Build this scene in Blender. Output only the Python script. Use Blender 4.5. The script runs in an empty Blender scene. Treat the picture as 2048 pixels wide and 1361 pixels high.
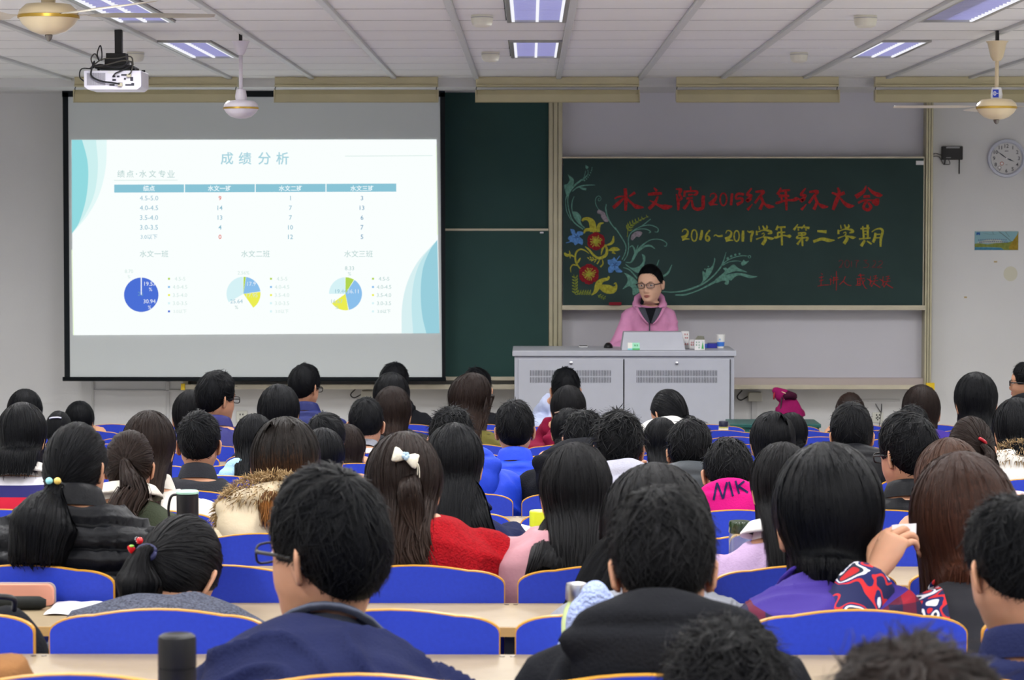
import bpy, bmesh, math, random
import numpy as np
from mathutils import Vector, Matrix

# ------------------------------------------------------------------ camera, world, exposure
scene = bpy.context.scene
col = scene.collection
SEAT_TOP = 0.90
CAM_H = SEAT_TOP + 1.218
FPX = 2048 * 55.0 / 23.5
cam_data = bpy.data.cameras.new('camera')
cam_data.sensor_fit = 'HORIZONTAL'
cam_data.sensor_width = 23.5
cam_data.lens = 55.0
cam_data.clip_start = 0.05
cam_data.dof.use_dof = True
cam_data.dof.focus_distance = 8.5
cam_data.dof.aperture_fstop = 7.1
cam = bpy.data.objects.new('camera', cam_data)
col.objects.link(cam)
cam.location = (0, 0, CAM_H)
cam.rotation_euler = (math.radians(90 - 2.83), 0, math.radians(0.43))
scene.camera = cam
world = bpy.data.worlds.new('world')
world.use_nodes = True
world.node_tree.nodes['Background'].inputs[0].default_value = (0.8, 0.85, 1, 1)
world.node_tree.nodes['Background'].inputs[1].default_value = 0.0
scene.world = world
scene.view_settings.view_transform = 'Standard'
scene.view_settings.look = 'None'
scene.view_settings.gamma = 1
scene.view_settings.use_curve_mapping = False
scene.view_settings.exposure = 0.0
PANEL_WATT = 40.0
scene.cycles.max_bounces = 6
scene.cycles.glossy_bounces = 2
scene.cycles.transmission_bounces = 6
scene.cycles.adaptive_threshold = .02

ROT = cam.rotation_euler.to_matrix()
def at(u, v, Y):
    """world point on the plane y = Y that the photograph's pixel (u, v) shows"""
    d = ROT @ Vector(((u - 1024) / FPX, -(v - 680.5) / FPX, -1))
    return Vector((0, 0, CAM_H)) + d * (Y / d.y)

# ------------------------------------------------------------------ materials
def lin(c):
    return tuple((x / 255 / 12.92) if x / 255 <= .04045 else ((x / 255 + .055) / 1.055) ** 2.4 for x in c)
_M = {}
def mat(name, rgb, rough=.6, spec=.4, metal=0., bump=None, var=None, emit=None, strength=1., alpha=None, trans=0., sheen=0., coat=0.):
    if name in _M: return _M[name]
    m = bpy.data.materials.new(name); m.use_nodes = True
    nt = m.node_tree; b = nt.nodes['Principled BSDF']
    c = lin(rgb) + (1,)
    b.inputs['Base Color'].default_value = c
    b.inputs['Roughness'].default_value = rough
    b.inputs['Specular IOR Level'].default_value = spec
    b.inputs['Metallic'].default_value = metal
    b.inputs['Transmission Weight'].default_value = trans
    b.inputs['Sheen Weight'].default_value = sheen
    b.inputs['Coat Weight'].default_value = coat
    if emit is not None:
        b.inputs['Emission Color'].default_value = lin(emit) + (1,)
        b.inputs['Emission Strength'].default_value = strength
    if bump or var:
        tc = nt.nodes.new('ShaderNodeTexCoord')
    if var:
        n = nt.nodes.new('ShaderNodeTexNoise'); n.inputs['Scale'].default_value = var[0]; n.inputs['Detail'].default_value = 4
        nt.links.new(tc.outputs['Object'], n.inputs['Vector'])
        mp = nt.nodes.new('ShaderNodeMapRange'); mp.inputs['From Min'].default_value = .3; mp.inputs['From Max'].default_value = .7
        mp.inputs['To Min'].default_value = 1 - var[1]; mp.inputs['To Max'].default_value = 1 + var[1]
        nt.links.new(n.outputs['Fac'], mp.inputs['Value'])
        mx = nt.nodes.new('ShaderNodeVectorMath'); mx.operation = 'SCALE'
        mx.inputs[0].default_value = c[:3]
        nt.links.new(mp.outputs['Result'], mx.inputs['Scale'])
        nt.links.new(mx.outputs['Vector'], b.inputs['Base Color'])
    if bump:
        n2 = nt.nodes.new('ShaderNodeTexNoise'); n2.inputs['Scale'].default_value = bump[0]; n2.inputs['Detail'].default_value = 3
        nt.links.new(tc.outputs['Object'], n2.inputs['Vector'])
        bp = nt.nodes.new('ShaderNodeBump'); bp.inputs['Strength'].default_value = bump[1]; bp.inputs['Distance'].default_value = .01
        nt.links.new(n2.outputs['Fac'], bp.inputs['Height'])
        nt.links.new(bp.outputs['Normal'], b.inputs['Normal'])
    _M[name] = m
    return m

def emit_mat(name, rgb, strength=1.):
    if name in _M: return _M[name]
    m = bpy.data.materials.new(name); m.use_nodes = True
    nt = m.node_tree
    for n in list(nt.nodes): nt.nodes.remove(n)
    e = nt.nodes.new('ShaderNodeEmission'); o = nt.nodes.new('ShaderNodeOutputMaterial')
    e.inputs[0].default_value = lin(rgb) + (1,); e.inputs[1].default_value = strength
    nt.links.new(e.outputs[0], o.inputs[0])
    _M[name] = m
    return m

def hair_mat(name, root, tip=None, blend=(.35, .9), rough=.42):
    """dark hair: strand streaks follow the UVs laid along the hair"""
    if name in _M: return _M[name]
    m = bpy.data.materials.new(name); m.use_nodes = True
    nt = m.node_tree; b = nt.nodes['Principled BSDF']; L = nt.links
    uv = nt.nodes.new('ShaderNodeUVMap')
    mp = nt.nodes.new('ShaderNodeMapping'); mp.inputs['Scale'].default_value = (120, 2.6, 1)
    L.new(uv.outputs[0], mp.inputs[0])
    n = nt.nodes.new('ShaderNodeTexNoise'); n.inputs['Scale'].default_value = 1.; n.inputs['Detail'].default_value = 5
    n.inputs['Roughness'].default_value = .7
    L.new(mp.outputs[0], n.inputs['Vector'])
    sep = nt.nodes.new('ShaderNodeSeparateXYZ'); L.new(uv.outputs[0], sep.inputs[0])
    rampv = nt.nodes.new('ShaderNodeMapRange'); rampv.inputs['From Min'].default_value = blend[0]; rampv.inputs['From Max'].default_value = blend[1]
    jit = nt.nodes.new('ShaderNodeMath'); jit.operation = 'MULTIPLY_ADD'; jit.inputs[1].default_value = .5
    L.new(n.outputs['Fac'], jit.inputs[0]); L.new(sep.outputs['Y'], jit.inputs[2])
    sub = nt.nodes.new('ShaderNodeMath'); sub.operation = 'SUBTRACT'; sub.inputs[1].default_value = .25
    L.new(jit.outputs[0], sub.inputs[0]); L.new(sub.outputs[0], rampv.inputs['Value'])
    mix = nt.nodes.new('ShaderNodeMix'); mix.data_type = 'RGBA'
    mix.inputs[6].default_value = lin(root) + (1,); mix.inputs[7].default_value = lin(tip or root) + (1,)
    L.new(rampv.outputs[0], mix.inputs[0])
    sc = nt.nodes.new('ShaderNodeMapRange'); sc.inputs['From Min'].default_value = .3; sc.inputs['From Max'].default_value = .7
    sc.inputs['To Min'].default_value = .45; sc.inputs['To Max'].default_value = 1.7
    L.new(n.outputs['Fac'], sc.inputs['Value'])
    ml = nt.nodes.new('ShaderNodeVectorMath'); ml.operation = 'SCALE'
    L.new(mix.outputs[2], ml.inputs[0]); L.new(sc.outputs[0], ml.inputs['Scale'])
    L.new(ml.outputs[0], b.inputs['Base Color'])
    b.inputs['Roughness'].default_value = rough
    b.inputs['Specular IOR Level'].default_value = .085
    bp = nt.nodes.new('ShaderNodeBump'); bp.inputs['Strength'].default_value = .8; bp.inputs['Distance'].default_value = .004
    L.new(n.outputs['Fac'], bp.inputs['Height']); L.new(bp.outputs[0], b.inputs['Normal'])
    _M[name] = m
    return m

# ------------------------------------------------------------------ mesh building helpers
class MB:
    def __init__(s):
        s.v = []; s.f = []; s.mi = []; s.uv = []; s.has_uv = False
    def add(s, verts, faces, mi=0, uvs=None):
        o = len(s.v)
        s.v.extend([tuple(map(float, p)) for p in verts])
        for k, f in enumerate(faces):
            s.f.append([o + int(i) for i in f]); s.mi.append(mi)
            if uvs is not None:
                s.has_uv = True
                s.uv.append([tuple(map(float, uvs[int(i)])) for i in f])
            else:
                s.uv.append([(0., 0.)] * len(f))
        return s
    def box(s, x0, x1, y0, y1, z0, z1, mi=0):
        v = [(x0, y0, z0), (x1, y0, z0), (x1, y1, z0), (x0, y1, z0), (x0, y0, z1), (x1, y0, z1), (x1, y1, z1), (x0, y1, z1)]
        return s.add(v, [(0, 3, 2, 1), (4, 5, 6, 7), (0, 1, 5, 4), (1, 2, 6, 5), (2, 3, 7, 6), (3, 0, 4, 7)], mi)
    def loft(s, rings, cap0=True, cap1=True, closed=True, mi=0, uv=False):
        rings = np.asarray(rings, float); n, m = rings.shape[:2]
        F = []
        mm = m if closed else m - 1
        for i in range(n - 1):
            for j in range(mm):
                k = (j + 1) % m
                F.append((i * m + j, i * m + k, (i + 1) * m + k, (i + 1) * m + j))
        if cap0 and closed: F.append(tuple(range(m))[::-1])
        if cap1 and closed: F.append(tuple((n - 1) * m + j for j in range(m)))
        U = None
        if uv:
            U = [(j / m, i / (n - 1)) for i in range(n) for j in range(m)]
        return s.add(rings.reshape(-1, 3), F, mi, U)
    def tube(s, path, radii, seg=8, caps=True, mi=0, flat=1., up=(0, 0, 1)):
        return s.loft(tube_rings(path, radii, seg, flat, up), caps, caps, mi=mi)
    def lathe(s, prof, cx=0, cy=0, seg=24, mi=0, cap0=True, cap1=True):
        a = np.linspace(0, 2 * math.pi, seg, endpoint=False)
        rings = [np.stack([cx + r * np.cos(a), cy + r * np.sin(a), np.full(seg, z)], 1) for r, z in prof]
        return s.loft(rings, cap0, cap1, mi=mi)
    def prism(s, poly, y0, y1, mi=0):
        """polygon in (x, z) thickened from y0 (front) to y1"""
        n = len(poly)
        v = [(p[0], y0, p[1]) for p in poly] + [(p[0], y1, p[1]) for p in poly]
        f = [tuple(range(n)), tuple(range(2 * n - 1, n - 1, -1))]
        for i in range(n):
            k = (i + 1) % n
            f.append((i, i + n, k + n, k))
        return s.add(v, f, mi)
    def ball(s, c, r, seg=14, ring=9, mi=0, M=None):
        r = (r, r, r) if np.isscalar(r) else r
        rings = []
        for i in range(ring + 1):
            t = max(.02, min(math.pi - .02, math.pi * i / ring))
            a = np.linspace(0, 2 * math.pi, seg, endpoint=False)
            P = np.stack([r[0] * math.sin(t) * np.cos(a), r[1] * math.sin(t) * np.sin(a), np.full(seg, -r[2] * math.cos(t))], 1)
            if M is not None: P = P @ np.asarray(M).T
            rings.append(P + np.asarray(c))
        return s.loft(rings, True, True, mi=mi)
    def xform(s, M):
        M = np.asarray(M); V = np.asarray(s.v); s.v = [tuple(p) for p in (V @ M[:3, :3].T + M[:3, 3])]
        return s
    def mesh(s, name, mats, smooth=False, bevel=0.):
        me = bpy.data.meshes.new(name)
        me.from_pydata(s.v, [], s.f)
        for m in (mats if isinstance(mats, (list, tuple)) else [mats]): me.materials.append(m)
        if any(s.mi): me.polygons.foreach_set('material_index', s.mi)
        if s.has_uv:
            ul = me.uv_layers.new(name='UVMap')
            ul.data.foreach_set('uv', [c for f in s.uv for p in f for c in p])
        if bevel > 0:
            bm = bmesh.new(); bm.from_mesh(me)
            ed = [e for e in bm.edges if len(e.link_faces) == 2 and e.calc_face_angle(0) > .5]
            bmesh.ops.bevel(bm, geom=ed, offset=bevel, segments=2, affect='EDGES', profile=.5, clamp_overlap=True)
            bm.to_mesh(me); bm.free()
        if smooth:
            me.polygons.foreach_set('use_smooth', [True] * len(me.polygons))
            if smooth == 'auto' or bevel > 0:
                try: me.set_sharp_from_angle(angle=math.radians(38))
                except Exception: pass
        me.update()
        return me
    def build(s, name, mats, parent=None, smooth=False, bevel=0., loc=None):
        o = bpy.data.objects.new(name, s.mesh(name, mats, smooth, bevel))
        col.objects.link(o)
        if parent is not None: o.parent = parent
        if loc is not None: o.location = loc
        return o

def tube_rings(path, radii, seg=8, flat=1., up=(0, 0, 1)):
    P = np.asarray(path, float); n = len(P)
    R = np.full(n, radii) if np.isscalar(radii) else np.asarray(radii, float)
    T = np.gradient(P, axis=0); T /= np.linalg.norm(T, axis=1)[:, None] + 1e-12
    up = np.asarray(up, float)
    N = np.cross(T[0], up)
    if np.linalg.norm(N) < .1: N = np.cross(T[0], (1., .2, 0.))
    N /= np.linalg.norm(N)
    a = np.linspace(0, 2 * math.pi, seg, endpoint=False)
    out = []
    for i in range(n):
        N = N - T[i] * (N @ T[i]); N /= np.linalg.norm(N) + 1e-12
        B = np.cross(T[i], N)
        out.append(P[i] + R[i] * (np.cos(a)[:, None] * N + flat * np.sin(a)[:, None] * B))
    return np.array(out)

def crom(pts, k=6):
    """Catmull-Rom through rows of any width"""
    P = np.asarray(pts, float)
    if len(P) < 3:
        t = np.linspace(0, 1, k + 1)[:, None]; return P[0] * (1 - t) + P[-1] * t
    Q = np.vstack([2 * P[0] - P[1], P, 2 * P[-1] - P[-2]])
    out = []
    for i in range(1, len(Q) - 2):
        for t in np.linspace(0, 1, k, endpoint=False):
            a, b, c, d = Q[i - 1], Q[i], Q[i + 1], Q[i + 2]
            out.append(.5 * ((2 * b) + (c - a) * t + (2 * a - 5 * b + 4 * c - d) * t * t + (3 * b - a - 3 * c + d) * t ** 3))
    out.append(P[-1])
    return np.array(out)

def empty(name, loc=(0, 0, 0), rz=0):
    o = bpy.data.objects.new(name, None); col.objects.link(o)
    o.location = loc; o.rotation_euler = (0, 0, rz); o.empty_display_size = .1
    return o
def tag(o, label=None, cat=None, group=None, kind=None):
    if label: o['label'] = label
    if cat: o['category'] = cat
    if group: o['group'] = group
    if kind: o['kind'] = kind
    return o
def link_copy(o, parent=None, name=None):
    c = o.copy(); col.objects.link(c); c.parent = parent
    return c
def copy_tree(o, parent=None):
    c = link_copy(o, parent)
    for ch in o.children:
        copy_tree(ch, c)
    return c

_TXT = {}
def text_geo(s, offset=0.):
    key = (s, offset)
    if key not in _TXT:
        cu = bpy.data.curves.new('t', 'FONT'); cu.body = s; cu.size = 1.; cu.offset = offset; cu.resolution_u = 2
        ob = bpy.data.objects.new('t', cu)
        me = ob.to_mesh()
        V = np.array([v.co[:2] for v in me.vertices]) if len(me.vertices) else np.zeros((0, 2))
        F = [tuple(p.vertices) for p in me.polygons]
        ob.to_mesh_clear(); bpy.data.objects.remove(ob); bpy.data.curves.remove(cu)
        _TXT[key] = (V, F)
    return _TXT[key]
def put_text(mb, s, box, Y, offset=0., mi=0, shear=0.):
    """fit the text's outline into a box (u0, u1, v0, v1) of photograph pixels on plane Y; u1 None keeps the aspect about the middle u0"""
    V, F = text_geo(s, offset)
    if len(V) == 0: return
    mn, mx = V.min(0), V.max(0)
    u0, u1, v0, v1 = box
    h = v1 - v0
    if u1 is None:
        w = h * (mx[0] - mn[0]) / (mx[1] - mn[1]); u0, u1 = u0 - w / 2, u0 + w / 2
    a = at(u0, v1, Y); b = at(u1, v0, Y)
    t = (V - mn) / (mx - mn)
    X = a.x + (b.x - a.x) * t[:, 0] + shear * (b.z - a.z) * t[:, 1]; Z = a.z + (b.z - a.z) * t[:, 1]
    mb.add([(x, Y, z) for x, z in zip(X, Z)], F, mi)
def text_local(mb, s, cx, cz, h, y, offset=0., mi=0, w=None):
    """text centred at (cx, cz) of the plane y, facing -y, local units"""
    V, F = text_geo(s, offset)
    if len(V) == 0: return
    mn, mx = V.min(0), V.max(0); t = (V - (mn + mx) / 2) * (h / (mx[1] - mn[1]))
    if w: t[:, 0] *= w / (t[:, 0].max() - t[:, 0].min())
    mb.add([(cx + p[0], y, cz + p[1]) for p in t], F, mi)

def rect(u0, u1, v0, v1, Y):
    a = at(u0, v1, Y); b = at(u1, v0, Y)
    return a.x, b.x, a.z, b.z

# ------------------------------------------------------------------ room
ROW_D = lambda n: 4.5945 + .88875 * n
ROW_TOP = lambda n: CAM_H - (.74745 + .04275 * n)
FLOOR = lambda n: ROW_TOP(n) - SEAT_TOP
def floor_z(y):
    return max(0., FLOOR((y - 4.5945) / .88875))
WALL_Y = 17.1
ROOM_X0, ROOM_X1, ROOM_Y0 = -5.6, 5.6, -1.6
CEIL_Z = CAM_H + .972
M_wall = mat('painted plaster', (214, 214, 214), .85, .2, bump=(60, .08), var=(1.3, .03))
M_ceil = mat('ceiling tile', (228, 228, 226), .8, .2, bump=(180, .15), var=(3, .02))
M_ceilgap = mat('ceiling seam shade', (44, 43, 42), .9, .1)  # near-black tone stands in for shade between the planks
M_floor = mat('terrazzo floor', (206, 203, 198), .4, .4, var=(25, .15))
M_white = mat('white plastic', (226, 226, 228), .45, .4)
M_cream = mat('cream enamel', (200, 191, 154), .45, .4, var=(4, .06))
M_black = mat('black plastic', (22, 22, 24), .45, .4)
M_dark = mat('dark hollow', (30, 30, 32), .9, .1)
M_steel = mat('brushed steel', (190, 190, 192), .3, .5, metal=1.)

mb = MB()
ys = [ROOM_Y0, 4.5945, ROW_D(11), WALL_Y + .2]
for a, b in zip(ys[:-1], ys[1:]):
    za, zb = [FLOOR((y - 4.5945) / .88875) if y < ROW_D(11) else 0. for y in (a, b)]
    mb.add([(ROOM_X0, a, za), (ROOM_X1, a, za), (ROOM_X1, b, zb), (ROOM_X0, b, zb),
            (ROOM_X0, a, -.2), (ROOM_X1, a, -.2), (ROOM_X1, b, -.2), (ROOM_X0, b, -.2)],
           [(0, 1, 2, 3), (7, 6, 5, 4), (0, 4, 5, 1), (2, 6, 7, 3), (1, 5, 6, 2), (3, 7, 4, 0)])
tag(mb.build('floor', M_floor), 'grey speckled floor sloping down to the front', kind='structure')
mb = MB().box(ROOM_X0 - .2, ROOM_X1 + .2, WALL_Y, WALL_Y + .2, -.2, CEIL_Z + .3)
wall_front = tag(mb.build('wall_front', M_wall), 'pale grey plaster wall behind the boards', kind='structure')
tag(MB().box(ROOM_X0 - .2, ROOM_X0, ROOM_Y0, WALL_Y, -.2, CEIL_Z + .3).build('wall_left', M_wall), 'plain pale side wall of the lecture room', kind='structure')
tag(MB().box(ROOM_X1, ROOM_X1 + .2, ROOM_Y0, WALL_Y, -.2, CEIL_Z + .3).build('wall_right', M_wall), 'plain pale side wall by the clock', kind='structure')
tag(MB().box(ROOM_X0 - .2, ROOM_X1 + .2, ROOM_Y0 - .2, ROOM_Y0, -.2, CEIL_Z + .3).build('wall_back', M_wall), 'plain pale wall behind the last row', kind='structure')
# dais the podium stands on
DAIS = .25
tag(MB().box(-3.6, 4.2, 15.1, WALL_Y, 0.001, DAIS).build('floor_dais', mat('dais boards', (196, 188, 176), .5, .4, var=(8, .1)), bevel=.01),
    'low pale dais under the podium', kind='structure')

# ceiling: slab, planks between battens, recessed light fittings
PITCH = .628
SEAM0 = 16.05
BAT0, BATP, BATW = .191, .5525, .034
ceiling = tag(MB().box(ROOM_X0, ROOM_X1, ROOM_Y0, 16.30, CEIL_Z + .02, CEIL_Z + .12).build('ceiling', M_ceilgap), 'white plank ceiling with slim battens', kind='structure')
tag(MB().box(ROOM_X0, ROOM_X1, 16.30, WALL_Y, CEIL_Z - .06, CEIL_Z + .12).build('trim_1', M_wall), 'plaster drop along the top of the front wall', kind='structure')
light_cols = [-3.86, -2.004, -.112, 1.8635, 3.80]
light_rows = [SEAM0 - PITCH * (3 + 4 * k) for k in range(7)]       # far edge of each fitting; each is two planks long
def light_hits(x0, x1, ya, yb):
    for lx in light_cols:
        for ly in light_rows:
            if ya < ly - .02 and yb > ly - 2 * PITCH + .02 and x0 < lx + .28 and x1 > lx + .01:
                return lx
    return None
plank_me = {}
def plank(x0, x1, y0, y1):
    key = (round(x1 - x0, 3), round(y1 - y0, 3))
    if key not in plank_me:
        w, d = key
        plank_me[key] = MB().box(0, w, 0, d, 0, .02).mesh('ceiling_plank', M_ceil, bevel=.003)
    o = bpy.data.objects.new('ceiling_plank', plank_me[key]); col.objects.link(o)
    o.parent = ceiling; o.location = (x0, y0, CEIL_Z)
for r in range(-1, 11):
    y1 = SEAM0 - PITCH * r - .014; y0 = y1 - PITCH + .028
    y1 = min(y1, 16.30)
    for k in range(-7, 7):
        x0 = BAT0 + BATP * k + BATW / 2; x1 = x0 + BATP - BATW
        hit = light_hits(x0, x1, y0, y1)
        if hit is None: plank(x0, x1, y0, y1)
        else:
            if hit - .004 - x0 > .03: plank(x0, hit - .004, y0, y1)
            if x1 - (hit + .292) > .03: plank(hit + .292, x1, y0, y1)
seam_shade_me = MB().box(BAT0 - 7 * BATP, BAT0 + 7 * BATP, -.014, .014, .0015, .02).mesh('seam_shade', M_ceilgap)  # dark strips added in the open seams to paint their shadow lines
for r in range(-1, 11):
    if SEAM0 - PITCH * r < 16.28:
        o = bpy.data.objects.new('seam_shade', seam_shade_me); col.objects.link(o); o.parent = ceiling; o.location = (0, SEAM0 - PITCH * r, CEIL_Z)
yfar = SEAM0 - PITCH * 11 + PITCH
# plain remainder of the ceiling out of view
mbx = MB()
xa, xb = BAT0 - 7 * BATP, BAT0 + 7 * BATP
def hole_strip(ya, yb, X0, X1):
    xs = X0
    for lx in sorted(light_cols):
        if any(ya < ly - .02 and yb > ly - 2 * PITCH + .02 for ly in light_rows) and lx > X0 and lx + .29 < X1:
            mbx.box(xs, lx - .004, ya, yb, CEIL_Z, CEIL_Z + .02); xs = lx + .292
    mbx.box(xs, X1, ya, yb, CEIL_Z, CEIL_Z + .02)
edges = sorted(set([ROOM_Y0, SEAM0 - PITCH * 11, 16.30] + [ly for ly in light_rows] + [ly - 2 * PITCH for ly in light_rows]))
edges = [e for e in edges if ROOM_Y0 <= e <= 16.30]
for ya, yb in zip(edges[:-1], edges[1:]):
    if yb <= SEAM0 - PITCH * 11 + .001: hole_strip(ya, yb, ROOM_X0, ROOM_X1)
    else:
        hole_strip(ya, yb, ROOM_X0, xa); hole_strip(ya, yb, xb, ROOM_X1)
mbx.build('ceiling_panel', M_ceil, ceiling)
bat_me = MB().box(-BATW / 2, BATW / 2, SEAM0 - PITCH * 11, 16.30, CEIL_Z - .016, CEIL_Z + .02).mesh('batten', mat('batten paint', (200, 202, 200), .5, .4), bevel=.003)
for k in range(-7, 8):
    o = bpy.data.objects.new('batten', bat_me); col.objects.link(o); o.parent = ceiling; o.location.x = BAT0 + BATP * k

# ------------------------------------------------------------------ ceiling light fittings
M_frame = mat('fitting frame', (170, 170, 168), .35, .5, metal=.6)
M_louver = emit_mat('lit louvre', (198, 200, 248), 1.)
M_tube = emit_mat('fluorescent tube', (248, 248, 255), 1.0)
M_louver_off = mat('unlit louvre', (96, 96, 100), .3, .5, metal=.7)
LW, LL = .288, 2 * PITCH - .01
def fitting_meshes():
    fr = MB()
    t = .022
    z0, z1 = -.012, .018
    fr.box(0, t, 0, LL, z0, z1).box(LW - t, LW, 0, LL, z0, z1).box(t, LW - t, 0, t, z0, z1).box(t, LW - t, LL - t, LL, z0, z1)
    half = MB().box(0, (LW - 2 * t) / 2, t, LL - t, .004, .010)
    tube = MB().box(0, .014, t, LL - t, -.010, .004)
    bars = MB()
    for k in range(14):
        y = t + (LL - 2 * t) * (k + .5) / 14
        bars.box(t, LW - t, y - .0015, y + .0015, -.004, .004)
    return (fr.mesh('frame', M_frame, bevel=.002), half.mesh('diffuser', M_louver), half.mesh('diffuser', M_louver_off), tube.mesh('tube', M_tube), bars.mesh('louvre_blades', mat('louvre blade', (190, 190, 225), .3, .5)))
FM = fitting_meshes()
row_words = ['nearest the boards', 'second from the boards', 'third from the boards', 'fourth from the boards', 'fifth from the boards', 'sixth from the boards', 'over the back of the room']
col_words = ['at the side wall away from the clock', 'over the projector side', 'over the middle of the room', 'over the clock side', 'at the side wall by the clock']
for ci, lx in enumerate(light_cols):
    for ri, ly in enumerate(light_rows):
        if ly - 2 * PITCH < ROOM_Y0: continue
        root = empty('ceiling_light', (lx, ly - 2 * PITCH + .005, CEIL_Z))
        tag(root, 'recessed louvred ceiling light %s, %s' % (col_words[ci], row_words[ri]), 'light', 'recessed ceiling lights')
        def sub(me, nm, x=0):
            o = bpy.data.objects.new(nm, me); col.objects.link(o); o.parent = root; o.location.x = x
        half_off = (ci == 3 and ri == 1)
        sub(FM[0], 'frame')
        w = (LW - .044) / 2
        sub(FM[2] if half_off else FM[1], 'diffuser', .022); sub(FM[1], 'diffuser', .022 + w)
        sub(FM[4], 'louvre_blades')
        for x in ([LW - .034] if half_off else [.024, LW / 2 - .005, LW - .034]): sub(FM[3], 'tube', x)
        L = bpy.data.lights.new('tube_light', 'AREA'); L.shape = 'RECTANGLE'; L.size = LW - .06; L.size_y = LL - .06
        L.energy = PANEL_WATT * (.5 if half_off else 1.); L.color = (.985, .985, .98); L.spread = math.radians(162)
        lo = bpy.data.objects.new('tube_light', L); col.objects.link(lo); lo.parent = root
        lo.location = (LW / 2, LL / 2, -.014)

# ------------------------------------------------------------------ boards on the front wall
M_post = mat('aluminium post', (180, 174, 146), .4, .5, metal=.35, var=(7, .07))
M_board = mat('green chalkboard', (42, 62, 60), .75, .25, var=(2.2, .12), bump=(200, .05))
M_boardL = mat('green glass board', (32, 66, 62), .6, .3, var=(2.2, .1))
M_backing = mat('white backing board', (200, 199, 206), .6, .3, var=(1.5, .03))
M_tray = mat('chalk tray', (196, 188, 166), .45, .4, metal=.2, var=(9, .07))
M_yellow = mat('yellow cap', (232, 196, 40), .5, .3)
YB = 16.95
# clock-side assembly
rg = empty('sliding_chalkboard', at(1487, 780, YB)); rg.location.y = YB
def grp(o, root):
    o.parent = root; o.matrix_parent_inverse = Matrix.Translation(-root.location); return o
tag(rg, 'green sliding chalkboard with coloured chalk lettering and flowers behind the speaker', 'chalkboard')
x0, x1, z0, z1 = rect(1113, 1852, 172, 772, WALL_Y)
grp(MB().box(x0, x1, WALL_Y - .03, WALL_Y - .005, z0, z1).build('backing_panel', M_backing), rg)
for (ua, ub) in ((1097, 1125), (1848, 1868)):
    xa_, xb_, za_, zb_ = rect(ua, ub, 172, 778, YB)
    m_ = MB(); w = xb_ - xa_
    m_.box(xa_, xb_, YB + .03, WALL_Y - .005, za_, zb_)
    for k in range(3):
        m_.box(xa_ + w * (k / 3 + .03), xa_ + w * ((k + 1) / 3 - .03), YB + .005, YB + .03, za_, zb_)
    grp(m_.build('post', M_post, bevel=.002), rg)
x0, x1, z0, z1 = rect(1126, 1848, 317, 611, YB)
BX0, BX1, BZ0, BZ1 = x0, x1, z0, z1
grp(MB().box(x0, x1, YB, YB + .03, z0, z1).build('writing_panel', M_board), rg)
m_ = MB()
a0, a1, c0, c1 = rect(1124, 1849, 611, 620, YB); m_.box(a0, a1, YB - .025, YB + .03, c0, c1); m_.box(a0, a1, YB - .045, YB - .02, c0, c0 + .012)
grp(m_.build('chalk_ledge', M_tray, bevel=.002), rg)
a0, a1, c0, c1 = rect(1124, 1849, 313.5, 317, YB); grp(MB().box(a0, a1, YB - .006, YB + .03, c0, c1).build('top_rail', M_tray, bevel=.002), rg)
a0, a1, c0, c1 = rect(1845, 1849, 317, 611, YB); grp(MB().box(a0, a1, YB - .006, YB + .03, c0, c1).build('side_rail', M_tray), rg)
a0, a1, c0, c1 = rect(1832, 1847, 322, 330, YB); grp(MB().box(a0, a1, YB - .008, YB - .001, c0, c1).build('white_tag', M_white), rg)
m_ = MB(); a0, a1, c0, c1 = rect(1098, 1866, 770, 778, YB - .06)
m_.box(a0, a1, YB - .09, WALL_Y - .03, c0, c0 + .012); m_.box(a0, a1, YB - .10, YB - .085, c0, c0 + .030)
grp(m_.build('chalk_tray', M_tray, bevel=.002), rg)
a0, a1, c0, c1 = rect(1851, 1868, 766, 781, YB - .08); grp(MB().box(a0, a1, YB - .11, YB - .08, c0, c1).build('end_cap', M_yellow, bevel=.002), rg)
a0, a1, c0, c1 = rect(1098, 1852, 757, 770, YB + .05); grp(MB().box(a0, a1, YB + .04, WALL_Y - .02, c0, c1).build('bottom_rail', mat('dusty rail', (188, 176, 172), .6, .3)), rg)
# projector-side assembly
lg = empty('wall_chalkboard', at(730, 778, YB)); lg.location.y = YB
tag(lg, 'plain green chalkboard of two panels partly behind the projection screen', 'chalkboard')
x0, x1, z0, z1 = rect(372, 1097, 176, 458, YB + .06); grp(MB().box(x0, x1, YB + .05, YB + .08, z0, z1 + .02).build('upper_panel', M_boardL), lg)
x0, x1, z0, z1 = rect(372, 1097, 462, 756, YB); grp(MB().box(x0, x1, YB, YB + .03, z0, z1).build('lower_panel', M_boardL), lg)
x0, x1, z0, z1 = rect(372, 1097, 457.5, 462, YB); grp(MB().box(x0, x1, YB - .008, YB + .04, z0, z1).build('top_rail', M_tray, bevel=.002), lg)
x0, x1, z0, z1 = rect(372, 1097, 754, 761, YB); grp(MB().box(x0, x1, YB - .01, YB + .04, z0, z1).build('bottom_rail', M_tray, bevel=.002), lg)
x0, x1, z0, z1 = rect(1080, 1087, 464, 467, YB); grp(MB().box(x0, x1, YB - .012, YB - .001, z0, z1).build('white_tag', M_white), lg)
x0, x1, z0, z1 = rect(366, 372, 176, 772, YB); grp(MB().box(x0, x1, YB, WALL_Y - .005, z0, z1).build('post', M_post), lg)
x0, x1, z0, z1 = rect(366, 1096, 769, 778, YB - .06); m_ = MB().box(x0, x1, YB - .09, WALL_Y - .005, z0, z0 + .014); m_.box(x0, x1, YB - .10, YB - .085, z0, z1)
grp(m_.build('chalk_tray', M_tray, bevel=.002), lg)
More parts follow.
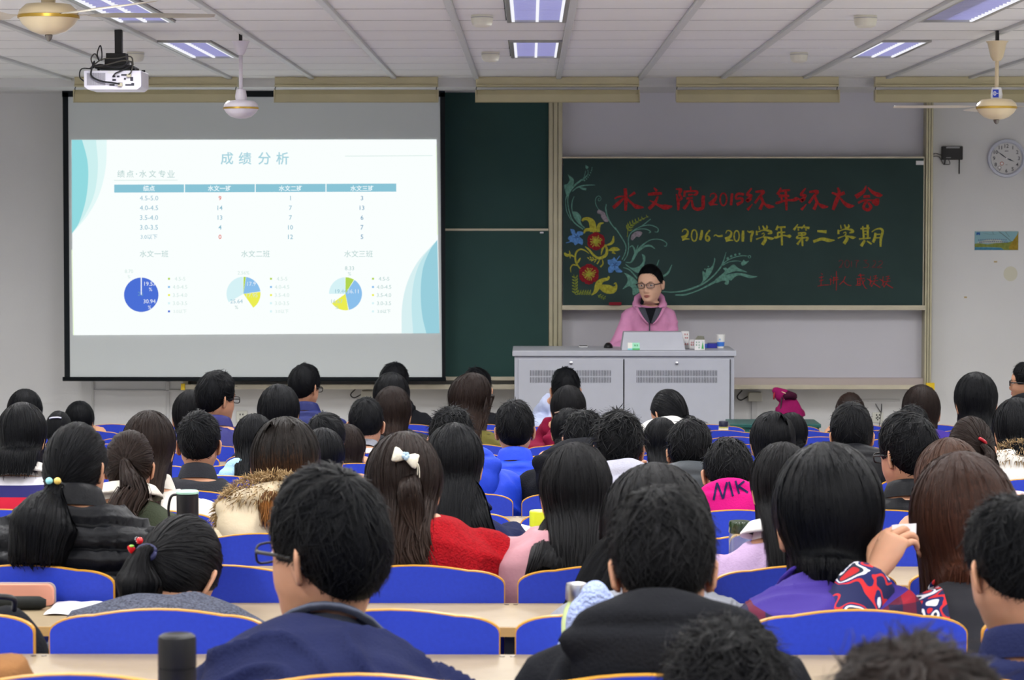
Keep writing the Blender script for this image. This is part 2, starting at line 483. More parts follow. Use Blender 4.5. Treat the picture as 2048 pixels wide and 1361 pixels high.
x0, x1, z0, z1 = rect(363, 371, 767, 780, YB - .08); grp(MB().box(x0, x1, YB - .115, YB - .095, z0, z1).build('end_cap', M_yellow, bevel=.002), lg)

# ---- chalk lettering and drawing on the sliding board
YC = YB - .0015
def ribbon(mb, pts, mapping, Y, mi=0, k=5, closed=False, lay=[0]):
    u0, v0, s = mapping
    P = np.array(pts, float)
    if closed: P = np.vstack([P, P[:1]])
    Q = crom(P, k)
    T = np.gradient(Q[:, :2], axis=0); T /= np.linalg.norm(T, axis=1)[:, None] + 1e-9
    N = np.stack([-T[:, 1], T[:, 0]], 1)
    lay[0] = (lay[0] + 1) % 40
    yy = Y - lay[0] * 2e-5
    V = []; F = []
    for q, n in zip(Q, N):
        w = max(q[2], 2) / 2
        for sg in (-1, 1):
            V.append(at(u0 + s * (q[0] + sg * n[0] * w), v0 + s * (q[1] + sg * n[1] * w), yy))
    for i in range(len(Q) - 1): F.append((2 * i, 2 * i + 1, 2 * i + 3, 2 * i + 2))
    mb.add(V, F, mi)
def poly(mb, pts, mapping, Y, mi=0, smooth=True, lay=[0]):
    u0, v0, s = mapping
    P = np.array(pts, float)
    if smooth:
        P = crom(np.vstack([P, P[:1]]), 4)[:-1]
    lay[0] = (lay[0] + 1) % 40
    yy = Y - lay[0] * 2e-5
    mb.add([at(u0 + s * p[0], v0 + s * p[1], yy) for p in P], [tuple(range(len(P)))], mi)
def disc(mb, c, r, mapping, Y, mi=0):
    poly(mb, [(c[0] + r * math.cos(a), c[1] + r * math.sin(a)) for a in np.linspace(0, 2 * math.pi, 8, endpoint=False)], mapping, Y, mi)
def oval(mb, c, rx, ry, w, mapping, Y, mi=0):
    ribbon(mb, [(c[0] + rx * math.cos(a), c[1] + ry * math.sin(a), w) for a in np.linspace(-1.57, 4.71, 13)], mapping, Y, mi, 3)

def chalk(name, rgb):
    return mat(name, rgb, .95, .05, var=(70, .28))
C_red = chalk('red chalk', (156, 44, 46)); C_yel = chalk('yellow chalk', (164, 160, 62)); C_thin = chalk('faint red chalk', (116, 48, 48))
C_green = chalk('green chalk', (98, 142, 128)); C_grey = chalk('grey chalk', (142, 132, 140)); C_blue = chalk('blue chalk', (88, 132, 188))
C_flower = chalk('crimson chalk', (130, 36, 44)); C_olive = chalk('olive chalk', (128, 140, 58))
m5, m6 = (1210, 360, .1416), (1480, 360, .15625)
R = MB()
def char_done(name, m):
    global R
    if R.v: grp(R.build(name, m), rg)
    R = MB()
def S(mp, *strokes, mb=None, dx=0, dy=0, k=5):
    for st in strokes: ribbon(mb if mb is not None else R, [(p[0] + dx, p[1] + dy, p[2]) for p in st], mp, YC, 0, k)
S(m5, [(285,120,45),(295,270,50),(290,435,35)], [(135,265,22),(200,235,22),(270,235,22)], [(270,250,22),(190,330,48),(115,395,48)], [(425,180,42),(340,235,20)], [(310,265,25),(400,350,38),(450,380,62),(545,390,16)])
char_done('chalk_character', C_red)
S(m5, [(690,110,16),(735,160,42)], [(605,205,35),(700,195,48),(805,190,35)], [(750,230,25),(700,330,45),(620,410,48)], [(630,290,10),(690,320,25),(780,370,42),(860,385,75),(950,375,20)])
char_done('chalk_character', C_red)
S(m5, [(1000,130,16),(1070,140,45),(1050,200,35),(1080,260,38),(1030,300,28)], [(1010,200,18),(1035,330,42),(1035,430,28)], [(1205,95,22),(1215,150,20)], [(1125,150,25),(1120,240,32)], [(1130,165,25),(1290,160,30),(1290,200,38),(1250,215,20)], [(1175,215,35),(1240,205,20)], [(1150,265,30),(1240,250,25)], [(1200,280,30),(1160,350,38),(1110,410,45)], [(1225,280,25),(1245,380,38),(1300,415,45),(1380,390,48),(1385,290,50),(1390,220,48)])
char_done('chalk_character', C_red)
S(m5, [(1485,240,12),(1500,200,16),(1550,195,20),(1570,240,32),(1530,300,52),(1465,340,35)], [(1480,350,40),(1530,345,26),(1595,350,10)])
char_done('chalk_character', C_red)
S(m5, [(1795,190,36),(1780,360,36)])
char_done('chalk_character', C_red)
S(m5, [(1965,205,36),(1870,200,36),(1850,265,28),(1930,260,36),(1935,310,36),(1860,350,46)])
char_done('chalk_character', C_red)
oval(R, (1672, 275), 46, 88, 22, m5, YC); char_done('chalk_character', C_red)
for dx in (0, 690):
    S(m6, [(150,105,18),(90,190,35),(150,200,30),(90,270,48),(150,245,20)], [(160,310,12),(95,385,36)], [(195,155,25),(300,150,42),(255,210,30),(190,300,30)], [(260,190,30),(290,270,35),(320,310,25),(370,340,52),(440,345,16)], [(295,290,35),(255,380,42)], dx=dx)
    char_done('chalk_character', C_red)
S(m6, [(525,100,18),(480,190,42)], [(500,145,30),(640,130,25)], [(495,205,40),(630,205,25)], [(455,290,22),(480,295,35),(590,262,25),(680,260,35),(720,245,48),(765,245,8)], [(585,130,28),(590,260,35),(595,390,25)], [(530,200,25),(535,260,25)])
char_done('chalk_character', C_red)
S(m6, [(1250,100,22),(1270,170,42),(1230,280,52),(1190,385,35)], [(1175,165,25),(1260,190,35),(1340,165,45)], [(1280,230,20),(1340,300,42),(1400,335,55),(1465,330,12)])
char_done('chalk_character', C_red)
S(m6, [(1615,75,12),(1580,150,42),(1480,220,60)], [(1635,95,12),(1700,160,42),(1780,195,56),(1825,195,12)], [(1580,215,35),(1665,210,35)], [(1510,295,30),(1600,260,25),(1700,265,25),(1760,260,35)], [(1760,240,50),(1750,310,50),(1690,280,25)], [(1625,265,30),(1580,350,35),(1635,385,40),(1675,345,40),(1640,290,25)])
char_done('chalk_character', C_red)

mA, mB = (1350, 440, .1025), (1500, 440, .1367)
R = MB()
for dx, dy in ((0, 0), (850, 25)):
    S(mA, [(140,240,14),(160,195,18),(210,185,24),(250,230,36),(220,310,56),(130,350,60)], [(140,375,72),(200,370,42),(285,375,12)], dx=dx, dy=dy)
    char_done('chalk_character', C_yel)
oval(R, (375, 305), 54, 112, 26, mA, YC); char_done('chalk_character', C_yel); oval(R, (1203, 315), 50, 105, 26, mA, YC); char_done('chalk_character', C_yel)
S(mA, [(525,200,38),(515,300,56),(490,395,46)])
char_done('chalk_character', C_yel)
S(mA, [(680,200,30),(610,290,32),(600,370,32),(640,410,42),(670,360,42),(640,310,20),(610,330,20)])
char_done('chalk_character', C_yel)
S(mA, [(755,325,12),(790,295,22),(850,320,30),(930,310,42)])
char_done('chalk_character', C_yel)
S(mA, [(1330,210,42),(1325,320,58),(1322,425,46)])
char_done('chalk_character', C_yel)
S(mA, [(1410,215,18),(1450,240,32),(1520,230,42),(1490,320,46),(1480,430,30)])
char_done('chalk_character', C_yel)
for dx, dy in ((0, 0), (1195, -15)):
    S(mB, [(130,90,10),(140,145,20)], [(185,85,18),(210,135,28)], [(245,80,14),(250,115,28),(215,140,20)], [(95,160,20),(100,225,32)], [(110,180,15),(200,150,20),(290,165,36),(310,190,36),(260,205,18)], [(170,210,12),(200,195,15),(210,220,15),(190,240,12)], [(90,285,22),(190,250,12),(260,260,26),(310,275,42),(355,268,6)], [(205,250,20),(225,290,46),(180,365,46)], dx=dx, dy=dy)
    char_done('chalk_character', C_yel)
S(mB, [(405,80,14),(385,150,36)], [(400,110,25),(520,105,30)], [(410,185,25),(515,180,22)], [(360,245,20),(380,260,30),(480,230,20),(540,235,25),(580,240,50),(608,240,6)], [(455,110,22),(465,250,30),(468,375,28)], [(405,180,22),(405,240,22)])
char_done('chalk_character', C_yel)
S(mB, [(700,65,14),(640,150,36)], [(690,110,25),(760,110,20)], [(705,130,20),(710,160,20)], [(800,75,20),(750,130,25)], [(790,105,25),(870,120,36)], [(815,130,20),(825,160,25)], [(700,195,20),(805,190,22),(800,220,22),(700,225,18)], [(700,240,25),(690,270,25),(845,260,25),(820,310,32)], [(755,190,22),(765,300,28),(768,385,25)], [(750,280,20),(690,360,36)], k=4)
char_done('chalk_character', C_yel)
S(mB, [(985,165,28),(1120,175,46)], [(925,320,40),(1050,280,42),(1150,300,52),(1240,298,8)])
char_done('chalk_character', C_yel)
S(mB, [(1615,130,22),(1750,120,25)], [(1650,90,22),(1665,270,28)], [(1720,70,35),(1725,265,28)], [(1670,165,15),(1720,165,15)], [(1670,210,15),(1720,210,15)], [(1595,280,22),(1765,265,20)], [(1680,300,35),(1625,385,46)], [(1710,310,20),(1780,355,25)], [(1780,180,12),(1840,140,18),(1910,130,30),(1940,170,36),(1915,280,36),(1910,395,25)], [(1835,190,30),(1825,270,40),(1800,330,40)], [(1840,215,18),(1910,210,18)], [(1840,265,18),(1900,260,18)])
char_done('chalk_character', C_yel)
mC = (1620, 510, .0879)
R = MB()
def T(pts, w=13): ribbon(R, [(p[0], p[1], w) for p in pts], mC, YC, 0, 4)
for st in ([(655,150),(700,120),(750,150),(720,230),(660,290),(730,275)], [(945,140),(945,280)], [(1020,130),(1110,130),(1060,180),(1050,295)], [(1145,285),(1155,292)], [(1220,130),(1300,120),(1250,170),(1330,210),(1310,280),(1210,290)], [(1365,282),(1375,290)], [(1430,150),(1470,130),(1495,170),(1470,230),(1410,285),(1500,285)], [(1560,160),(1620,135),(1650,180),(1600,240),(1530,290),(1640,290)]): T(st); char_done('chalk_character', C_thin)
oval(R, (845, 205), 50, 85, 13, mC, YC); char_done('chalk_character', C_thin)
R = MB()
for grp_, w_ in (([[(250,415),(285,450)], [(260,480),(250,690)], [(205,520),(310,500)], [(215,600),(310,570)], [(170,715),(300,690),(440,685)]], 14),
                 ([[(480,480),(490,500)], [(440,570),(475,550),(465,690)], [(545,500),(530,660)], [(510,580),(650,560)], [(520,530),(640,515)], [(600,370),(603,600),(597,810)]], 16),
                 ([[(805,490),(760,590),(670,680)], [(750,595),(850,680),(940,700)]], 16),
                 ([[(1090,470),(1240,460)], [(1160,440),(1155,550)], [(1050,550),(1240,535)], [(1250,570),(1180,670)], [(1085,560),(1080,690)], [(1140,560),(1140,690)], [(1085,600),(1140,600)], [(1080,650),(1140,650)], [(1040,690),(1160,690)], [(1135,430),(1190,600),(1250,740),(1300,770)]], 15)):
    for st in grp_: T(st, w_)
    char_done('chalk_character', C_red)
for dx, dy in ((0, 0), (285, 12)):
    for st in ([(1380,480),(1370,600),(1400,730)], [(1440,490),(1520,470)], [(1450,540),(1540,525)], [(1420,600),(1550,585)], [(1500,470),(1470,600),(1400,720)], [(1350,690),(1400,600)]): T([(p[0] + dx, p[1] + dy) for p in st], 13)
    T([(1300 + dx, 545 + dy), (1420 + dx, 610 + dy)], 18); T([(1430 + dx, 640 + dy), (1600 + dx, 745 + dy)], 20)
    char_done('chalk_character', C_red)

D1, D2, D3, D4 = (1120, 320, .1029), (1120, 430, .1323), (1230, 420, .1469), (1340, 480, .1029)
G = MB()
def V_(mp, *sts, mb=None):
    for st in sts: ribbon(mb if mb is not None else G, st, mp, YC, 0, 5)
V_(D1, [(430,380,30),(280,500,35),(180,640,26),(150,800,16),(180,1000,16),(260,1200,20),(450,1350,25)], [(540,190,10),(540,280,15),(430,400,30)], [(500,210,8),(470,330,12),(430,390,20)], [(130,700,30),(110,800,12),(130,1000,12),(220,1180,8)],
   [(240,610,15),(330,540,25),(450,500,26),(580,490,20),(680,490,8)], [(380,530,20),(440,560,42),(510,570,42)], [(275,710,8),(235,820,18),(235,980,15),(300,1150,20),(480,1330,25)],
   [(770,745,10),(740,770,10),(760,800,10),(800,760,10),(760,700,12),(700,740,12),(690,840,12),(750,960,12),(870,1040,14)], [(900,860,15),(890,960,25),(930,1120,25),(1000,1250,20),(1090,1360,18)])
poly(G, [(150,280),(260,370),(260,480),(190,590),(135,710),(80,500),(140,470),(185,390)], D1, YC)
poly(G, [(240,1000),(340,1020),(410,1110),(400,1200),(440,1290),(350,1230),(290,1130)], D1, YC)
poly(G, [(495,95),(555,140),(520,180),(495,150)], D1, YC)
for c, r in (((475,400),16),((515,370),14),((545,335),13),((570,295),13),((595,250),12),((612,210),11),((620,180),10),((622,150),9)): disc(G, c, r, D1, YC)
V_(D3, [(0,240,14),(80,360,16),(145,480,16),(140,580,14),(95,680,10)], [(485,125,12),(370,215,12),(240,290,12),(185,380,14),(185,520,12),(165,620,14),(120,695,10)], [(240,290,10),(360,225,12),(480,208,12),(580,250,14),(580,300,12),(540,300,8)], [(230,300,8),(330,262,10),(430,265,12),(485,300,12),(460,315,8)],
   [(145,715,10),(220,710,20),(270,620,36),(320,540,30),(400,460,18),(500,405,12),(620,405,12),(700,450,12),(695,495,10),(668,490,8)], [(310,570,20),(400,500,26),(480,490,26),(545,530,8)], [(200,510,10),(235,490,15),(265,540,25),(275,600,25)], [(315,480,8),(295,540,15),(280,600,20)],
   [(110,785,8),(200,820,16),(310,940,20)], [(600,680,8),(570,760,20)], [(775,750,10),(720,860,26),(640,915,26)], [(640,1115,10),(800,1120,14),(950,1100,20),(1157,1030,20)], [(820,1160,10),(950,1160,14),(1157,1090,16)])
poly(G, [(365,600),(410,630),(405,720),(350,850),(290,855),(230,815),(160,765),(140,735),(230,790),(320,770),(380,700)], D3, YC)
poly(G, [(120,855),(200,890),(300,975),(330,1110),(245,1160),(235,1080),(190,1040),(105,1080),(160,1000),(170,930)], D3, YC)
V_(D4, [(0,1025,12),(300,990,18),(500,920,30),(650,850,30),(800,740,26),(950,580,26),(1030,440,26),(1090,240,8)], [(100,1075,15),(350,1050,20),(600,960,24),(900,800,46),(1000,740,50)], [(1010,490,20),(1100,410,18),(1250,340,16),(1400,310,16),(1510,315,12)], [(1020,500,15),(1150,430,14),(1300,410,12),(1390,425,10)])
poly(G, [(860,345),(880,390),(830,580),(740,730),(640,830),(590,860),(640,780),(630,610),(690,640),(710,560),(790,540),(850,440)], D4, YC)
poly(G, [(870,780),(1060,620),(1030,560),(1090,540),(1120,560),(1230,480),(1330,550),(1500,630),(1280,610),(1100,670),(960,760)], D4, YC)
poly(G, [(870,820),(960,740),(1100,680),(1300,645),(1450,660),(1600,700),(1700,715),(1550,745),(1380,695),(1280,710),(1190,790),(1150,780),(1140,850),(1100,875),(1060,850),(1080,800),(1010,800),(900,840)], D4, YC)
poly(G, [(1435,385),(1470,420),(1530,410),(1480,470),(1410,500),(1380,460)], D4, YC)
oval(G, (1545, 330), 24, 24, 12, D4, YC)
for c, r in (((1120,360),25),((1190,320),24),((1270,290),22),((1350,275),20),((680,570),14),((745,520),14)): disc(G, c, r, D4, YC)
grp(G.build('chalk_vine', C_green), rg)
G = MB()
poly(G, [(720,1000),(760,970),(860,1020),(890,1080),(945,1190),(870,1200),(800,1110),(790,1060),(730,1040)], D1, YC)
poly(G, [(215,400),(230,340),(290,295),(350,295),(370,320),(330,370),(290,365),(240,415)], D3, YC)
grp(G.build('chalk_pale_petals', C_grey), rg)
G = MB()
V_(D2, [(335,95,30),(360,65,40),(420,60,52),(480,110,92),(500,200,102),(500,260,92)], [(360,280,20),(390,230,45),(470,225,50),(520,250,50)], [(660,120,12),(600,140,42),(580,200,52),(580,260,52)],
   [(380,480,12),(440,530,30),(520,620,32),(600,655,42),(690,610,46),(710,530,36),(680,450,25)], [(620,610,8),(640,520,30),(680,450,32)], [(700,460,20),(760,440,36),(800,400,42),(810,320,12)], [(735,540,15),(800,520,62),(860,520,56),(905,530,8)], [(790,560,42),(840,590,12)],
   [(440,585,8),(380,540,18),(310,520,22),(250,560,26),(230,640,26),(250,740,25),(320,830,15)], [(230,640,15),(160,610,30),(100,610,46),(65,575,22)], [(140,540,8),(150,590,25)], [(150,600,20),(155,660,8)], [(260,740,10),(280,700,32),(310,650,12)], [(260,770,10),(200,755,20),(160,800,15),(165,870,6)],
   [(410,645,8),(440,660,22)], [(450,630,8),(475,660,22)], [(490,635,8),(510,670,22)], [(440,680,10),(500,680,18)], [(470,700,10),(540,670,15)], [(520,720,10),(550,670,15)], [(560,745,20),(600,680,15)], [(610,790,25),(650,740,20),(640,670,12)],
   [(740,930,30),(720,970,42),(640,990,62),(580,1050,92),(540,1150,60),(475,1220,6)], [(600,1080,60),(700,1120,132),(800,1130,112),(850,1080,36),(840,1030,20),(815,1050,14)])
grp(G.build('chalk_yellow_flower', C_yel), rg)
G = MB()
V_(D2, [(205,900,6),(235,1000,9),(230,1200,9),(340,1170,9),(470,1180,6)], [(570,1215,8),(690,1270,8)])
for i in range(6):
    y = 930 + i * 45
    V_(D2, [(232, y + 30, 6), (200, y + 10, 22), (180, y, 4)], [(232, y + 30, 6), (258, y, 22), (262, y - 25, 4)])
for i in range(6):
    x = 260 + i * 36
    V_(D2, [(x, 1190, 6), (x + 16, 1160, 18), (x + 26, 1130, 4)], [(x, 1190, 6), (x + 30, 1200, 14), (x + 46, 1215, 4)])
for i in range(3):
    x = 590 + i * 34; y = 1222 + i * 16
    V_(D2, [(x, y, 6), (x + 26, y - 16, 14), (x + 34, y - 26, 4)], [(x, y, 6), (x - 4, y + 18, 14), (x + 12, y + 34, 4)])
V_(D3, [(165,370,8),(190,240,9),(300,160,9),(450,90,6)])
for t in np.linspace(.25, 1, 8):
    q = crom([(165,370),(190,240),(300,160),(450,90)], 10); p = q[int(t * 29)]
    s_ = 1.25 - .8 * t
    V_(D3, [(p[0], p[1], 6), (p[0] - 12 * s_, p[1] - 36 * s_, 22 * s_), (p[0] - 20 * s_, p[1] - 70 * s_, 3)], [(p[0], p[1], 6), (p[0] + 26 * s_, p[1] + 4 * s_, 20 * s_), (p[0] + 62 * s_, p[1] - 8 * s_, 3)])
grp(G.build('chalk_sprig', C_olive), rg)
rnd = random.Random(4)
for c, r in (((545, 400), 138), ((437, 897), 156)):
    G = MB(); pts = []
    for i in range(36):
        a = i / 36 * 2 * math.pi
        rr = r * (.9 + .1 * abs(math.sin(a * 3)) ** .5 + .03 * math.sin(a * 17))
        pts.append((c[0] + rr * math.cos(a), c[1] + rr * math.sin(a)))
    poly(G, pts, D2, YC - .0006, 0, False)
    for i in range(20):
        a = i / 20 * 2 * math.pi + rnd.uniform(-.1, .1); L_ = r * rnd.uniform(.45, .68)
        ribbon(G, [(c[0] + 8 * math.cos(a), c[1] + 8 * math.sin(a), 14), (c[0] + L_ * math.cos(a), c[1] + L_ * math.sin(a), 7)], D2, YC - .0016, 1, 3)
        disc(G, (c[0] + L_ * math.cos(a), c[1] + L_ * math.sin(a)), 8, D2, YC - .0016, 1)
    disc(G, c, 34, D2, YC - .0016, 1)
    grp(G.build('chalk_red_flower', [C_flower, C_yel]), rg)
for pts, pist, ctr in (([(155,215),(215,225),(240,290),(270,250),(345,260),(345,300),(290,325),(345,380),(335,455),(280,430),(230,460),(205,420),(175,410),(120,360),(145,320),(185,305),(165,260)], [(245,330,12),(180,395,14),(90,425,10)], (245, 335)),
                       ([(720,680),(790,670),(820,640),(850,690),(870,700),(920,700),(920,740),(880,790),(945,860),(860,870),(825,830),(790,870),(735,870),(730,800),(760,770),(725,740)], [(828,745,12),(860,680,12),(905,620,14)], (828, 762))):
    G = MB(); poly(G, pts, D2, YC - .0002, 0); ribbon(G, pist, D2, YC - .001, 0)
    for i in range(5):
        a = i / 5 * 2 * math.pi + .3
        ribbon(G, [(ctr[0] + 6 * math.cos(a), ctr[1] + 6 * math.sin(a), 9), (ctr[0] + 52 * math.cos(a), ctr[1] + 52 * math.sin(a), 3)], D2, YC - .0015, 1, 3)
    grp(G.build('chalk_blue_flower', [C_blue, chalk('dark chalk', (40, 52, 84))]), rg)
a0, a1, c0, c1 = rect(1218, 1243, 606.5, 610.5, YB - .03)
ez = at(1230, 611, YB - .02).z
o = tag(MB().box(a0, a1, YB - .044, YB - .024, ez + .001, ez + .022).build("chalk_eraser", mat("red felt", (138, 40, 52), .9, .1), bevel=.003), "small red eraser lying on the ledge under the chalk flowers", "eraser")

# ------------------------------------------------------------------ projection screen and slide
YS = 16.76
sr = empty('projection_screen', at(508, 760, YS)); sr.location.y = YS
tag(sr, 'large pull-down projection screen with black border showing a grades slide', 'screen')
M_scr = mat('screen fabric', (206, 212, 212), .9, .1)
M_scrb = mat('screen border', (18, 24, 28), .7, .2)
def quad_uv(mb, pts, Y, mi=0, thick=0.):
    V = [at(u, v, Y) for u, v in pts]
    if thick:
        n = len(V); V2 = [p + Vector((0, thick, 0)) for p in V]
        F = [tuple(range(n)), tuple(range(2 * n - 1, n - 1, -1))] + [(i, i + n, (i + 1) % n + n, (i + 1) % n) for i in range(n)]
        mb.add(V + V2, F, mi)
    else: mb.add(V, [tuple(range(len(V)))], mi)
m_ = MB(); quad_uv(m_, [(135, 187), (881, 187), (884, 757), (138, 757)], YS, 0, .004); grp(m_.build('fabric', M_scr), sr)
m_ = MB()
for q in ([(124, 181), (890, 181), (890, 194), (124, 194)], [(124, 181), (135, 181), (147, 193), (138, 762), (130, 762)][:0] or [(125, 185), (136, 185), (140, 757), (129, 760)],
          [(880, 185), (890, 185), (891, 758), (884, 758)]):
    quad_uv(m_, q, YS - .003, 0, .006)
grp(m_.build('border', M_scrb), sr)
x0, x1, z0, z1 = rect(126, 892, 754.5, 763, YS)
m_ = MB(); m_.tube([(x0, YS - .002, (z0 + z1) / 2), (x1, YS - .002, (z0 + z1) / 2)], (z1 - z0) / 2, 10); grp(m_.build('weight_bar', M_scrb, smooth=True), sr)
x0, x1, z0, z1 = rect(110, 905, 160, 180, YS); grp(MB().box(x0, x1, YS - .05, YS + .06, z0, z1).build('roller_case', M_white, bevel=.01), sr)
E = lambda n, c: emit_mat('slide ' + n, c, 1.)
sl = [E('ground', (250, 255, 254)), E('leaf dark', (146, 218, 224)), E('leaf mid', (205, 240, 240)), E('leaf pale', (228, 249, 248)), E('title', (166, 210, 222)), E('bar', (138, 196, 214)),
      E('bar text', (240, 252, 255)), E('figure', (142, 188, 206)), E('red', (226, 92, 80)), E('grey text', (176, 206, 204)), E('pale text', (208, 230, 224)), E('pie blue', (76, 112, 214)), E('pie sky', (140, 192, 236)),
      E('pie yellow', (236, 238, 84)), E('pie green', (178, 214, 82)), E('pie pale', (214, 242, 246)), E('edge green', (236, 252, 218)), E('right dark', (152, 206, 220)), E('right mid', (192, 230, 236)), E('right pale', (216, 240, 242)), E('pie white', (245, 250, 255)), E('figure dark', (112, 160, 190))]
m_ = MB()
Y1 = YS - .006
quad_uv(m_, [(143, 280), (873, 279), (879, 667), (146, 671)], Y1, 0)
c5 = lambda p: (120 + p[0] / 3.4025, 260 + p[1] / 3.4025)
c6 = lambda p: (500 + p[0] / 3.4025, 260 + p[1] / 3.4025)
def sp(pts, mi, lay, sm=None):
    quad_uv(m_, pts, Y1 - .0006 * lay, mi)
sm = lambda pts: [tuple(p) for p in crom(pts, 5)]
sp([(143.3, 280)] + [c5(p) for p in sm([(318,68),(312,250),(270,430),(190,580),(85,703)])], 3, 1)
sp([(143.3, 280)] + [c5(p) for p in sm([(245,68),(258,250),(235,430),(170,580),(83,704)])], 2, 2)
sp([(143.3, 280)] + [c5(p) for p in sm([(150,68),(185,200),(192,330),(175,480),(130,630),(81,705)])], 1, 3)
sp([(879, 667), (874.5, 480)] + [c6(p) for p in sm([(1240,785),(1140,900),(1070,1040),(1035,1200),(1032,1385)])], 19, 1)
sp([(879, 667), (874.6, 480)] + [c6(p) for p in sm([(1250,780),(1170,880),(1120,1010),(1100,1180),(1110,1386)])], 18, 2)
sp([(878.9, 667), (874.7, 480)] + [c6(p) for p in sm([(1272,755),(1230,810),(1180,930),(1162,1080),(1170,1250),(1200,1386)])], 17, 3)
sp([(143.1, 500), (145, 500), (148, 671), (146, 671)], 16, 2)
sp([(872, 290), (873.2, 290), (876, 470), (874, 470)], 16, 2)
YT = Y1 - .0030
def tx(s, u, v, h, mi, off=0., u1=None): put_text(m_, s, (u, u1, v - h / 2, v + h / 2), YT, off, mi)
for ch, u in zip('成绩分析', (454, 490, 529, 565)): tx(ch, u, 317, 25, 4, .012)
for ch, u in zip('绩点水文专业', (242, 260, 286, 305, 324, 342)): tx(ch, u, 348, 14.5, 9)
sp([(272, 347), (274, 347), (274, 349.5), (272, 349.5)], 9, 5)
sp([(228, 360.5), (355, 360), (355, 361), (228, 361.5)], 10, 5)
sp([(690, 312), (865, 311), (865, 312), (690, 313)], 10, 5)
for i in range(4):
    a = 228.5 + i * 141.5
    sp([(a, 369.5 - i * .5), (a + 139.5, 369 - i * .5), (a + 139.5, 385 - i * .5), (a, 385.5 - i * .5)], 5, 4)
for s_, u in (('绩点', 298), ('水文一班', 439), ('水文二班', 581), ('水文三班', 724)): tx(s_, u, 377, 11.5, 6, .02)
rowv = [396.5, 416, 435.5, 455, 474]
for s_, v in zip(('4.5-5.0', '4.0-4.5', '3.5-4.0', '3.0-3.5', '3.0以下'), rowv): tx(s_, 298, v, 9.5, 7)
for c_, u, vals in ((1, 440, '9 14 13 4 0'), (2, 581, '1 7 7 10 12'), (3, 724, '3 13 6 7 5')):
    for k, (s_, v) in enumerate(zip(vals.split(), rowv)):
        tx(s_, u, v, 9, 8 if (c_ == 1 and k in (0, 4)) else (21 if c_ == 3 else 7), .008)
for s_, u in (('水文一班', 308), ('水文二班', 511), ('水文三班', 717)): tx(s_, u, 508, 13.5, 9)
def wedge(c, r, a0, a1, mi, lay=5, n=20):
    pts = [c] + [(c[0] + r * math.sin(a), c[1] - r * math.cos(a)) for a in np.linspace(math.radians(a0), math.radians(a1), n)]
    sp(pts, mi, lay)
c_ = (282.5, 590)
wedge(c_, 34.5, 2, 358, 11, 5, 40); sp([(281.5, 556), (283.5, 556), (283.5, 590), (281.5, 590)], 20, 6)
tx('19.57', 300, 568, 8, 20, 0); tx('%', 301, 579, 7, 20, 0); tx('30.94', 299, 603, 8, 20, 0); tx('%', 299, 615, 7, 20, 0); tx('28', 281, 588, 8, 21, 0); tx('8.70', 258, 543, 7, 10); tx('%', 258, 554, 6, 10)
c_ = (487, 588)
wedge(c_, 34, 0, 8, 14); wedge(c_, 34, 9, 82, 12); wedge(c_, 34, 84, 145, 13); wedge(c_, 34, 240, 358, 15)
tx('2.56%', 487, 546, 7, 10); tx('17.9', 503, 568, 8, 20); tx('17.95', 504, 591, 8, 10); tx('25.64', 473, 603, 8, 7); tx('%', 473, 615, 7, 9)
c_ = (691, 588)
wedge(c_, 33, 0, 31, 14); wedge(c_, 33, 33, 168, 12); wedge(c_, 33, 170, 235, 13); wedge(c_, 33, 270, 358, 15)
tx('8.33', 699, 537, 8, 9); tx('%', 699, 548, 7, 9); tx('19.44', 682, 583, 8, 7); tx('36.11', 706, 583, 8, 20); tx('16.67', 674, 603, 8, 9); tx('%', 674, 615, 7, 9)
for cx in (352, 556, 760):
    for k, s_ in enumerate(('4.5-5', '4.0-4.5', '3.5-4.0', '3.0-3.5', '3.0以下')):
        v = 558 + k * 16.3
        tx(s_, cx + 8, v, 7.5, 10 if cx < 700 else 9)
        mi = (14, 12, 13, 15, 11 if cx == 352 else 15)[k]
        u = cx - 16
        sp([(u, v - 2), (u + 4, v - 2), (u + 4, v + 2), (u, v + 2)], mi, 5)
grp(m_.build('projected_slide', sl), sr)

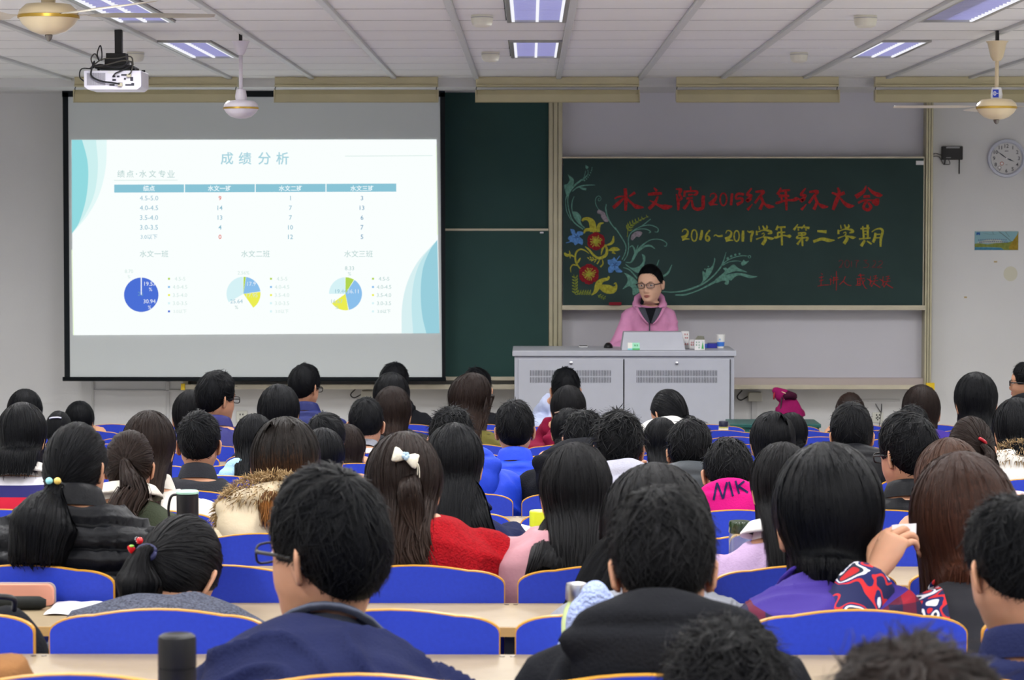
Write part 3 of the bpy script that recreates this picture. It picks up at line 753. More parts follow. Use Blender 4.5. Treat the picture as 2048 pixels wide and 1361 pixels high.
# ------------------------------------------------------------------ chalkboard strip lights (unlit) under the ceiling edge
YF = 16.16
words = ['over the projector side of the screen', 'over the clock-side half of the screen', 'over the bare chalkboard and the first board post', 'over the chalk lettering', 'nearest the clock']
for (ua, ub), w_ in zip(((150, 475), (550, 876), (952, 1278), (1353, 1677), (1750, 2076)), words):
    x0, x1, z0, z1 = rect(ua, ub, 157, 172, YF); xc = (x0 + x1) / 2
    rz = CEIL_Z - .06
    root = empty('board_light', (xc, YF, z0)); tag(root, 'cream strip light hanging above the boards, %s' % w_, 'light', 'strip lights above the boards')
    h = (x1 - x0) / 2
    zt = CEIL_Z
    m_ = MB().box(-h, h, -.02, .06, 0, zt - z0 - .001); m_.box(-h, h, -.035, .07, -.006, .006); m_.build('channel', M_cream, root, bevel=.003)
    _, _, q0, q1 = rect(ua, ub, 180, 206, YF)
    q0 -= z0; q1 -= z0
    prof = [(-.010, q1), (-.030, q1 - (q1 - q0) * .35), (-.042, q0 + .006), (-.050, q0), (-.046, q0), (-.036, q0 + .008), (-.024, q1 - (q1 - q0) * .35), (-.004, q1)]
    m_ = MB(); m_.loft([[(-h - .004, y, z) for y, z in prof], [(h + .004, y, z) for y, z in prof]]); m_.build('reflector', M_cream, root)
    m_ = MB().box(-h - .004, -h + .002, -.05, .03, q0 + .012, q1); m_.box(h - .002, h + .004, -.05, .03, q0 + .012, q1); m_.build('end_plate', M_cream, root)
    for sx in (-h + .006, h - .006):
        MB().tube([(sx, .0, .0), (sx - .006, -.01, q1 + .005), (sx, -.006, q1 - .004)], .003, 6).build('hanger', M_dark, root)
    MB().tube([(-h + .05, .015, q1 - .008), (h - .05, .015, q1 - .008)], .012, 10).build('tube', M_white, root, smooth=True)

# ------------------------------------------------------------------ ceiling fans
M_fan_cream = mat('fan enamel cream', (214, 196, 160), .3, .5, coat=.3)
M_fan_white = mat('fan enamel white', (214, 208, 216), .35, .5)
M_gold = mat('gold band', (196, 160, 70), .3, .5, metal=.8)
M_blade = mat('fan blade', (206, 198, 182), .4, .5)
def fan(u, Y, v_hub, hub_r, label, blades, body, sticker=False, twist=1., canopy=True, v_can=(83, 110), can_r=.036):
    p = at(u, v_hub, Y)
    root = empty('ceiling_fan', (p.x, Y, p.z)); tag(root, label, 'fan', 'ceiling fans')
    zc = CEIL_Z - p.z
    r = hub_r
    MB().lathe([(.2 * r, .42 * r), (.75 * r, .36 * r), (.95 * r, .18 * r), (1.0 * r, .04 * r), (.98 * r, 0)], seg=28).build('motor_cover', body, root, smooth='auto')
    MB().lathe([(.985 * r, .0), (1.02 * r, .0), (1.02 * r, -.10 * r), (.985 * r, -.10 * r)], seg=28).build('band', M_gold, root, smooth='auto')
    MB().lathe([(.98 * r, -.10 * r), (.86 * r, -.30 * r), (.6 * r, -.52 * r), (.3 * r, -.62 * r), (.05 * r, -.64 * r)], seg=28).build('motor_bowl', body, root, smooth='auto')
    if not canopy or body is not M_fan_white:
        MB().lathe([(.012, -.62 * r), (.016, -.66 * r), (.012, -.78 * r), (.004, -.86 * r)], seg=12).build('finial', M_steel if body is M_fan_white else mat('pewter', (120, 116, 110), .4, .5, metal=.7), root, smooth='auto')
    MB().lathe([(.010, .3 * r), (.010, zc - .06)], seg=12).build('rod', body, root, smooth=True)
    MB().lathe([(.028, .40 * r), (.030, .42 * r + .02), (.024, .42 * r + .055)], seg=18).build('collar', M_white if sticker else body, root, smooth='auto')
    if canopy:
        ca = at(u, v_can[1], Y).z - p.z; cb = at(u, v_can[0], Y).z - p.z
        MB().lathe([(.4 * can_r, ca), (.7 * can_r, ca + .02), (.85 * can_r, (ca + cb) / 2), (1.05 * can_r, cb - .01), (1.25 * can_r, cb), (1.2 * can_r, cb + .001)], seg=20).build('canopy', body, root, smooth='auto')
    MB().box(-.008, .008, -.012, .012, zc - .075, zc - .001).build('bracket', M_black, root)
    if sticker:
        m_ = MB(); m_.box(-.026, .004, -.033, -.031, .42 * r + .004, .42 * r + .044)
        m_.build('sticker', mat('blue sticker', (44, 66, 180), .5, .3), root)
        m_ = MB()
        ribbon_pts = [(-.016 + .008 * math.cos(a), .42 * r + .024 + .011 * math.sin(a)) for a in np.linspace(0, 2 * math.pi, 14)]
        for a, b in zip(ribbon_pts[:-1], ribbon_pts[1:]):
            m_.add([(a[0], -.0335, a[1]), (b[0], -.0335, b[1]), (-.016 + (b[0] + .016) * .7, -.0335, .42 * r + .024 + (b[1] - .42 * r - .024) * .7), (-.016 + (a[0] + .016) * .7, -.0335, .42 * r + .024 + (a[1] - .42 * r - .024) * .7)], [(0, 1, 2, 3)])
        m_.box(-.0175, -.0145, -.0336, -.033, .42 * r + .018, .42 * r + .030); m_.box(-.006, .002, -.0336, -.033, .42 * r + .0225, .42 * r + .0255)
        m_.build('sticker_print', M_white, root)
    for ang, L_ in blades:
        ca, sa = math.cos(math.radians(ang)), math.sin(math.radians(ang))
        rings = []
        for t, w, tw in ((.9 * r, .022, 0), (1.25 * r, .024, 4), (1.5 * r, .055, 11), (.4 * L_, .068, 13), (.8 * L_, .072, 12), (.97 * L_, .066, 11), (L_, .050, 11)):
            ring = []
            for k in range(8):
                a = k / 8 * 2 * math.pi
                yy, zz = w * math.cos(a), .0025 * math.sin(a)
                tr = math.radians(tw * twist)
                yy, zz = yy * math.cos(tr) - zz * math.sin(tr), yy * math.sin(tr) + zz * math.cos(tr)
                ring.append((t * ca - yy * sa, t * sa + yy * ca, zz + .02 * r))
            rings.append(ring)
        MB().loft(rings).build('blade', M_blade, root, smooth='auto')
fan(97, 9.6, 31, .120, 'cream ceiling fan with gold band beside the projector', [(-48, .72), (4, .66), (172, .66)], M_fan_cream, canopy=False)
fan(482, 12.35, 215, .090, 'white ceiling fan hanging in front of the projection screen', [], M_fan_white, v_can=(83, 110), can_r=.038)
fan(1993, 12.28, 214, .102, 'cream ceiling fan with blue sticker hanging above the clock', [(176, .52), (4, .52), (92, .52)], M_fan_cream, sticker=True, twist=.25, v_can=(83, 122), can_r=.046)

# ------------------------------------------------------------------ projector on its pole
YP = 12.06
p = at(225, 178, YP)
pr = empty('projector', (p.x, YP, p.z)); tag(pr, 'white ceiling projector with a tangle of black cables on top', 'projector')
M_proj = mat('projector shell', (226, 224, 236), .4, .4)
W, D, H = .144, .24, .092
poly_ = [(-W, .012), (-W + .02, -.004), (W - .02, -.004), (W, .012), (W, H), (-W, H)]
m_ = MB().prism(poly_, 0, D); m_.build('body', M_proj, pr, bevel=.004)
m_ = MB()
for k in range(20): m_.box(-W + .016 + k * .0047, -W + .0185 + k * .0047, -.0012, .001, .018, H - .012)
m_.build('vent_grille', mat('vent slit', (120, 118, 128), .6, .3), pr)
ports = MB()
for (x, z, w, h) in ((.0, .058, .016, .009), (.022, .058, .014, .009), (.045, .066, .03, .008), (.075, .064, .02, .010), (.058, .046, .010, .009), (.09, .040, .014, .020), (.0, .040, .018, .010), (-.015, .016, .026, .008), (.03, .020, .020, .012), (.065, .016, .03, .008), (.095, .016, .014, .014)):
    ports.box(x, x + w, -.003, .001, z, z + h)
ports.build('ports', mat('port', (46, 46, 60), .5, .4), pr)
MB().box(-.024, .008, -.0015, .001, .078, .088).build('label', M_white, pr)
MB().box(.030, .052, -.02, .0, .012, .03).build('plug', mat('plug ivory', (190, 184, 160), .5, .3), pr, bevel=.003)
MB().box(.074, .096, -.02, .0, .058, .074).build('plug', mat('plug ivory', (190, 184, 160)), pr, bevel=.003)
zc = CEIL_Z - p.z
MB().box(-.005, .031, .10, .136, .15, zc - .003).build('pole', M_black, pr)
MB().box(-.045, .055, .07, .16, .150, .185).build('pole_clamp', M_black, pr, bevel=.003)
m_ = MB().box(-.095, .095, .03, .2, H + .012, H + .03); m_.box(-.05, .06, .06, .17, H + .03, .155)
for sx in (-.085, .08):
    m_.box(sx, sx + .012, .05, .062, H, H + .014)
m_.build('mount_plate', M_black, pr, bevel=.003)
rn = random.Random(7)
cabs = [[(-.09, .02, H + .02), (-.02, -.01, H + .03), (.06, -.005, H + .05), (.10, .0, H + .035), (.098, -.02, .085), (.085, -.022, .07)],
        [(-.10, .03, H + .015), (-.09, -.005, H + .045), (-.105, -.012, .07), (-.06, -.018, .040), (.0, -.02, .030), (.04, -.02, .024)],
        [(-.07, .02, H + .05), (-.075, .0, H + .085), (-.06, .0, H + .125), (-.052, .0, H + .09), (-.055, .01, H + .05)],
        [(-.10, .04, H + .02), (-.11, .02, H + .06), (-.09, .02, H + .085), (-.07, .02, H + .05)],
        [(-.11, .05, H + .012), (-.16, .03, H + .01), (-.17, .03, H - .03), (-.145, .03, H - .055)],
        [(.10, .02, H + .03), (.05, -.012, H - .0), (.02, -.018, .078), (.008, -.02, .064)],
        [(-.11, .01, H + .015), (-.05, -.01, H + .055), (.02, -.006, H + .06), (.09, .01, H + .07), (.10, .03, H + .03)],
        [(-.12, .02, H + .01), (-.06, -.004, H + .030), (.03, -.01, H + .012), (.09, .0, H + .045), (.095, .03, H + .03)]]
for i, c in enumerate(cabs):
    MB().tube(crom(c, 6), .0036 if i != 1 else .0045, 6).build('cable', mat('cable', (34, 34, 38), .5, .3) if i % 3 else mat('grey cable', (74, 72, 66), .5, .3), pr, smooth=True)
MB().lathe([(.018, .0), (.018, .016)], cx=.1, cy=.1, seg=12).xform(Matrix.Translation((0, 0, H))).build('foot', M_black, pr, smooth='auto')
MB().lathe([(.010, .0), (.010, .014)], cx=.125, cy=.19, seg=12).xform(Matrix.Translation((0, 0, H))).build('foot', M_black, pr, smooth='auto')

# ------------------------------------------------------------------ domes on the ceiling
M_dome = mat('dome plastic', (214, 212, 196), .4, .4)
for u, v, r, w_ in ((964, 30, .052, 'beside the middle light fitting'), (981, 104, .052, 'near the boards beside the middle fitting'), (1731, 31, .055, 'beside the half dark light fitting'), (1598, 105, .052, 'near the boards on the clock side'), (271, 104, .050, 'behind the projector')):
    d_ = ROT @ Vector(((u - 1024) / FPX, -(v - 680.5) / FPX, -1)); Yd = .972 / d_.z * d_.y
    p = at(u, v, Yd)
    m_ = MB().lathe([(.96 * r, 0), (r, -.008), (.98 * r, -.03), (.86 * r, -.048), (.62 * r, -.056), (.05 * r, -.058)][::1], seg=24)
    o = m_.build('ceiling_dome', M_dome, smooth='auto'); o.location = (p.x, Yd, CEIL_Z - .0005)
    MB().lathe([(1.0 * r, -.010), (1.03 * r, -.012), (1.0 * r, -.014)], seg=24, cap0=False, cap1=False).build('seam_ring', M_frame, o, smooth=True)
    tag(o, 'small round plastic ceiling dome ' + w_, 'sensor', 'ceiling domes')

# ------------------------------------------------------------------ clock, router box, poster, sockets
p = at(2012, 317, WALL_Y); r = 38.5 * WALL_Y / FPX
ck = empty('wall_clock', (p.x, WALL_Y, p.z)); tag(ck, 'round white wall clock showing ten to four', 'clock')
def lathe_y(prof, seg=40, cap1=True):
    m = MB().lathe(prof, seg=seg, cap1=cap1); m.v = [(x, -z, y) for x, y, z in m.v]; m.f = [f[::-1] for f in m.f]; return m
lathe_y([(r * .97, .001), (r, .02), (r * .97, .035), (r * .86, .038), (r * .80, .026), (r * .80, .02)], cap1=False).build('rim', mat('clock rim', (196, 200, 214), .4, .4), ck, smooth='auto')
lathe_y([(r * .81, .010), (r * .81, .018)]).build('face', mat('clock face', (206, 206, 206), .6, .3), ck)
m_ = MB()
for h in range(1, 13):
    a = math.radians(30 * h)
    text_local(m_, str(h), .64 * r * math.sin(a), .64 * r * math.cos(a), .19 * r, -.0185, .012)
m_.box(-.09 * r, .09 * r, -.0186, -.018, .36 * r, .39 * r); m_.box(-.05 * r, .05 * r, -.0186, -.018, -.34 * r, -.325 * r)
m_.build('numerals', mat('clock ink', (58, 60, 66), .6, .2), ck)
def hand(name, ang, L_, w, y):
    a = math.radians(ang); s, c = math.sin(a), math.cos(a)
    pts = [(-.06, .0), (.15, -w * .5), (.45, -w), (.8, -w * .35), (1, 0), (.8, w * .35), (.45, w), (.15, w * .5)]
    MB().prism([(L_ * t * s + q * c, L_ * t * c - q * s) for t, q in pts], y - .002, y).build(name, mat('clock hands', (24, 36, 62), .4, .4), ck)
hand('hour_hand', 113, .44 * r, .035 * r, -.021); hand('minute_hand', 306, .62 * r, .028 * r, -.024)
lathe_y([(.04 * r, .018), (.04 * r, .027)], 12).build('pivot', M_white, ck)
for cx, cz, m__ in ((-.24, -.27, mat('orange ring', (192, 120, 104), .5)), (-.36, -.48, mat('grey ring', (140, 136, 140), .5))):
    lathe_y([(.10 * r, .0), (.10 * r, .002), (.065 * r, .002)], 16).xform(Matrix.Translation((cx * r, -.0182, cz * r))).build('sticker', [m__], ck)
    lathe_y([(.066 * r, .0), (.066 * r, .003)], 16).xform(Matrix.Translation((cx * r, -.0182, cz * r))).build('sticker', M_white, ck)
M_glass = mat('clear glass', (255, 255, 255), .02, .5, trans=1.)

x0, x1, z0, z1 = rect(1882, 1924, 293, 320, WALL_Y)
rt = empty('wall_router', ((x0 + x1) / 2, WALL_Y, z0)); tag(rt, 'small black wireless box with one antenna on the wall by the clock', 'router')
w = (x1 - x0) / 2
MB().box(-w, w, -.04, 0, 0, z1 - z0).build('case', M_black, rt, bevel=.005)
MB().box(-w * .6, w * .68, -.0415, -.040, (z1 - z0) * .85, (z1 - z0) * .97).build('light_strip', mat('grey label', (150, 150, 152), .5), rt)
m_ = MB().box(-w * .6, -w * .15, -.0412, -.040, (z1 - z0) * .13, (z1 - z0) * .18); m_.build('maker_mark', mat('grey label', (150, 150, 152)), rt)
MB().tube([(w * .68, -.03, .0), (w * .68, -.03, -.10)], .005, 8).build('antenna', M_black, rt, smooth=True)
for k, c in enumerate(([(-w * .7, -.02, 0), (-w * .7, -.02, -.03), (-w * .2, -.02, -.03), (-w * .3, -.02, 0)], [(-w * .9, -.02, .03), (-w * 1.5, -.01, .045), (-w * 1.75, -.01, .04)], [(-w * .6, -.02, 0), (-w * .75, -.02, -.035), (-w * 1.2, -.01, .02), (-w * 1.75, -.008, .025)])):
    MB().tube(crom(c, 6), .0028, 6).build('wire', M_black, rt, smooth=True)

x0, x1, z0, z1 = rect(1949, 2036.5, 463, 500.5, WALL_Y)
po = empty('wall_poster', ((x0 + x1) / 2, WALL_Y, (z0 + z1) / 2)); tag(po, 'small blue and yellow landscape poster below the clock', 'poster')
w, h = (x1 - x0) / 2, (z1 - z0) / 2
MB().box(-w, w, -.004, 0, -h, h).build('sheet', mat('poster sky', (132, 172, 182), .6, .2), po)
def pp(pts, m, lay): return MB().add([(-w + 2 * w * a, -.0042 - .0004 * lay, h - 2 * h * b) for a, b in pts], [tuple(range(len(pts)))])
pc = lambda n, c: mat('poster ' + n, c, .6, .2, var=(60, .2))
pp([(0, .85), (.3, .86), (.62, .88), (.7, 1), (0, 1)], 0, 1).build('water', pc('water', (62, 122, 152)), po)
pp([(0, .66), (.12, .64), (.3, .70), (.5, .62), (.75, .6), (.9, .5), (1, .3), (1, 1), (.68, 1), (.6, .87), (.3, .84), (0, .84)], 0, 2).build('trees', pc('trees', (122, 132, 62)), po)
pp([(.86, .55), (.97, .2), (1, .0), (1, 1), (.8, .98), (.78, .85)], 0, 3).build('tree', pc('gold tree', (150, 128, 42)), po)
pp([(.03, .62), (.1, .55), (.25, .46), (.45, .43), (.6, .47), (.68, .56), (.6, .62), (.3, .64)], 0, 4).build('bridge', pc('building', (176, 182, 172)), po)
m_ = MB()
for k in range(14):
    a = .08 + k * .048; b = .40 + .35 * (a - .42) ** 2
    m_.add([(-w + 2 * w * q, -.0066, h - 2 * h * t) for q, t in ((a, b), (a + .026, b), (a + .026, b + .05), (a, b + .05))], [(0, 1, 2, 3)])
    m_.add([(-w + 2 * w * q, -.0066, h - 2 * h * t) for q, t in ((a + .02, b + .12), (a + .05, b + .12), (a + .05, b + .17), (a + .02, b + .17))], [(0, 1, 2, 3)])
m_.build('windows', pc('windows', (96, 106, 140)), po)
pp([(.035, .06), (.12, .06), (.12, .2), (.09, .2), (.08, .14), (.06, .2), (.035, .2)], 0, 6).build('emblem', pc('emblem', (46, 92, 152)), po)
m_ = MB()
for pts in ([(.55, 0, .012), (.7, .25, .012), (.85, .55, .008)], [(.7, 0, .008), (.8, .3, .006)], [(.2, .1, .006), (.42, .17, .008), (.6, .1, .006)], [(.41, .0, .008), (.43, .16, .006)]):
    Q = crom(pts, 5)
    for a, b in zip(Q[:-1], Q[1:]):
        m_.add([(-w + 2 * w * q, -.0072, h - 2 * h * t) for q, t in ((a[0], a[1]), (b[0], b[1]), (b[0] - b[2], b[1] + b[2]), (a[0] - a[2], a[1] + a[2]))], [(0, 1, 2, 3)])
m_.build('branches', pc('branches', (92, 104, 96)), po)

def socket(u0, u1, v0, v1, label, dots):
    x0, x1, z0, z1 = rect(u0, u1, v0, v1, WALL_Y)
    r_ = empty('wall_socket', ((x0 + x1) / 2, WALL_Y, (z0 + z1) / 2)); tag(r_, label, 'socket')
    w, h = (x1 - x0) / 2, (z1 - z0) / 2
    MB().box(-w, w, -.012, 0, -h, h).build('plate', mat('socket plate', (206, 206, 196), .5, .3), r_, bevel=.003)
    m_ = MB()
    for a, b in dots: m_.box(w * a - .004, w * a + .004, -.0128, -.011, h * b - .006, h * b + .006)
    m_.build('holes', M_dark, r_)
socket(473, 495, 822, 846, 'white wall socket under the projection screen', [(-.3, .4), (.2, .4), (-.3, -.45), (.25, -.45)])
socket(1744, 1766, 825, 846, 'white wall socket with a black lead, on the clock side', [(-.2, .5), (.3, .5), (-.25, -.1), (.0, -.4), (.3, -.1), (.0, .1)])
p = at(1752, 808, WALL_Y)
ew = MB().tube(crom([(p.x - .005, WALL_Y - .012, p.z), (p.x + .012, WALL_Y - .02, p.z - .03), (p.x + .035, WALL_Y - .015, p.z - .06), (p.x + .038, WALL_Y - .012, p.z + .0), (p.x + .036, WALL_Y - .012, p.z - .05), (p.x + .025, WALL_Y - .01, p.z - .15), (p.x + .02, WALL_Y - .01, p.z - .2)], 6), .0028, 6).build('hanging_lead', M_black, smooth=True)
tag(ew, 'thin black lead hanging from the wall over the socket', 'cable')
def box_under(u0, u1, v0, v1, label, cab):
    x0, x1, z0, z1 = rect(u0, u1, v0, v1, WALL_Y - .05)
    r_ = empty('junction_box', ((x0 + x1) / 2, WALL_Y, z0)); tag(r_, label, 'box')
    w = (x1 - x0) / 2
    MB().prism([(-w, 0), (w, 0), (w, (z1 - z0) * .7), (w * .85, z1 - z0), (-w * .85, z1 - z0), (-w, (z1 - z0) * .7)], -.07, 0).build('case', mat('ivory box', (190, 188, 178), .5, .3), r_, bevel=.004)
    MB().tube(crom([(-w, -.03, (z1 - z0) * .5), (-w - .05, -.03, (z1 - z0) * .1), (-w - .075, -.03, (z1 - z0) * .5), (-w - .04, -.03, (z1 - z0) * 1.2)], 6), .005, 6).build('cable', M_black, r_, smooth=True)
    MB().box(-.02, .02, -.012, 0, -.35, 0).build('cable_duct', mat('duct', (196, 196, 196), .6, .3), r_)
box_under(1496, 1524, 785, 803, 'ivory junction box under the chalk tray beside the podium', 1)
box_under(722, 746, 782, 798, 'ivory junction box under the chalk tray behind the seated students', 1)
for u0, u1, v0, v1, lb in ((185, 188, 764, 852, 'thin vertical cable duct under the corner of the screen'), (333, 339, 764, 838, 'vertical cable duct under the screen beside the chalk tray'), (188, 400, 780, 783, 'thin horizontal cable duct below the screen'), (1700, 1800, 799, 803, 'thin horizontal cable duct below the chalk tray on the clock side')):
    x0, x1, z0, z1 = rect(u0, u1, v0, v1, WALL_Y)
    o = MB().box(x0, x1, WALL_Y - .014, WALL_Y, z0, z1).build('trim_duct', mat('duct', (196, 196, 196)), bevel=.003); tag(o, lb, kind='structure')

# ------------------------------------------------------------------ podium
YPD = 15.75
M_grey = mat('grey enamel', (176, 178, 186), .4, .4, var=(12, .02))
pz = at(1248, 702, YPD).z
xl, xr = at(1025, 702, YPD).x, at(1473, 702, YPD).x
pd = empty('podium', ((xl + xr) / 2, YPD, DAIS)); tag(pd, 'grey metal teaching podium with two vented doors', 'podium')
PW = (xr - xl) / 2; PH = pz - DAIS; cx0 = (xl + xr) / 2
MB().box(-PW, PW, -.006, .60, PH - .036, PH).build('worktop', M_grey, pd, bevel=.004)
lx = lambda u: at(u, 720, YPD).x - cx0
lz = lambda v: at(1248, v, YPD).z - DAIS
MB().box(lx(1029), lx(1469), .012, .58, 0, PH - .036).build('body', M_grey, pd, bevel=.003)
for nm, (ua, ub) in (('door', (1037, 1246.5)), ('door', (1249, 1459.5))):
    d = empty(nm); d.parent = pd
    MB().box(lx(ua), lx(ub), -.004, .012, .05, lz(719)).build('door_panel', M_grey, d, bevel=.002)
    sa, sb = (1061, 1221) if ua < 1100 else (1274, 1433.5)
    m_ = MB(); n = 52
    for k in range(n):
        u = sa + (sb - sa) * k / (n - 1)
        for va, vb in ((741, 752.5), (755, 766)):
            m_.box(lx(u - .55), lx(u + .55), -.0052, -.003, lz(vb), lz(va))
    m_.build('vent_slots', M_dark, d)
    lk = (1142, 726.5) if ua < 1100 else (1353.5, 727)
    m_ = lathe_y([(.011, .0), (.011, .006), (.006, .009)], 14).xform(Matrix.Translation((lx(lk[0]), -.004, lz(lk[1])))); m_.build('lock', M_steel, d, smooth='auto')
MB().box(lx(1246.5), lx(1249), .010, .013, .05, lz(719)).build('door_gap', M_dark, pd)
MB().box(lx(1459.5), lx(1461.2), -.002, .013, .05, lz(719)).build('door_gap', M_dark, pd)
MB().box(lx(1030), lx(1468), .004, .012, lz(713.5), lz(711)).build('top_shadow_gap', M_dark, pd)

def glyph(m, cx, cz, h, y, seed):
    """an unreadable printed character: a few short strokes"""
    r_ = random.Random(seed); t = h * .09
    for k in range(3):
        z = cz + h * (.32 - .32 * k) + r_.uniform(-.04, .04) * h; a = r_.uniform(.25, .48) * h
        m.add([(cx - a, y, z - t), (cx + a, y, z - t), (cx + a, y, z + t), (cx - a, y, z + t)], [(0, 1, 2, 3)])
    x = cx + r_.uniform(-.2, .2) * h
    m.add([(x - t, y, cz - h * .45), (x + t, y, cz - h * .45), (x + t, y, cz + h * .45), (x - t, y, cz + h * .45)], [(0, 1, 2, 3)])
# things on the podium
TZ = pz
def on_top(u, v, back=None):
    """world point on the worktop under pixel (u, v)"""
    d_ = ROT @ Vector(((u - 1024) / FPX, -(v - 680.5) / FPX, -1)); t = (TZ - CAM_H) / d_.z
    return Vector((0, 0, CAM_H)) + d_ * t
p = on_top(1307, 701.5); q = p.y / FPX
mon = empty('monitor_hood', (p.x, p.y, TZ)); tag(mon, 'grey slanted monitor hood standing on the podium', 'monitor hood')
b0, b1, t0, t1, hh = -64 * q, 64 * q, -59 * q, 57 * q, 36.5 * q
m_ = MB(); m_.add([(b0, 0, 0.001), (b1, 0, .001), (t1, .03, hh), (t0, .03, hh), (b0, .26, .001), (b1, .26, .001), (t1, .20, hh), (t0, .20, hh)], [(0, 1, 2, 3), (1, 5, 6, 2), (5, 4, 7, 6), (4, 0, 3, 7), (3, 2, 6, 7), (0, 4, 5, 1)])
m_.build('hood_shell', M_grey, mon, bevel=.003)
s0 = (1255.5 - 1307) * q; s1 = (1279.5 - 1307) * q; sz0, sz1 = .004, 15.5 * q; sl_ = .03 / hh
def stk(a, b, c, d, m, lay): return MB().add([(a, c * sl_ - .001 * lay, c), (b, c * sl_ - .001 * lay, c), (b, d * sl_ - .001 * lay, d), (a, d * sl_ - .001 * lay, d)], [(0, 1, 2, 3)]).build('sticker', m, mon)
stk(s0, s1, sz0, sz1, mat('sticker mint', (160, 222, 190), .5), 1)
stk(s0, s0 + (s1 - s0) * .38, sz0 + .01, sz1, mat('sticker white', (226, 226, 214), .5), 2)
stk(s0 + (s1 - s0) * .38, s1, sz0, sz0 + .010, mat('sticker green', (70, 172, 98), .5), 2)
stk(s0, s0 + (s1 - s0) * .38, sz0, sz0 + .010, mat('sticker cyan', (120, 196, 206), .5), 2)
m_ = MB(); glyph(m_, s0 + (s1 - s0) * .6, sz1 * .66, .012, 0, 1); glyph(m_, s0 + (s1 - s0) * .8, sz1 * .66, .012, 0, 2); m_.v = [(x, z * sl_ - .004, z) for x, y, z in m_.v]; m_.build('sticker_text', mat('sticker green', (70, 172, 98)), mon)
# phone, mouse
p = on_top(1167, 696); q = p.y / FPX
o = MB().box(-9 * q, 9 * q, 0, .12, .001, .010).build('phone', mat('phone shell', (206, 206, 208), .3, .5), bevel=.004); o.location = (p.x, p.y, TZ); tag(o, 'slim pale phone lying at the empty end of the podium', 'phone')
MB().box(-8 * q, 8 * q, .006, .114, .010, .0108).build('phone_screen', M_black, o)
p = on_top(1217, 697); q = p.y / FPX
o = MB().ball((0, .05, 0), (9.2 * q, .05, 11 * q), 20, 12).build('computer_mouse', M_black, smooth=True)
for v in o.data.vertices: v.co.z = max(v.co.z, .0008)
o.location = (p.x, p.y, TZ); tag(o, 'black computer mouse on the podium by the speaker', 'mouse')
MB().box(-.004, .004, .015, .035, 11 * q * .88, 11 * q * .95).build('scroll_wheel', mat('mouse wheel', (90, 40, 40), .5), o)
def carton(u0, u1, v0, v1, label, depth=.06, ink=(196, 70, 70), open_=False, txt=()):
    p = on_top((u0 + u1) / 2, v1); q = p.y / FPX; w = (u1 - u0) / 2 * q; h = (v1 - v0) * q
    r_ = empty('chalk_carton', (p.x, p.y, TZ)); tag(r_, label, 'carton')
    MB().box(-w, w, 0, depth, .001, h).build('box', mat('white card', (222, 220, 220), .6, .2), r_, bevel=.0015)
    m_ = MB()
    for k_, (s_, cx, cz, sz) in enumerate(txt):
        for q_ in range(s_): glyph(m_, cx * w + q_ * sz * h * 1.1, cz * h, sz * h, -.0008, k_ * 7 + q_ + ink[0])
    if txt: m_.build('print', mat('ink %d' % ink[0], ink, .6), r_)
    return r_, w, h, q
carton(1362, 1378, 663, 697, 'tall white chalk carton with red marks beside the monitor hood', .05, (190, 74, 74), txt=((1, .0, .82, .1), (1, .55, .82, .1), (1, .1, .62, .1), (1, .55, .62, .1), (2, .1, .25, .12)))
carton(1378.5, 1390, 680, 698.5, 'short white chalk carton with red lettering between two cartons', .05, (204, 96, 104), txt=((1, -.3, .7, .2), (1, -.3, .45, .2), (1, .4, .7, .2), (1, .4, .45, .2)))
r_, w, h, q = carton(1389, 1402.5, 680, 701, 'open white chalk carton with green lettering and raised flap', .055, (70, 164, 120), txt=((1, -.4, .75, .16), (1, -.4, .5, .16), (1, .35, .75, .16), (1, .35, .5, .16), (1, .35, .25, .16)))
MB().box(w, w + 7 * q, .0, .05, .001, h).build('side_face', mat('white card', (222, 220, 220)), r_, bevel=.0015)
m_ = MB(); m_.add([(w + .001, -.001, h * .15), (w + 5 * q, -.001, h * .12), (w + 3 * q, -.001, h * .9)], [(0, 1, 2)]); m_.build('leaf_print', mat('leaf print', (64, 160, 84), .6), r_)
MB().add([(-w, 0, h), (w + 7 * q, .0, h), (w + 6 * q, .045, h + 7 * q), (w * .1, .045, h + 7.5 * q)], [(0, 1, 2, 3)]).build('flap', mat('card inside', (120, 120, 108), .8, .1), r_)
MB().add([(w * .1, .044, h + 7.5 * q), (w + 6 * q, .044, h + 7 * q), (w + 6.5 * q, .05, h + 3 * q), (w * .8, .05, h + 3 * q)], [(0, 1, 2, 3)]).build('flap', mat('white card', (222, 220, 220)), r_)
p = on_top(1425, 697); q = p.y / FPX
o = empty('blue_box', (p.x, p.y, TZ)); tag(o, 'low dark blue box lying between the cartons and the paper cup', 'box')
MB().box(-9.5 * q, 9 * q, 0, .06, .001, 9 * q).build('box', mat('deep blue card', (44, 48, 150), .5, .3), o, bevel=.002)
MB().box(-9.3 * q, 8.8 * q, .002, .058, 9 * q, 10.4 * q).build('lid', mat('dusk lid', (84, 88, 128), .4, .4), o, bevel=.001)
MB().box(-15.5 * q, -9.9 * q, .0, .05, .001, 8.5 * q).build('end_block', mat('mid blue card', (52, 84, 170), .5, .3), o, bevel=.002)
p = on_top(1442, 697.5); q = p.y / FPX
o = empty('paper_cup', (p.x, p.y + .03, TZ)); tag(o, 'white paper cup with a blue band at the end of the podium', 'cup')
MB().lathe([(6.4 * q, .001), (7.6 * q, 12 * q), (8.6 * q, 25.5 * q), (9.2 * q, 26 * q), (9.2 * q, 27.5 * q), (8.3 * q, 27.5 * q), (8.0 * q, 25 * q), (6.2 * q, .006)], seg=24).build('cup_wall', mat('paper white', (226, 226, 222), .6, .2), o, smooth='auto')
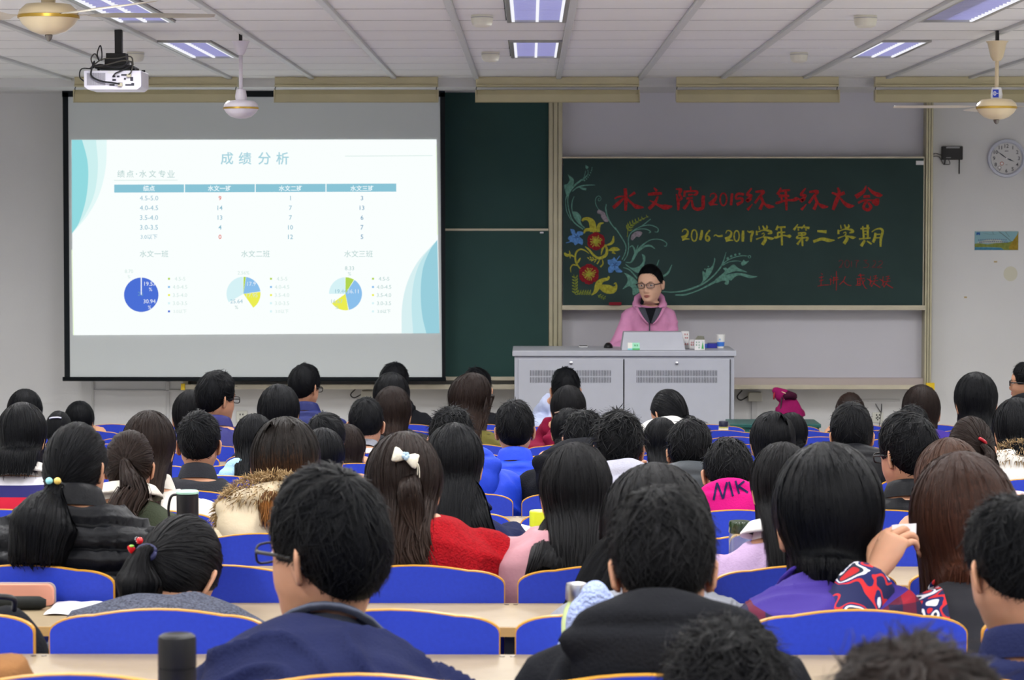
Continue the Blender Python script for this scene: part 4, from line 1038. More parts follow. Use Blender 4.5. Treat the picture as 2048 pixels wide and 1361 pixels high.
MB().lathe([(6.9 * q, 4 * q), (7.05 * q, 4 * q), (7.9 * q, 13 * q), (7.75 * q, 13 * q)], seg=24).build('band', mat('cup blue', (58, 116, 206), .5, .3), o, smooth='auto')
lathe_y([(2.0 * q, 0), (2.0 * q, .0008)], 14).xform(Matrix.Translation((-2.5 * q, -8.3 * q, 18 * q))).build('emblem', mat('cup emblem', (150, 176, 206), .5), o)

# ------------------------------------------------------------------ green side table with magenta drawstring bag
YT_ = 15.35
tz = at(1600, 846, YT_).z
p = at(1598, 846, YT_)
tb = empty('side_table', (p.x, YT_, DAIS)); tag(tb, 'dark green table holding the magenta bag under the chalk tray', 'table')
M_gt = mat('green laminate', (34, 84, 78), .4, .4)
th = tz - DAIS
MB().box(-.45, .13, -.1, .28, th - .025, th).build('table_top', M_gt, tb, bevel=.004)
MB().box(-.43, .11, -.085, .265, th - .075, th - .025).build('apron', mat('green steel', (40, 96, 84), .4, .4), tb)
for sx, sy in ((-.43, -.08), (.10, -.08), (-.43, .25), (.10, .25)): MB().box(sx, sx + .02, sy, sy + .02, 0, th - .025).build('leg', mat('green steel', (40, 96, 84)), tb)
bz = tz
bag = empty('drawstring_bag', (at(1578, 840, YT_ + .05).x, YT_ + .05, bz)); tag(bag, 'magenta fabric bag slumped on the green table', 'bag')
q = YT_ / FPX
path = np.array([(2, 0, 0), (0, 0, 8), (-1, 0, 22), (-2, 0, 36), (-8, 0, 48), (-18, 0, 56), (-26, 0, 62), (-33, 0, 66)]) * q
rad = np.array([26, 32, 29, 22, 16, 13, 9, 4]) * q
pk = crom(np.hstack([path, rad[:, None]]), 5)
rings = tube_rings(pk[:, :3], pk[:, 3], 22, .7, (0, 1, 0))
rr = np.random.RandomState(3)
for i in range(len(rings)):
    c = rings[i].mean(0); a = np.linspace(0, 2 * np.pi, 22, endpoint=False)
    rings[i] = c + (rings[i] - c) * (1 + .05 * np.sin(3 * a + i * .5) + .04 * np.sin(7 * a - i * .3))[:, None]
rings[:, :, 2] = np.maximum(rings[:, :, 2], .001)
M_mag = mat('magenta canvas', (128, 16, 76), .85, .15, bump=(300, .2), var=(30, .1))
MB().loft(rings).build('bag_body', M_mag, bag, smooth=True)
m_ = MB(); m_.tube(np.array([(-12, -12, 50), (-2, -14, 56), (8, -8, 52), (4, 0, 54)]) * q, np.array([5, 9, 8, 4]) * q, 10); m_.build('gathered_mouth', mat('dark lining', (60, 20, 40), .9, .1), bag, smooth=True)
m_ = MB()
for k in range(14):
    t = k / 13; m_.ball(np.array([-16 + t * 14 if k < 8 else -5 - (k - 8) * 1.2, -15, 62 - t * 6 if k < 8 else 58 - (k - 8) * 2.2]) * q, .0028, 6, 4)
for k in range(12): m_.ball(np.array([4 + k * 1.9, -23.5 + k * .1, 12 - k * .9]) * q, .0026, 6, 4)
m_.build('stitching', mat('cream thread', (220, 190, 160), .7), bag)
MB().tube(np.array([(-30, -4, 60), (-31, -5, 54), (-31, -5, 46)]) * q, np.array([1.2, 1.8, 1.6]) * q, 8).build('tassel', mat('red tassel', (150, 24, 40), .7), bag, smooth=True)
MB().tube(crom(np.array([(-16, -10, 50), (-17, -12, 40), (-20, -14, 25), (-34, -14, 6)]) * q, 5), .004, 6).build('cord', M_black, bag, smooth=True)

# old marks on the wall below the clock
for u, v, ru, rv, m_, nm in ((2021, 548, 14, 15, mat('glue stain', (206, 204, 186), .8), 'stain'), (1991, 524, 4.5, 2, mat('old tape', (184, 160, 110), .7), 'tape_scrap'), (1931, 595, 4, 2.2, mat('old tape', (184, 160, 110)), 'tape_scrap')):
    p = at(u, v, WALL_Y); q = WALL_Y / FPX; n = 18 if nm == 'stain' else 4
    pts = [(p.x + ru * q * math.cos(a), p.z + rv * q * math.sin(a)) for a in np.linspace(.785, .785 + 2 * math.pi, n, endpoint=False)]
    MB().prism(pts, WALL_Y - .0012, WALL_Y).build(nm, m_, wall_front)

# ------------------------------------------------------------------ rows of seats with desks behind them
M_blue = mat('blue laminate', (38, 60, 178), .45, .25, var=(110, .06))
M_ply = mat('plywood edge', (190, 138, 48), .4, .4)
M_desk = mat('maple laminate', (142, 126, 100), .45, .3, var=(35, .04))
M_deske = mat('desk edge band', (176, 138, 84), .5, .3)
M_iron = mat('dark iron', (40, 42, 46), .5, .4)
GAP0, SPITCH, SW = -.043, .45, .4215
DESK_DROP = .086
def back_outline(w, h, inset=0.):
    pts = []
    w2 = w / 2 - inset; top = h - inset
    pts.append((-w2, 0)); 
    for t in np.linspace(0, 1, 9):
        a = math.pi / 2 * t
        pts.append((-w2 + .085 * (1 - math.cos(a)), top - .044 + (.044 - .012) * math.sin(a)))
    for t in np.linspace(-.9, .9, 7):
        pts.append((t * (w2 - .085), top - .012 * t * t))
    for t in np.linspace(1, 0, 9):
        a = math.pi / 2 * t
        pts.append((w2 - .085 * (1 - math.cos(a)), top - .044 + (.044 - .012) * math.sin(a)))
    pts.append((w2, 0))
    return pts
def seat_meshes():
    o = back_outline(SW, SEAT_TOP - .40); i = back_outline(SW, SEAT_TOP - .40, .0022)
    core = MB().prism(o, -.008, .008)
    core.v = [(x, y + (SEAT_TOP - .40 - z) * .0, z) for x, y, z in core.v]
    face = MB().prism(i, -.0092, -.0078); face.prism(i, .0078, .0092)
    pan = MB(); rings = []
    for y, z in ((.03, .425), (.10, .415), (.20, .418), (.30, .426), (.36, .424), (.385, .412)):
        rings.append([(-SW / 2 + .01, y, z), (SW / 2 - .01, y, z), (SW / 2 - .01, y, z + .014), (-SW / 2 + .01, y, z + .014)])
    pan.loft(rings)
    leg = MB().box(-.02, .02, -.03, .03, .004, .43); leg.box(-.03, .03, -.12, .14, .002, .02); leg.box(-.02, .02, .0, .25, .39, .412)
    return core.mesh('backrest_core', M_ply), face.mesh('laminate_face', M_blue), pan.mesh('seat_pan', M_blue, bevel=.004), leg.mesh('pedestal', M_iron, bevel=.004)
SM = seat_meshes()
ordw = ['zeroth', 'first', 'second', 'third', 'fourth', 'fifth', 'sixth', 'seventh', 'eighth', 'ninth', 'tenth', 'eleventh', 'twelfth', 'thirteenth', 'fourteenth', 'fifteenth', 'sixteenth', 'seventeenth', 'eighteenth']
desk_bolt = lathe_y([(.008, 0), (.008, .001)], 10)
ROWS = list(range(-3, 12))
for n in ROWS:
    d = ROW_D(n); zf = FLOOR(n)
    half = 1024 / FPX * d
    xc = (1024 - 1060) / FPX * d
    k0 = math.floor((xc - half - GAP0) / SPITCH); k1 = math.ceil((xc + half - GAP0) / SPITCH)
    rowname = ordw[12 - n]
    rl = 'front row' if n == 11 else '%s row from the podium' % rowname
    for k in range(k0, k1):
        root = empty('lecture_seat', (GAP0 + SPITCH * (k + .5), d, zf))
        tag(root, 'blue lecture seat with plywood edge, %s, %s from the left' % (rl, ordw[k - k0 + 1]), 'seat', 'blue seats of the ' + rl)
        bk = bpy.data.objects.new('backrest', SM[0]); col.objects.link(bk); bk.parent = root; bk.location.z = .40
        fc = bpy.data.objects.new('laminate_face', SM[1]); col.objects.link(fc); fc.parent = bk
        for me, nm in ((SM[2], 'seat_pan'), (SM[3], 'pedestal')):
            o = bpy.data.objects.new(nm, me); col.objects.link(o); o.parent = root
    xa, xb = GAP0 + SPITCH * k0, GAP0 + SPITCH * k1
    dk = empty('desk', ((xa + xb) / 2, d, zf)); hw = (xb - xa) / 2
    tag(dk, 'pale maple desk behind the blue seats, %s' % rl, 'desk', 'long desks behind the seats')
    zt = SEAT_TOP - DESK_DROP
    MB().box(-hw, hw, -.335, -.012, zt - .020, zt).build('desk_top', M_desk, dk, bevel=.002)
    MB().box(-hw, hw, -.341, -.3355, zt - .021, zt - .001).build('edge_band', M_deske, dk)
    MB().box(-hw, hw, -.27, -.05, zt - .16, zt - .15).build('book_shelf', M_deske, dk)
    m_ = MB()
    for k in range(k0, k1 + 1):
        x = GAP0 + SPITCH * k - (xa + xb) / 2
        if k in (k0, k1): continue
        m_.box(x - .012, x + .012, -.29, -.02, zt - .16, zt - .02)
    m_.build('brackets', M_iron, dk)
    m_ = MB()
    for k in range(k0 + 1, k1):
        x = GAP0 + SPITCH * k - (xa + xb) / 2
        for sx in (-.010, .010):
            m_.lathe([(.0055, 0), (.0055, .0012), (.002, .0014)], cx=x + sx, cy=-.035, seg=10)
    tag(m_.xform(Matrix.Translation((0, 0, zt))).build('bolts', mat('bolt', (120, 112, 104), .35, .5, metal=.8), dk), kind='stuff')

# ------------------------------------------------------------------ people
M_skin = mat('skin', (180, 132, 104), .55, .35, var=(40, .04))
M_skin.node_tree.nodes['Principled BSDF'].inputs['Subsurface Weight'].default_value = .08
M_eye = mat('eye white', (226, 222, 216), .3, .5)
M_iris = mat('iris', (34, 24, 20), .2, .5)
M_lip = mat('lips', (160, 84, 80), .5, .4)
M_brow = mat('brows', (38, 30, 28), .8, .1)
M_trous = mat('dark trousers', (36, 40, 54), .8, .2)
M_shoe = mat('dark shoes', (40, 40, 42), .6, .3)
H_black = hair_mat('black hair', (9, 10, 13))
H_soft = hair_mat('soft black hair', (14, 14, 16), rough=.5)
H_dbrown = hair_mat('dark brown hair', (30, 22, 19), (44, 31, 25))
H_ombre = hair_mat('brown dipped hair', (22, 18, 16), (106, 66, 30), (.30, .80))
H_brown = hair_mat('chestnut hair', (44, 28, 22), (66, 36, 24), (.2, .7))
H_lbrown = hair_mat('light brown hair', (60, 42, 34), (112, 76, 56), (.2, .8))

RAD = np.array([.074, .096, .113])
def rotm(yaw=0, pitch=0, roll=0):
    y, p, r = map(math.radians, (-yaw, -pitch, roll))
    Rz = np.array([[math.cos(y), -math.sin(y), 0], [math.sin(y), math.cos(y), 0], [0, 0, 1]])
    Rx = np.array([[1, 0, 0], [0, math.cos(p), -math.sin(p)], [0, math.sin(p), math.cos(p)]])
    Ry = np.array([[math.cos(r), 0, math.sin(r)], [0, 1, 0], [-math.sin(r), 0, math.cos(r)]])
    return Rz @ Rx @ Ry

# head outline: z, back y, front y, half width
HEAD = np.array([(-.128, -.058, .040, .052), (-.120, -.058, .056, .046), (-.112, -.060, .080, .037), (-.104, -.062, .090, .041), (-.092, -.065, .0905, .049), (-.080, -.069, .0895, .0555), (-.068, -.073, .0900, .0605),
                 (-.056, -.077, .0905, .067), (-.044, -.081, .0905, .0690), (-.032, -.085, .0905, .0705), (-.020, -.089, .0910, .0715), (-.008, -.092, .0915, .0722), (.006, -.0945, .0930, .0728), (.020, -.0945, .0945, .0728), (.036, -.092, .0935, .0715),
                 (.052, -.086, .0890, .0680), (.068, -.077, .0800, .0620), (.084, -.063, .0660, .0520), (.097, -.045, .0480, .0380), (.106, -.028, .0300, .0240), (.111, -.008, .0080, .0070)])
def head_rings(m=28, fine=False):
    """rings of the head, chin to crown, head-local"""
    H = HEAD
    if fine:
        z = np.concatenate([np.linspace(-.128, .04, 46), np.linspace(.05, .111, 12)])
        H = np.stack([z] + [np.interp(z, HEAD[:, 0], HEAD[:, k]) for k in (1, 2, 3)], 1)
    a = np.linspace(0, 2 * math.pi, m, endpoint=False)          # 0 = front
    if fine: a = a - .55 * np.sin(a)                              # more columns over the face
    out = []
    for z, yb, yf, hw in H:
        c = np.cos(a); s = np.sin(a)
        ex = .88
        x = hw * np.sign(s) * np.abs(s) ** ex
        cy = (yf + yb) / 2 * .3 - .003
        y = np.where(c > 0, cy + (yf - cy) * np.abs(c) ** ex, cy - (cy - yb) * np.abs(c) ** ex)
        P = np.stack([x, y, np.full(m, z)], 1)
        front = np.clip(c, 0, 1)
        # nose, brow, sockets, lips, chin, cheeks
        nose = np.exp(-(x / .0125) ** 2) * (np.exp(-((z + .038) / .016) ** 2) * .020 + np.exp(-((z + .012) / .022) ** 2) * .009)
        nose += np.exp(-((np.abs(x) - .012) / .007) ** 2) * np.exp(-((z + .044) / .008) ** 2) * .007
        sock = -np.exp(-((np.abs(x) - .031) / .014) ** 2) * np.exp(-((z + .002) / .011) ** 2) * .0070
        brow = np.exp(-((np.abs(x) - .028) / .02) ** 2) * np.exp(-((z - .020) / .008) ** 2) * .0030
        lips = np.exp(-(x / .020) ** 2) * (np.exp(-((z + .066) / .0045) ** 2) * .0050 + np.exp(-((z + .076) / .005) ** 2) * .0050 - np.exp(-((z + .0708) / .0022) ** 2) * .0030)
        chin = np.exp(-(x / .022) ** 2) * np.exp(-((z + .100) / .012) ** 2) * .005
        chk = np.exp(-((np.abs(x) - .042) / .018) ** 2) * np.exp(-((z + .036) / .020) ** 2) * .0045
        P[:, 1] += (nose + sock + brow + lips + chin + chk) * (front > .05)
        out.append(P)
    return np.array(out)
HR28, HR96 = head_rings(24), head_rings(80, True)

def limb_rings(path, radii, m=10, up=(0, 0, 1), flat=1.): return tube_rings(path, radii, m, flat, up)

def add_ear(mb, C, R, s, sx, big=1.):
    """outer ear: cupped shell standing off the side of the head"""
    rings = []
    prof = [(-.031, .004), (-.024, .012), (-.010, .0145), (.006, .0175), (.018, .018), (.027, .013), (.031, .005)]
    for z, w in prof:
        ring = []
        for k in range(10):
            a = k / 10 * 2 * math.pi
            y = -.008 + .10 * z + w * math.cos(a) - .15 * abs(z)
            x = .0715 + (.0085 + .010 * (w / .018) * max(0, -math.cos(a))) * (1 if math.sin(a) > 0 else .35) * abs(math.sin(a)) ** .6 + .012 * max(0, -math.cos(a)) * (w / .018)
            ring.append((sx * x * (1 if big == 1. else 1.02), y, z - .012))
        rings.append(ring)
    rings = np.array(rings) * s
    mb.loft(rings.reshape(-1, 3).dot(R.T).reshape(rings.shape) + C)

def add_hand(mb, wrist, d, nrm, side, s=1., curl=.5, thumb=.6, spread=.10):
    """palm with five fingers; d = direction of the hand, nrm = back of the hand"""
    d = np.asarray(d, float); d /= np.linalg.norm(d)
    nrm = np.asarray(nrm, float); nrm = nrm - d * (nrm @ d); nrm /= np.linalg.norm(nrm)
    t = np.cross(d, nrm) * side                                   # toward the thumb
    w = np.asarray(wrist, float)
    pr = []
    for f, hw, th in ((-.012, .022, .017), (.0, .024, .016), (.025, .034, .015), (.055, .040, .0135), (.080, .039, .011), (.088, .034, .008)):
        c = w + d * f * s
        ring = []
        for k in range(12):
            a = k / 12 * 2 * math.pi
            ring.append(c + (t * math.cos(a) * hw + nrm * math.sin(a) * th) * s)
        pr.append(ring)
    mb.loft(pr)
    for k, (off, L, r0) in enumerate(((.029, .068, .0085), (.010, .076, .0088), (-.010, .070, .0083), (-.028, .055, .0075))):
        p = w + (d * (.080 - .006 * abs(k - 1.2)) + t * off) * s
        dd = d + t * spread * (1.4 - k) * .5
        pts = [p - dd * .012 * s]; ang = 0; q = p.copy(); pts.append(q.copy())
        for seg, fr in enumerate((.45, .32, .23)):
            ang += curl * (.75 if seg == 0 else .95)
            q = q + (dd * math.cos(ang) - nrm * math.sin(ang)) * L * fr * s
            pts.append(q.copy())
        mb.tube(crom(pts, 2), np.interp(np.linspace(0, 1, (len(pts) - 1) * 2 + 1), [0, .3, .6, .9, 1], [r0, r0, r0 * .94, r0 * .8, r0 * .45]) * s, 7)
    p = w + (d * .020 + t * .026 - nrm * .004) * s
    dd = d * .75 + t * .75 - nrm * .35 * thumb; dd /= np.linalg.norm(dd)
    q1 = p + dd * .036 * s; d2 = d * (.9) + t * (.35 - .5 * thumb) - nrm * .5 * thumb; d2 /= np.linalg.norm(d2)
    q2 = q1 + d2 * .030 * s; q3 = q2 + (d2 - t * .25 * thumb) * .022 * s
    mb.tube(crom([p - dd * .012 * s, p, q1, q2, q3], 2), np.array([.012, .0125, .0125, .0115, .0105, .010, .0095, .008, .005]) * s, 8)

def ik(S, T, a, b, hint):
    S, T = np.asarray(S, float), np.asarray(T, float); D = T - S; L = np.linalg.norm(D)
    if L > (a + b) * .995: D *= (a + b) * .995 / L; T = S + D; L = np.linalg.norm(D)
    if L < abs(a - b) + .04: L = abs(a - b) + .04; D = D / np.linalg.norm(D) * L; T = S + D
    u = D / L; h = np.asarray(hint, float); h = h - u * (h @ u); h /= np.linalg.norm(h) + 1e-9
    x = (a * a - b * b + L * L) / (2 * L); y = math.sqrt(max(a * a - x * x, 1e-6))
    return S + u * x + h * y, T

class Pose: pass
BODY_W = np.array([(0, .165, .125), (.15, .160, .122), (.35, .150, .112), (.55, .165, .118), (.68, .180, .118), (.79, .178, .110), (.87, .150, .096), (.93, .108, .080), (.97, .078, .068), (1.0, .057, .060)])
def torso_at(P, t):
    t = np.asarray(t, float)[..., None]; p0, p1, p2, p3 = P.bez
    c = (1 - t) ** 3 * p0 + 3 * (1 - t) ** 2 * t * p1 + 3 * (1 - t) * t * t * p2 + t ** 3 * p3
    d = 3 * (1 - t) ** 2 * (p1 - p0) + 6 * (1 - t) * t * (p2 - p1) + 3 * t * t * (p3 - p2)
    d /= np.linalg.norm(d, axis=-1, keepdims=True)
    return c, d
def torso_rings(P, ts, grow, m=28, flare=0., front=1.):
    c, d = torso_at(P, ts)
    X = P.xaxis
    out = []
    a = np.linspace(0, 2 * math.pi, m, endpoint=False)
    for i, t in enumerate(ts):
        w = np.interp(t, BODY_W[:, 0], BODY_W[:, 1]) * P.bs * P.wide + grow + flare * max(0, .3 - t)
        dp = np.interp(t, BODY_W[:, 0], BODY_W[:, 2]) * P.bs + grow + flare * max(0, .3 - t)
        N = np.cross(X, d[i])                                       # forward-ish? X x up = -y ... back
        cs, sn = np.cos(a), np.sin(a)
        ex = .80
        out.append(c[i] + np.outer(w * np.sign(sn) * np.abs(sn) ** ex, X) - np.outer(dp * np.sign(cs) * np.abs(cs) ** ex, N))
    return np.array(out)

def solve_pose(sp):
    """head where the photograph has it, body bent to reach the seat"""
    P = Pose(); n = sp['row']; d = ROW_D(n); zf = FLOOR(n)
    yaw, pitch, roll = sp.get('yaw', 0), sp.get('pitch', 8), sp.get('roll', 0)
    P.yaw, P.pitch = yaw, pitch
    off = sp.get('puff', .016)
    P.R = rotm(yaw, pitch, roll)
    yh = .27; nkl = sp.get('nk', .124)
    for _ in range(8):
        Y = d + yh
        wm = sp['w'] * Y / FPX
        ya = math.radians(yaw)
        hwid = math.hypot((RAD[0] + off) * math.cos(ya), (RAD[1] + off) * math.sin(ya))
        s = min(1.24, max(.80, wm / (2 * hwid)))
        pr = math.radians(pitch)
        sup = math.hypot((RAD[2] + off) * math.cos(pr), (RAD[1] + off) * math.sin(pr)) * s
        top = at(sp['u'], sp['v'], Y)
        C = np.array([top.x, yh, top.z - zf - sup])
        hp = math.radians(pitch * .5)
        nk = C + s * np.array([0, -.038 * math.cos(hp) - nkl * math.sin(hp), -nkl * math.cos(hp) + .03 * math.sin(hp)])
        bs = min(1.1, max(.90, s)) * sp.get('bs', 1.)
        T = .45 * bs; hz = .475
        ca = (nk[2] - hz) / T
        if ca > .995: T = (nk[2] - hz) / .995; ca = .995
        if ca < .45: T = (nk[2] - hz) / .45; ca = .45
        al = math.acos(ca)
        yn = .15 + T * math.sin(al)
        yh += (yn - nk[1])
    P.s, P.bs, P.al, P.C = s, bs, al, C
    P.x = C[0] + sp.get('bx', 0.)
    C[0] = -sp.get('bx', 0.); nk[0] = C[0] * .75; nk[1] = yn
    P.neck = nk
    p0 = np.array([0, .15, hz])
    lean = nk - p0
    P.bez = [p0, p0 + np.array([lean[0] * .2, math.sin(al * .45) * T * .36, math.cos(al * .45) * T * .36]), nk - np.array([lean[0] * .2, math.sin(min(1.3, al * 1.35)) * T * .34, math.cos(min(1.3, al * 1.35)) * T * .34]), nk]
    P.T = T; P.xaxis = np.array([1., 0, 0]); P.wide = sp.get('wide', 1.)
    P.root = Vector((P.x, d, zf)); P.row = n
    sh, dsh = torso_at(P, [.83]); sh = sh[0]
    P.sh = [sh + np.array([sx * .158 * bs * P.wide, .008, -.022]) for sx in (-1, 1)]
    desk = SEAT_TOP - DESK_DROP - .04275
    P.desk = desk
    P.el, P.ha, P.hd = [], [], []
    for i, sx in enumerate((-1, 1)):
        tgt = sp.get('hand%d' % i)
        if sp.get('handpx%d' % i):
            hu, hv, hy = sp['handpx%d' % i]; q = at(hu, hv, d + hy); tgt = (q.x - P.x, hy, q.z - zf); sp['hand%d' % i] = tgt
        hint = np.array([sx * .38, -.25, -1.])
        if tgt is None:
            tgt = np.array([sx * .12, max(.60, sh[1] + .22), desk + .045]) if n > 0 else np.array([sx * .12, .42, .62])
        elif isinstance(tgt, str) and tgt == 'cheek':
            tgt = C + P.R @ (np.array([sx * .082, .035, -.06]) * s); hint = np.array([sx * .5, .4, -1.])
        else:
            tgt = np.array(tgt, float); hint = np.array(sp.get('hint%d' % i, (sx * .6, -.2, -1.)), float)
        e, h = ik(P.sh[i], tgt, .265 * bs, .245 * bs, hint)
        P.el.append(e); P.ha.append(h)
    return P

TP = np.concatenate([np.linspace(0, .9, 12), [.93, .96, .985, 1.0]])
def push_out(P, V, grow):
    """keep hanging hair outside the clothed torso"""
    ts = np.linspace(0, 1, 40)
    c, d = torso_at(P, ts)
    gt = grow * np.interp(ts, [0, .80, .90, 1.0], [.6, .9, 1, .9])
    w = np.interp(ts, BODY_W[:, 0], BODY_W[:, 1]) * P.bs * P.wide + np.minimum(gt, .03)
    dp = np.interp(ts, BODY_W[:, 0], BODY_W[:, 2]) * P.bs + gt
    D2 = (V[:, None, 1] - c[None, :, 1]) ** 2 + (V[:, None, 2] - c[None, :, 2]) ** 2
    i = D2.argmin(1)
    N = np.cross(np.array([1., 0, 0]), d[i])
    rel = V - c[i]
    dn = (rel * N).sum(1); dx = rel[:, 0]
    back = np.cross(np.array([1., 0, 0]), np.array([0, 0, 1.]))   # (0,-1,0)
    lim = np.sqrt(np.clip(1 - (dx / w[i]) ** 2, 0, 1)) * dp[i]
    sgn = np.where(dn < -.035, -1., 1.)
    inside = (np.abs(dn) < lim) & (np.abs(dx) < w[i])
    tgt = sgn * (lim + .004)
    out = V.copy()
    out[inside] += N[inside] * (tgt - dn)[inside][:, None]
    return out

# ---- hair ---------------------------------------------------------------------------------------
A_DEG = np.array([0, 40, 65, 80, 100, 118, 128, 150, 180.])
REG = {'short': np.array([2.22, 2.16, 1.98, 1.70, 1.58, 1.70, 1.30, 1.02, .98]),
       'crop': np.array([2.12, 2.06, 1.86, 1.60, 1.50, 1.55, 1.25, 1.02, .98]),
       'tied': np.array([2.30, 2.22, 2.02, 1.80, 1.72, 1.72, 1.38, 1.05, .98]),
       'lady': np.array([2.30, 2.22, 2.02, 1.78, 1.50, 1.34, 1.22, 1.00, .84]),
       'long': np.array([1.80, 1.80, 1.80, 1.80, 1.78, 1.62, 1.40, 1.05, .95])}
def region_end(pole, e1, e2, phis, reg):
    al = np.linspace(.02, 3.0, 120)
    ends = []
    for ph in phis:
        dr = math.cos(ph) * e1 + math.sin(ph) * e2
        Q = np.cos(al)[:, None] * pole + np.sin(al)[:, None] * dr
        a = np.degrees(np.abs(np.arctan2(Q[:, 0], -Q[:, 1]))); av = np.arccos(np.clip(Q[:, 2], -1, 1))
        ok = av <= np.interp(a, A_DEG, reg)
        bad = np.where(~ok)[0]
        ends.append(al[bad[0]] if len(bad) else al[-1])
    e = np.array(ends)
    for _ in range(2): e = .25 * np.roll(e, 1) + .5 * e + .25 * np.roll(e, -1)
    return e

def grid_normals(G):
    du = np.roll(G, -1, 1) - np.roll(G, 1, 1); dv = np.gradient(G, axis=0)
    N = np.cross(du, dv); L = np.linalg.norm(N, axis=2, keepdims=True); L[L < 1e-9] = 1
    return N / L
def add_shell(mb, G, mi=0, vv=None):
    n, m = G.shape[:2]
    V = G.reshape(-1, 3)
    F = []; U = []
    o = len(mb.v); mb.v.extend(map(tuple, V.tolist())); mb.has_uv = True
    for i in range(n - 1):
        for j in range(m):
            k = (j + 1) % m
            mb.f.append([o + i * m + j, o + i * m + k, o + (i + 1) * m + k, o + (i + 1) * m + j]); mb.mi.append(mi)
            u0, u1, v0, v1 = j / m, (j + 1) / m, i / (n - 1), (i + 1) / (n - 1)
            mb.uv.append([(u0, v0), (u1, v0), (u1, v1), (u0, v1)] if vv is None else [(u0, vv[i, j]), (u1, vv[i, k]), (u1, vv[i + 1, k]), (u0, vv[i + 1, j])])
def add_locks(mb, G, rs, n, seg, t0, t1, width, lift, wander=.3, mi=0, over=0., down=0., sgn=1., cols=None):
    """strand ribbons lying on (and lifting off) the hair surface G"""
    N = grid_normals(G) * sgn
    nt, m = G.shape[:2]
    ctr = G.mean((0, 1))
    if ((G - ctr) * N).sum() < 0: N = -N
    for _ in range(n):
        a0 = rs.uniform(0, m) if cols is None else (cols[rs.randint(len(cols))] + rs.uniform(-.5, .5)) % m; s0 = rs.uniform(*t0); s1 = min(1., s0 + rs.uniform(*t1)); w = width * rs.uniform(.5, 1.3)
        lf = lift * rs.uniform(0, 1) ** 1.5; ph = rs.uniform(0, 6.28); wa = rs.uniform(-1, 1) * wander
        tt = np.linspace(s0, s1, seg + 1) * (nt - 1)
        fr = np.linspace(0, 1, seg + 1)
        aa = a0 + wa * m * .04 * fr + .12 * np.sin(fr * 5 + ph)
        i0 = np.clip(tt.astype(int), 0, nt - 2); ft = (tt - i0)[:, None]
        j0 = np.floor(aa).astype(int); fa = (aa - j0)[:, None]; j1 = (j0 + 1) % m; j0 = j0 % m
        P = (G[i0, j0] * (1 - ft) + G[i0 + 1, j0] * ft) * (1 - fa) + (G[i0, j1] * (1 - ft) + G[i0 + 1, j1] * ft) * fa
        NN = N[i0, j0]
        P = P + NN * (.0012 + lf * fr ** 2 + .001 * np.sin(fr * 7 + ph))[:, None]
        if over: P[-1] += (P[-1] - P[-2]) * over * rs.uniform(0, 1.5)
        if down: P[:, 2] -= down * fr ** 2 * lf
        T = np.gradient(P, axis=0); S_ = np.cross(T, NN); L = np.linalg.norm(S_, axis=1, keepdims=True); L[L < 1e-9] = 1
        S_ = S_ / L
        ww = (w * (1 - .75 * fr ** 2))[:, None]
        V = np.empty((2 * (seg + 1), 3)); V[0::2] = P - S_ * ww; V[1::2] = P + S_ * ww
        o = len(mb.v); mb.v.extend(map(tuple, V.tolist()))
        uu = rs.uniform(0, 1); mb.has_uv = True
        for i in range(seg):
            mb.f.append([o + 2 * i, o + 2 * i + 1, o + 2 * i + 3, o + 2 * i + 2]); mb.mi.append(mi)
            va, vb = tt[i] / (nt - 1), tt[i + 1] / (nt - 1)
            mb.uv.append([(uu, va), (uu + .012, va), (uu + .012, vb), (uu, vb)])

def cap_grid(P, reg, pole, thick, nph=44, nt=12, rs=None, lump=.0, tip=.002, front_lift=0.):
    s = P.s
    pole = np.array(pole, float); pole /= np.linalg.norm(pole)
    e1 = np.cross(pole, (1., 0, 0)); e1 /= np.linalg.norm(e1); e2 = np.cross(pole, e1)
    ph = np.linspace(0, 2 * math.pi, nph, endpoint=False)
    ends = region_end(pole, e1, e2, ph, REG[reg])
    t = np.linspace(.012, 1, nt)
    al = t[:, None] * ends[None, :]
    dr = np.cos(ph)[:, None] * e1 + np.sin(ph)[:, None] * e2
    Q = np.cos(al)[..., None] * pole + np.sin(al)[..., None] * dr[None]
    Nn = Q / RAD; Nn /= np.linalg.norm(Nn, axis=2, keepdims=True)
    th = thick * (1 - t[:, None] ** 4) + tip
    up = np.clip(Q[..., 2], 0, 1)
    th = th * (1 + .25 * up)
    th = th + front_lift * np.clip(Q[..., 1], 0, 1) * up * (1 - t[:, None] ** 6)
    if lump and rs is not None:
        k = rs.uniform(0, 6.28, 6)
        th = th + lump * (np.sin(7 * ph + k[0])[None] * np.sin(3 * t[:, None] + k[1]) + .8 * np.sin(13 * ph + k[2])[None] * np.sin(5 * t[:, None] + k[3]) + .5 * np.sin(23 * ph + k[4] + 4 * t[:, None])) * np.sin(np.pi * np.clip(t, 0, 1))[:, None]
    L = Q * RAD + Nn * np.maximum(th, .0015)[..., None]
    G = (L * s) @ P.R.T + P.C
    az = np.degrees(np.abs(np.arctan2(Q[-1, :, 0], -Q[-1, :, 1])))
    return G, az, Q, ph

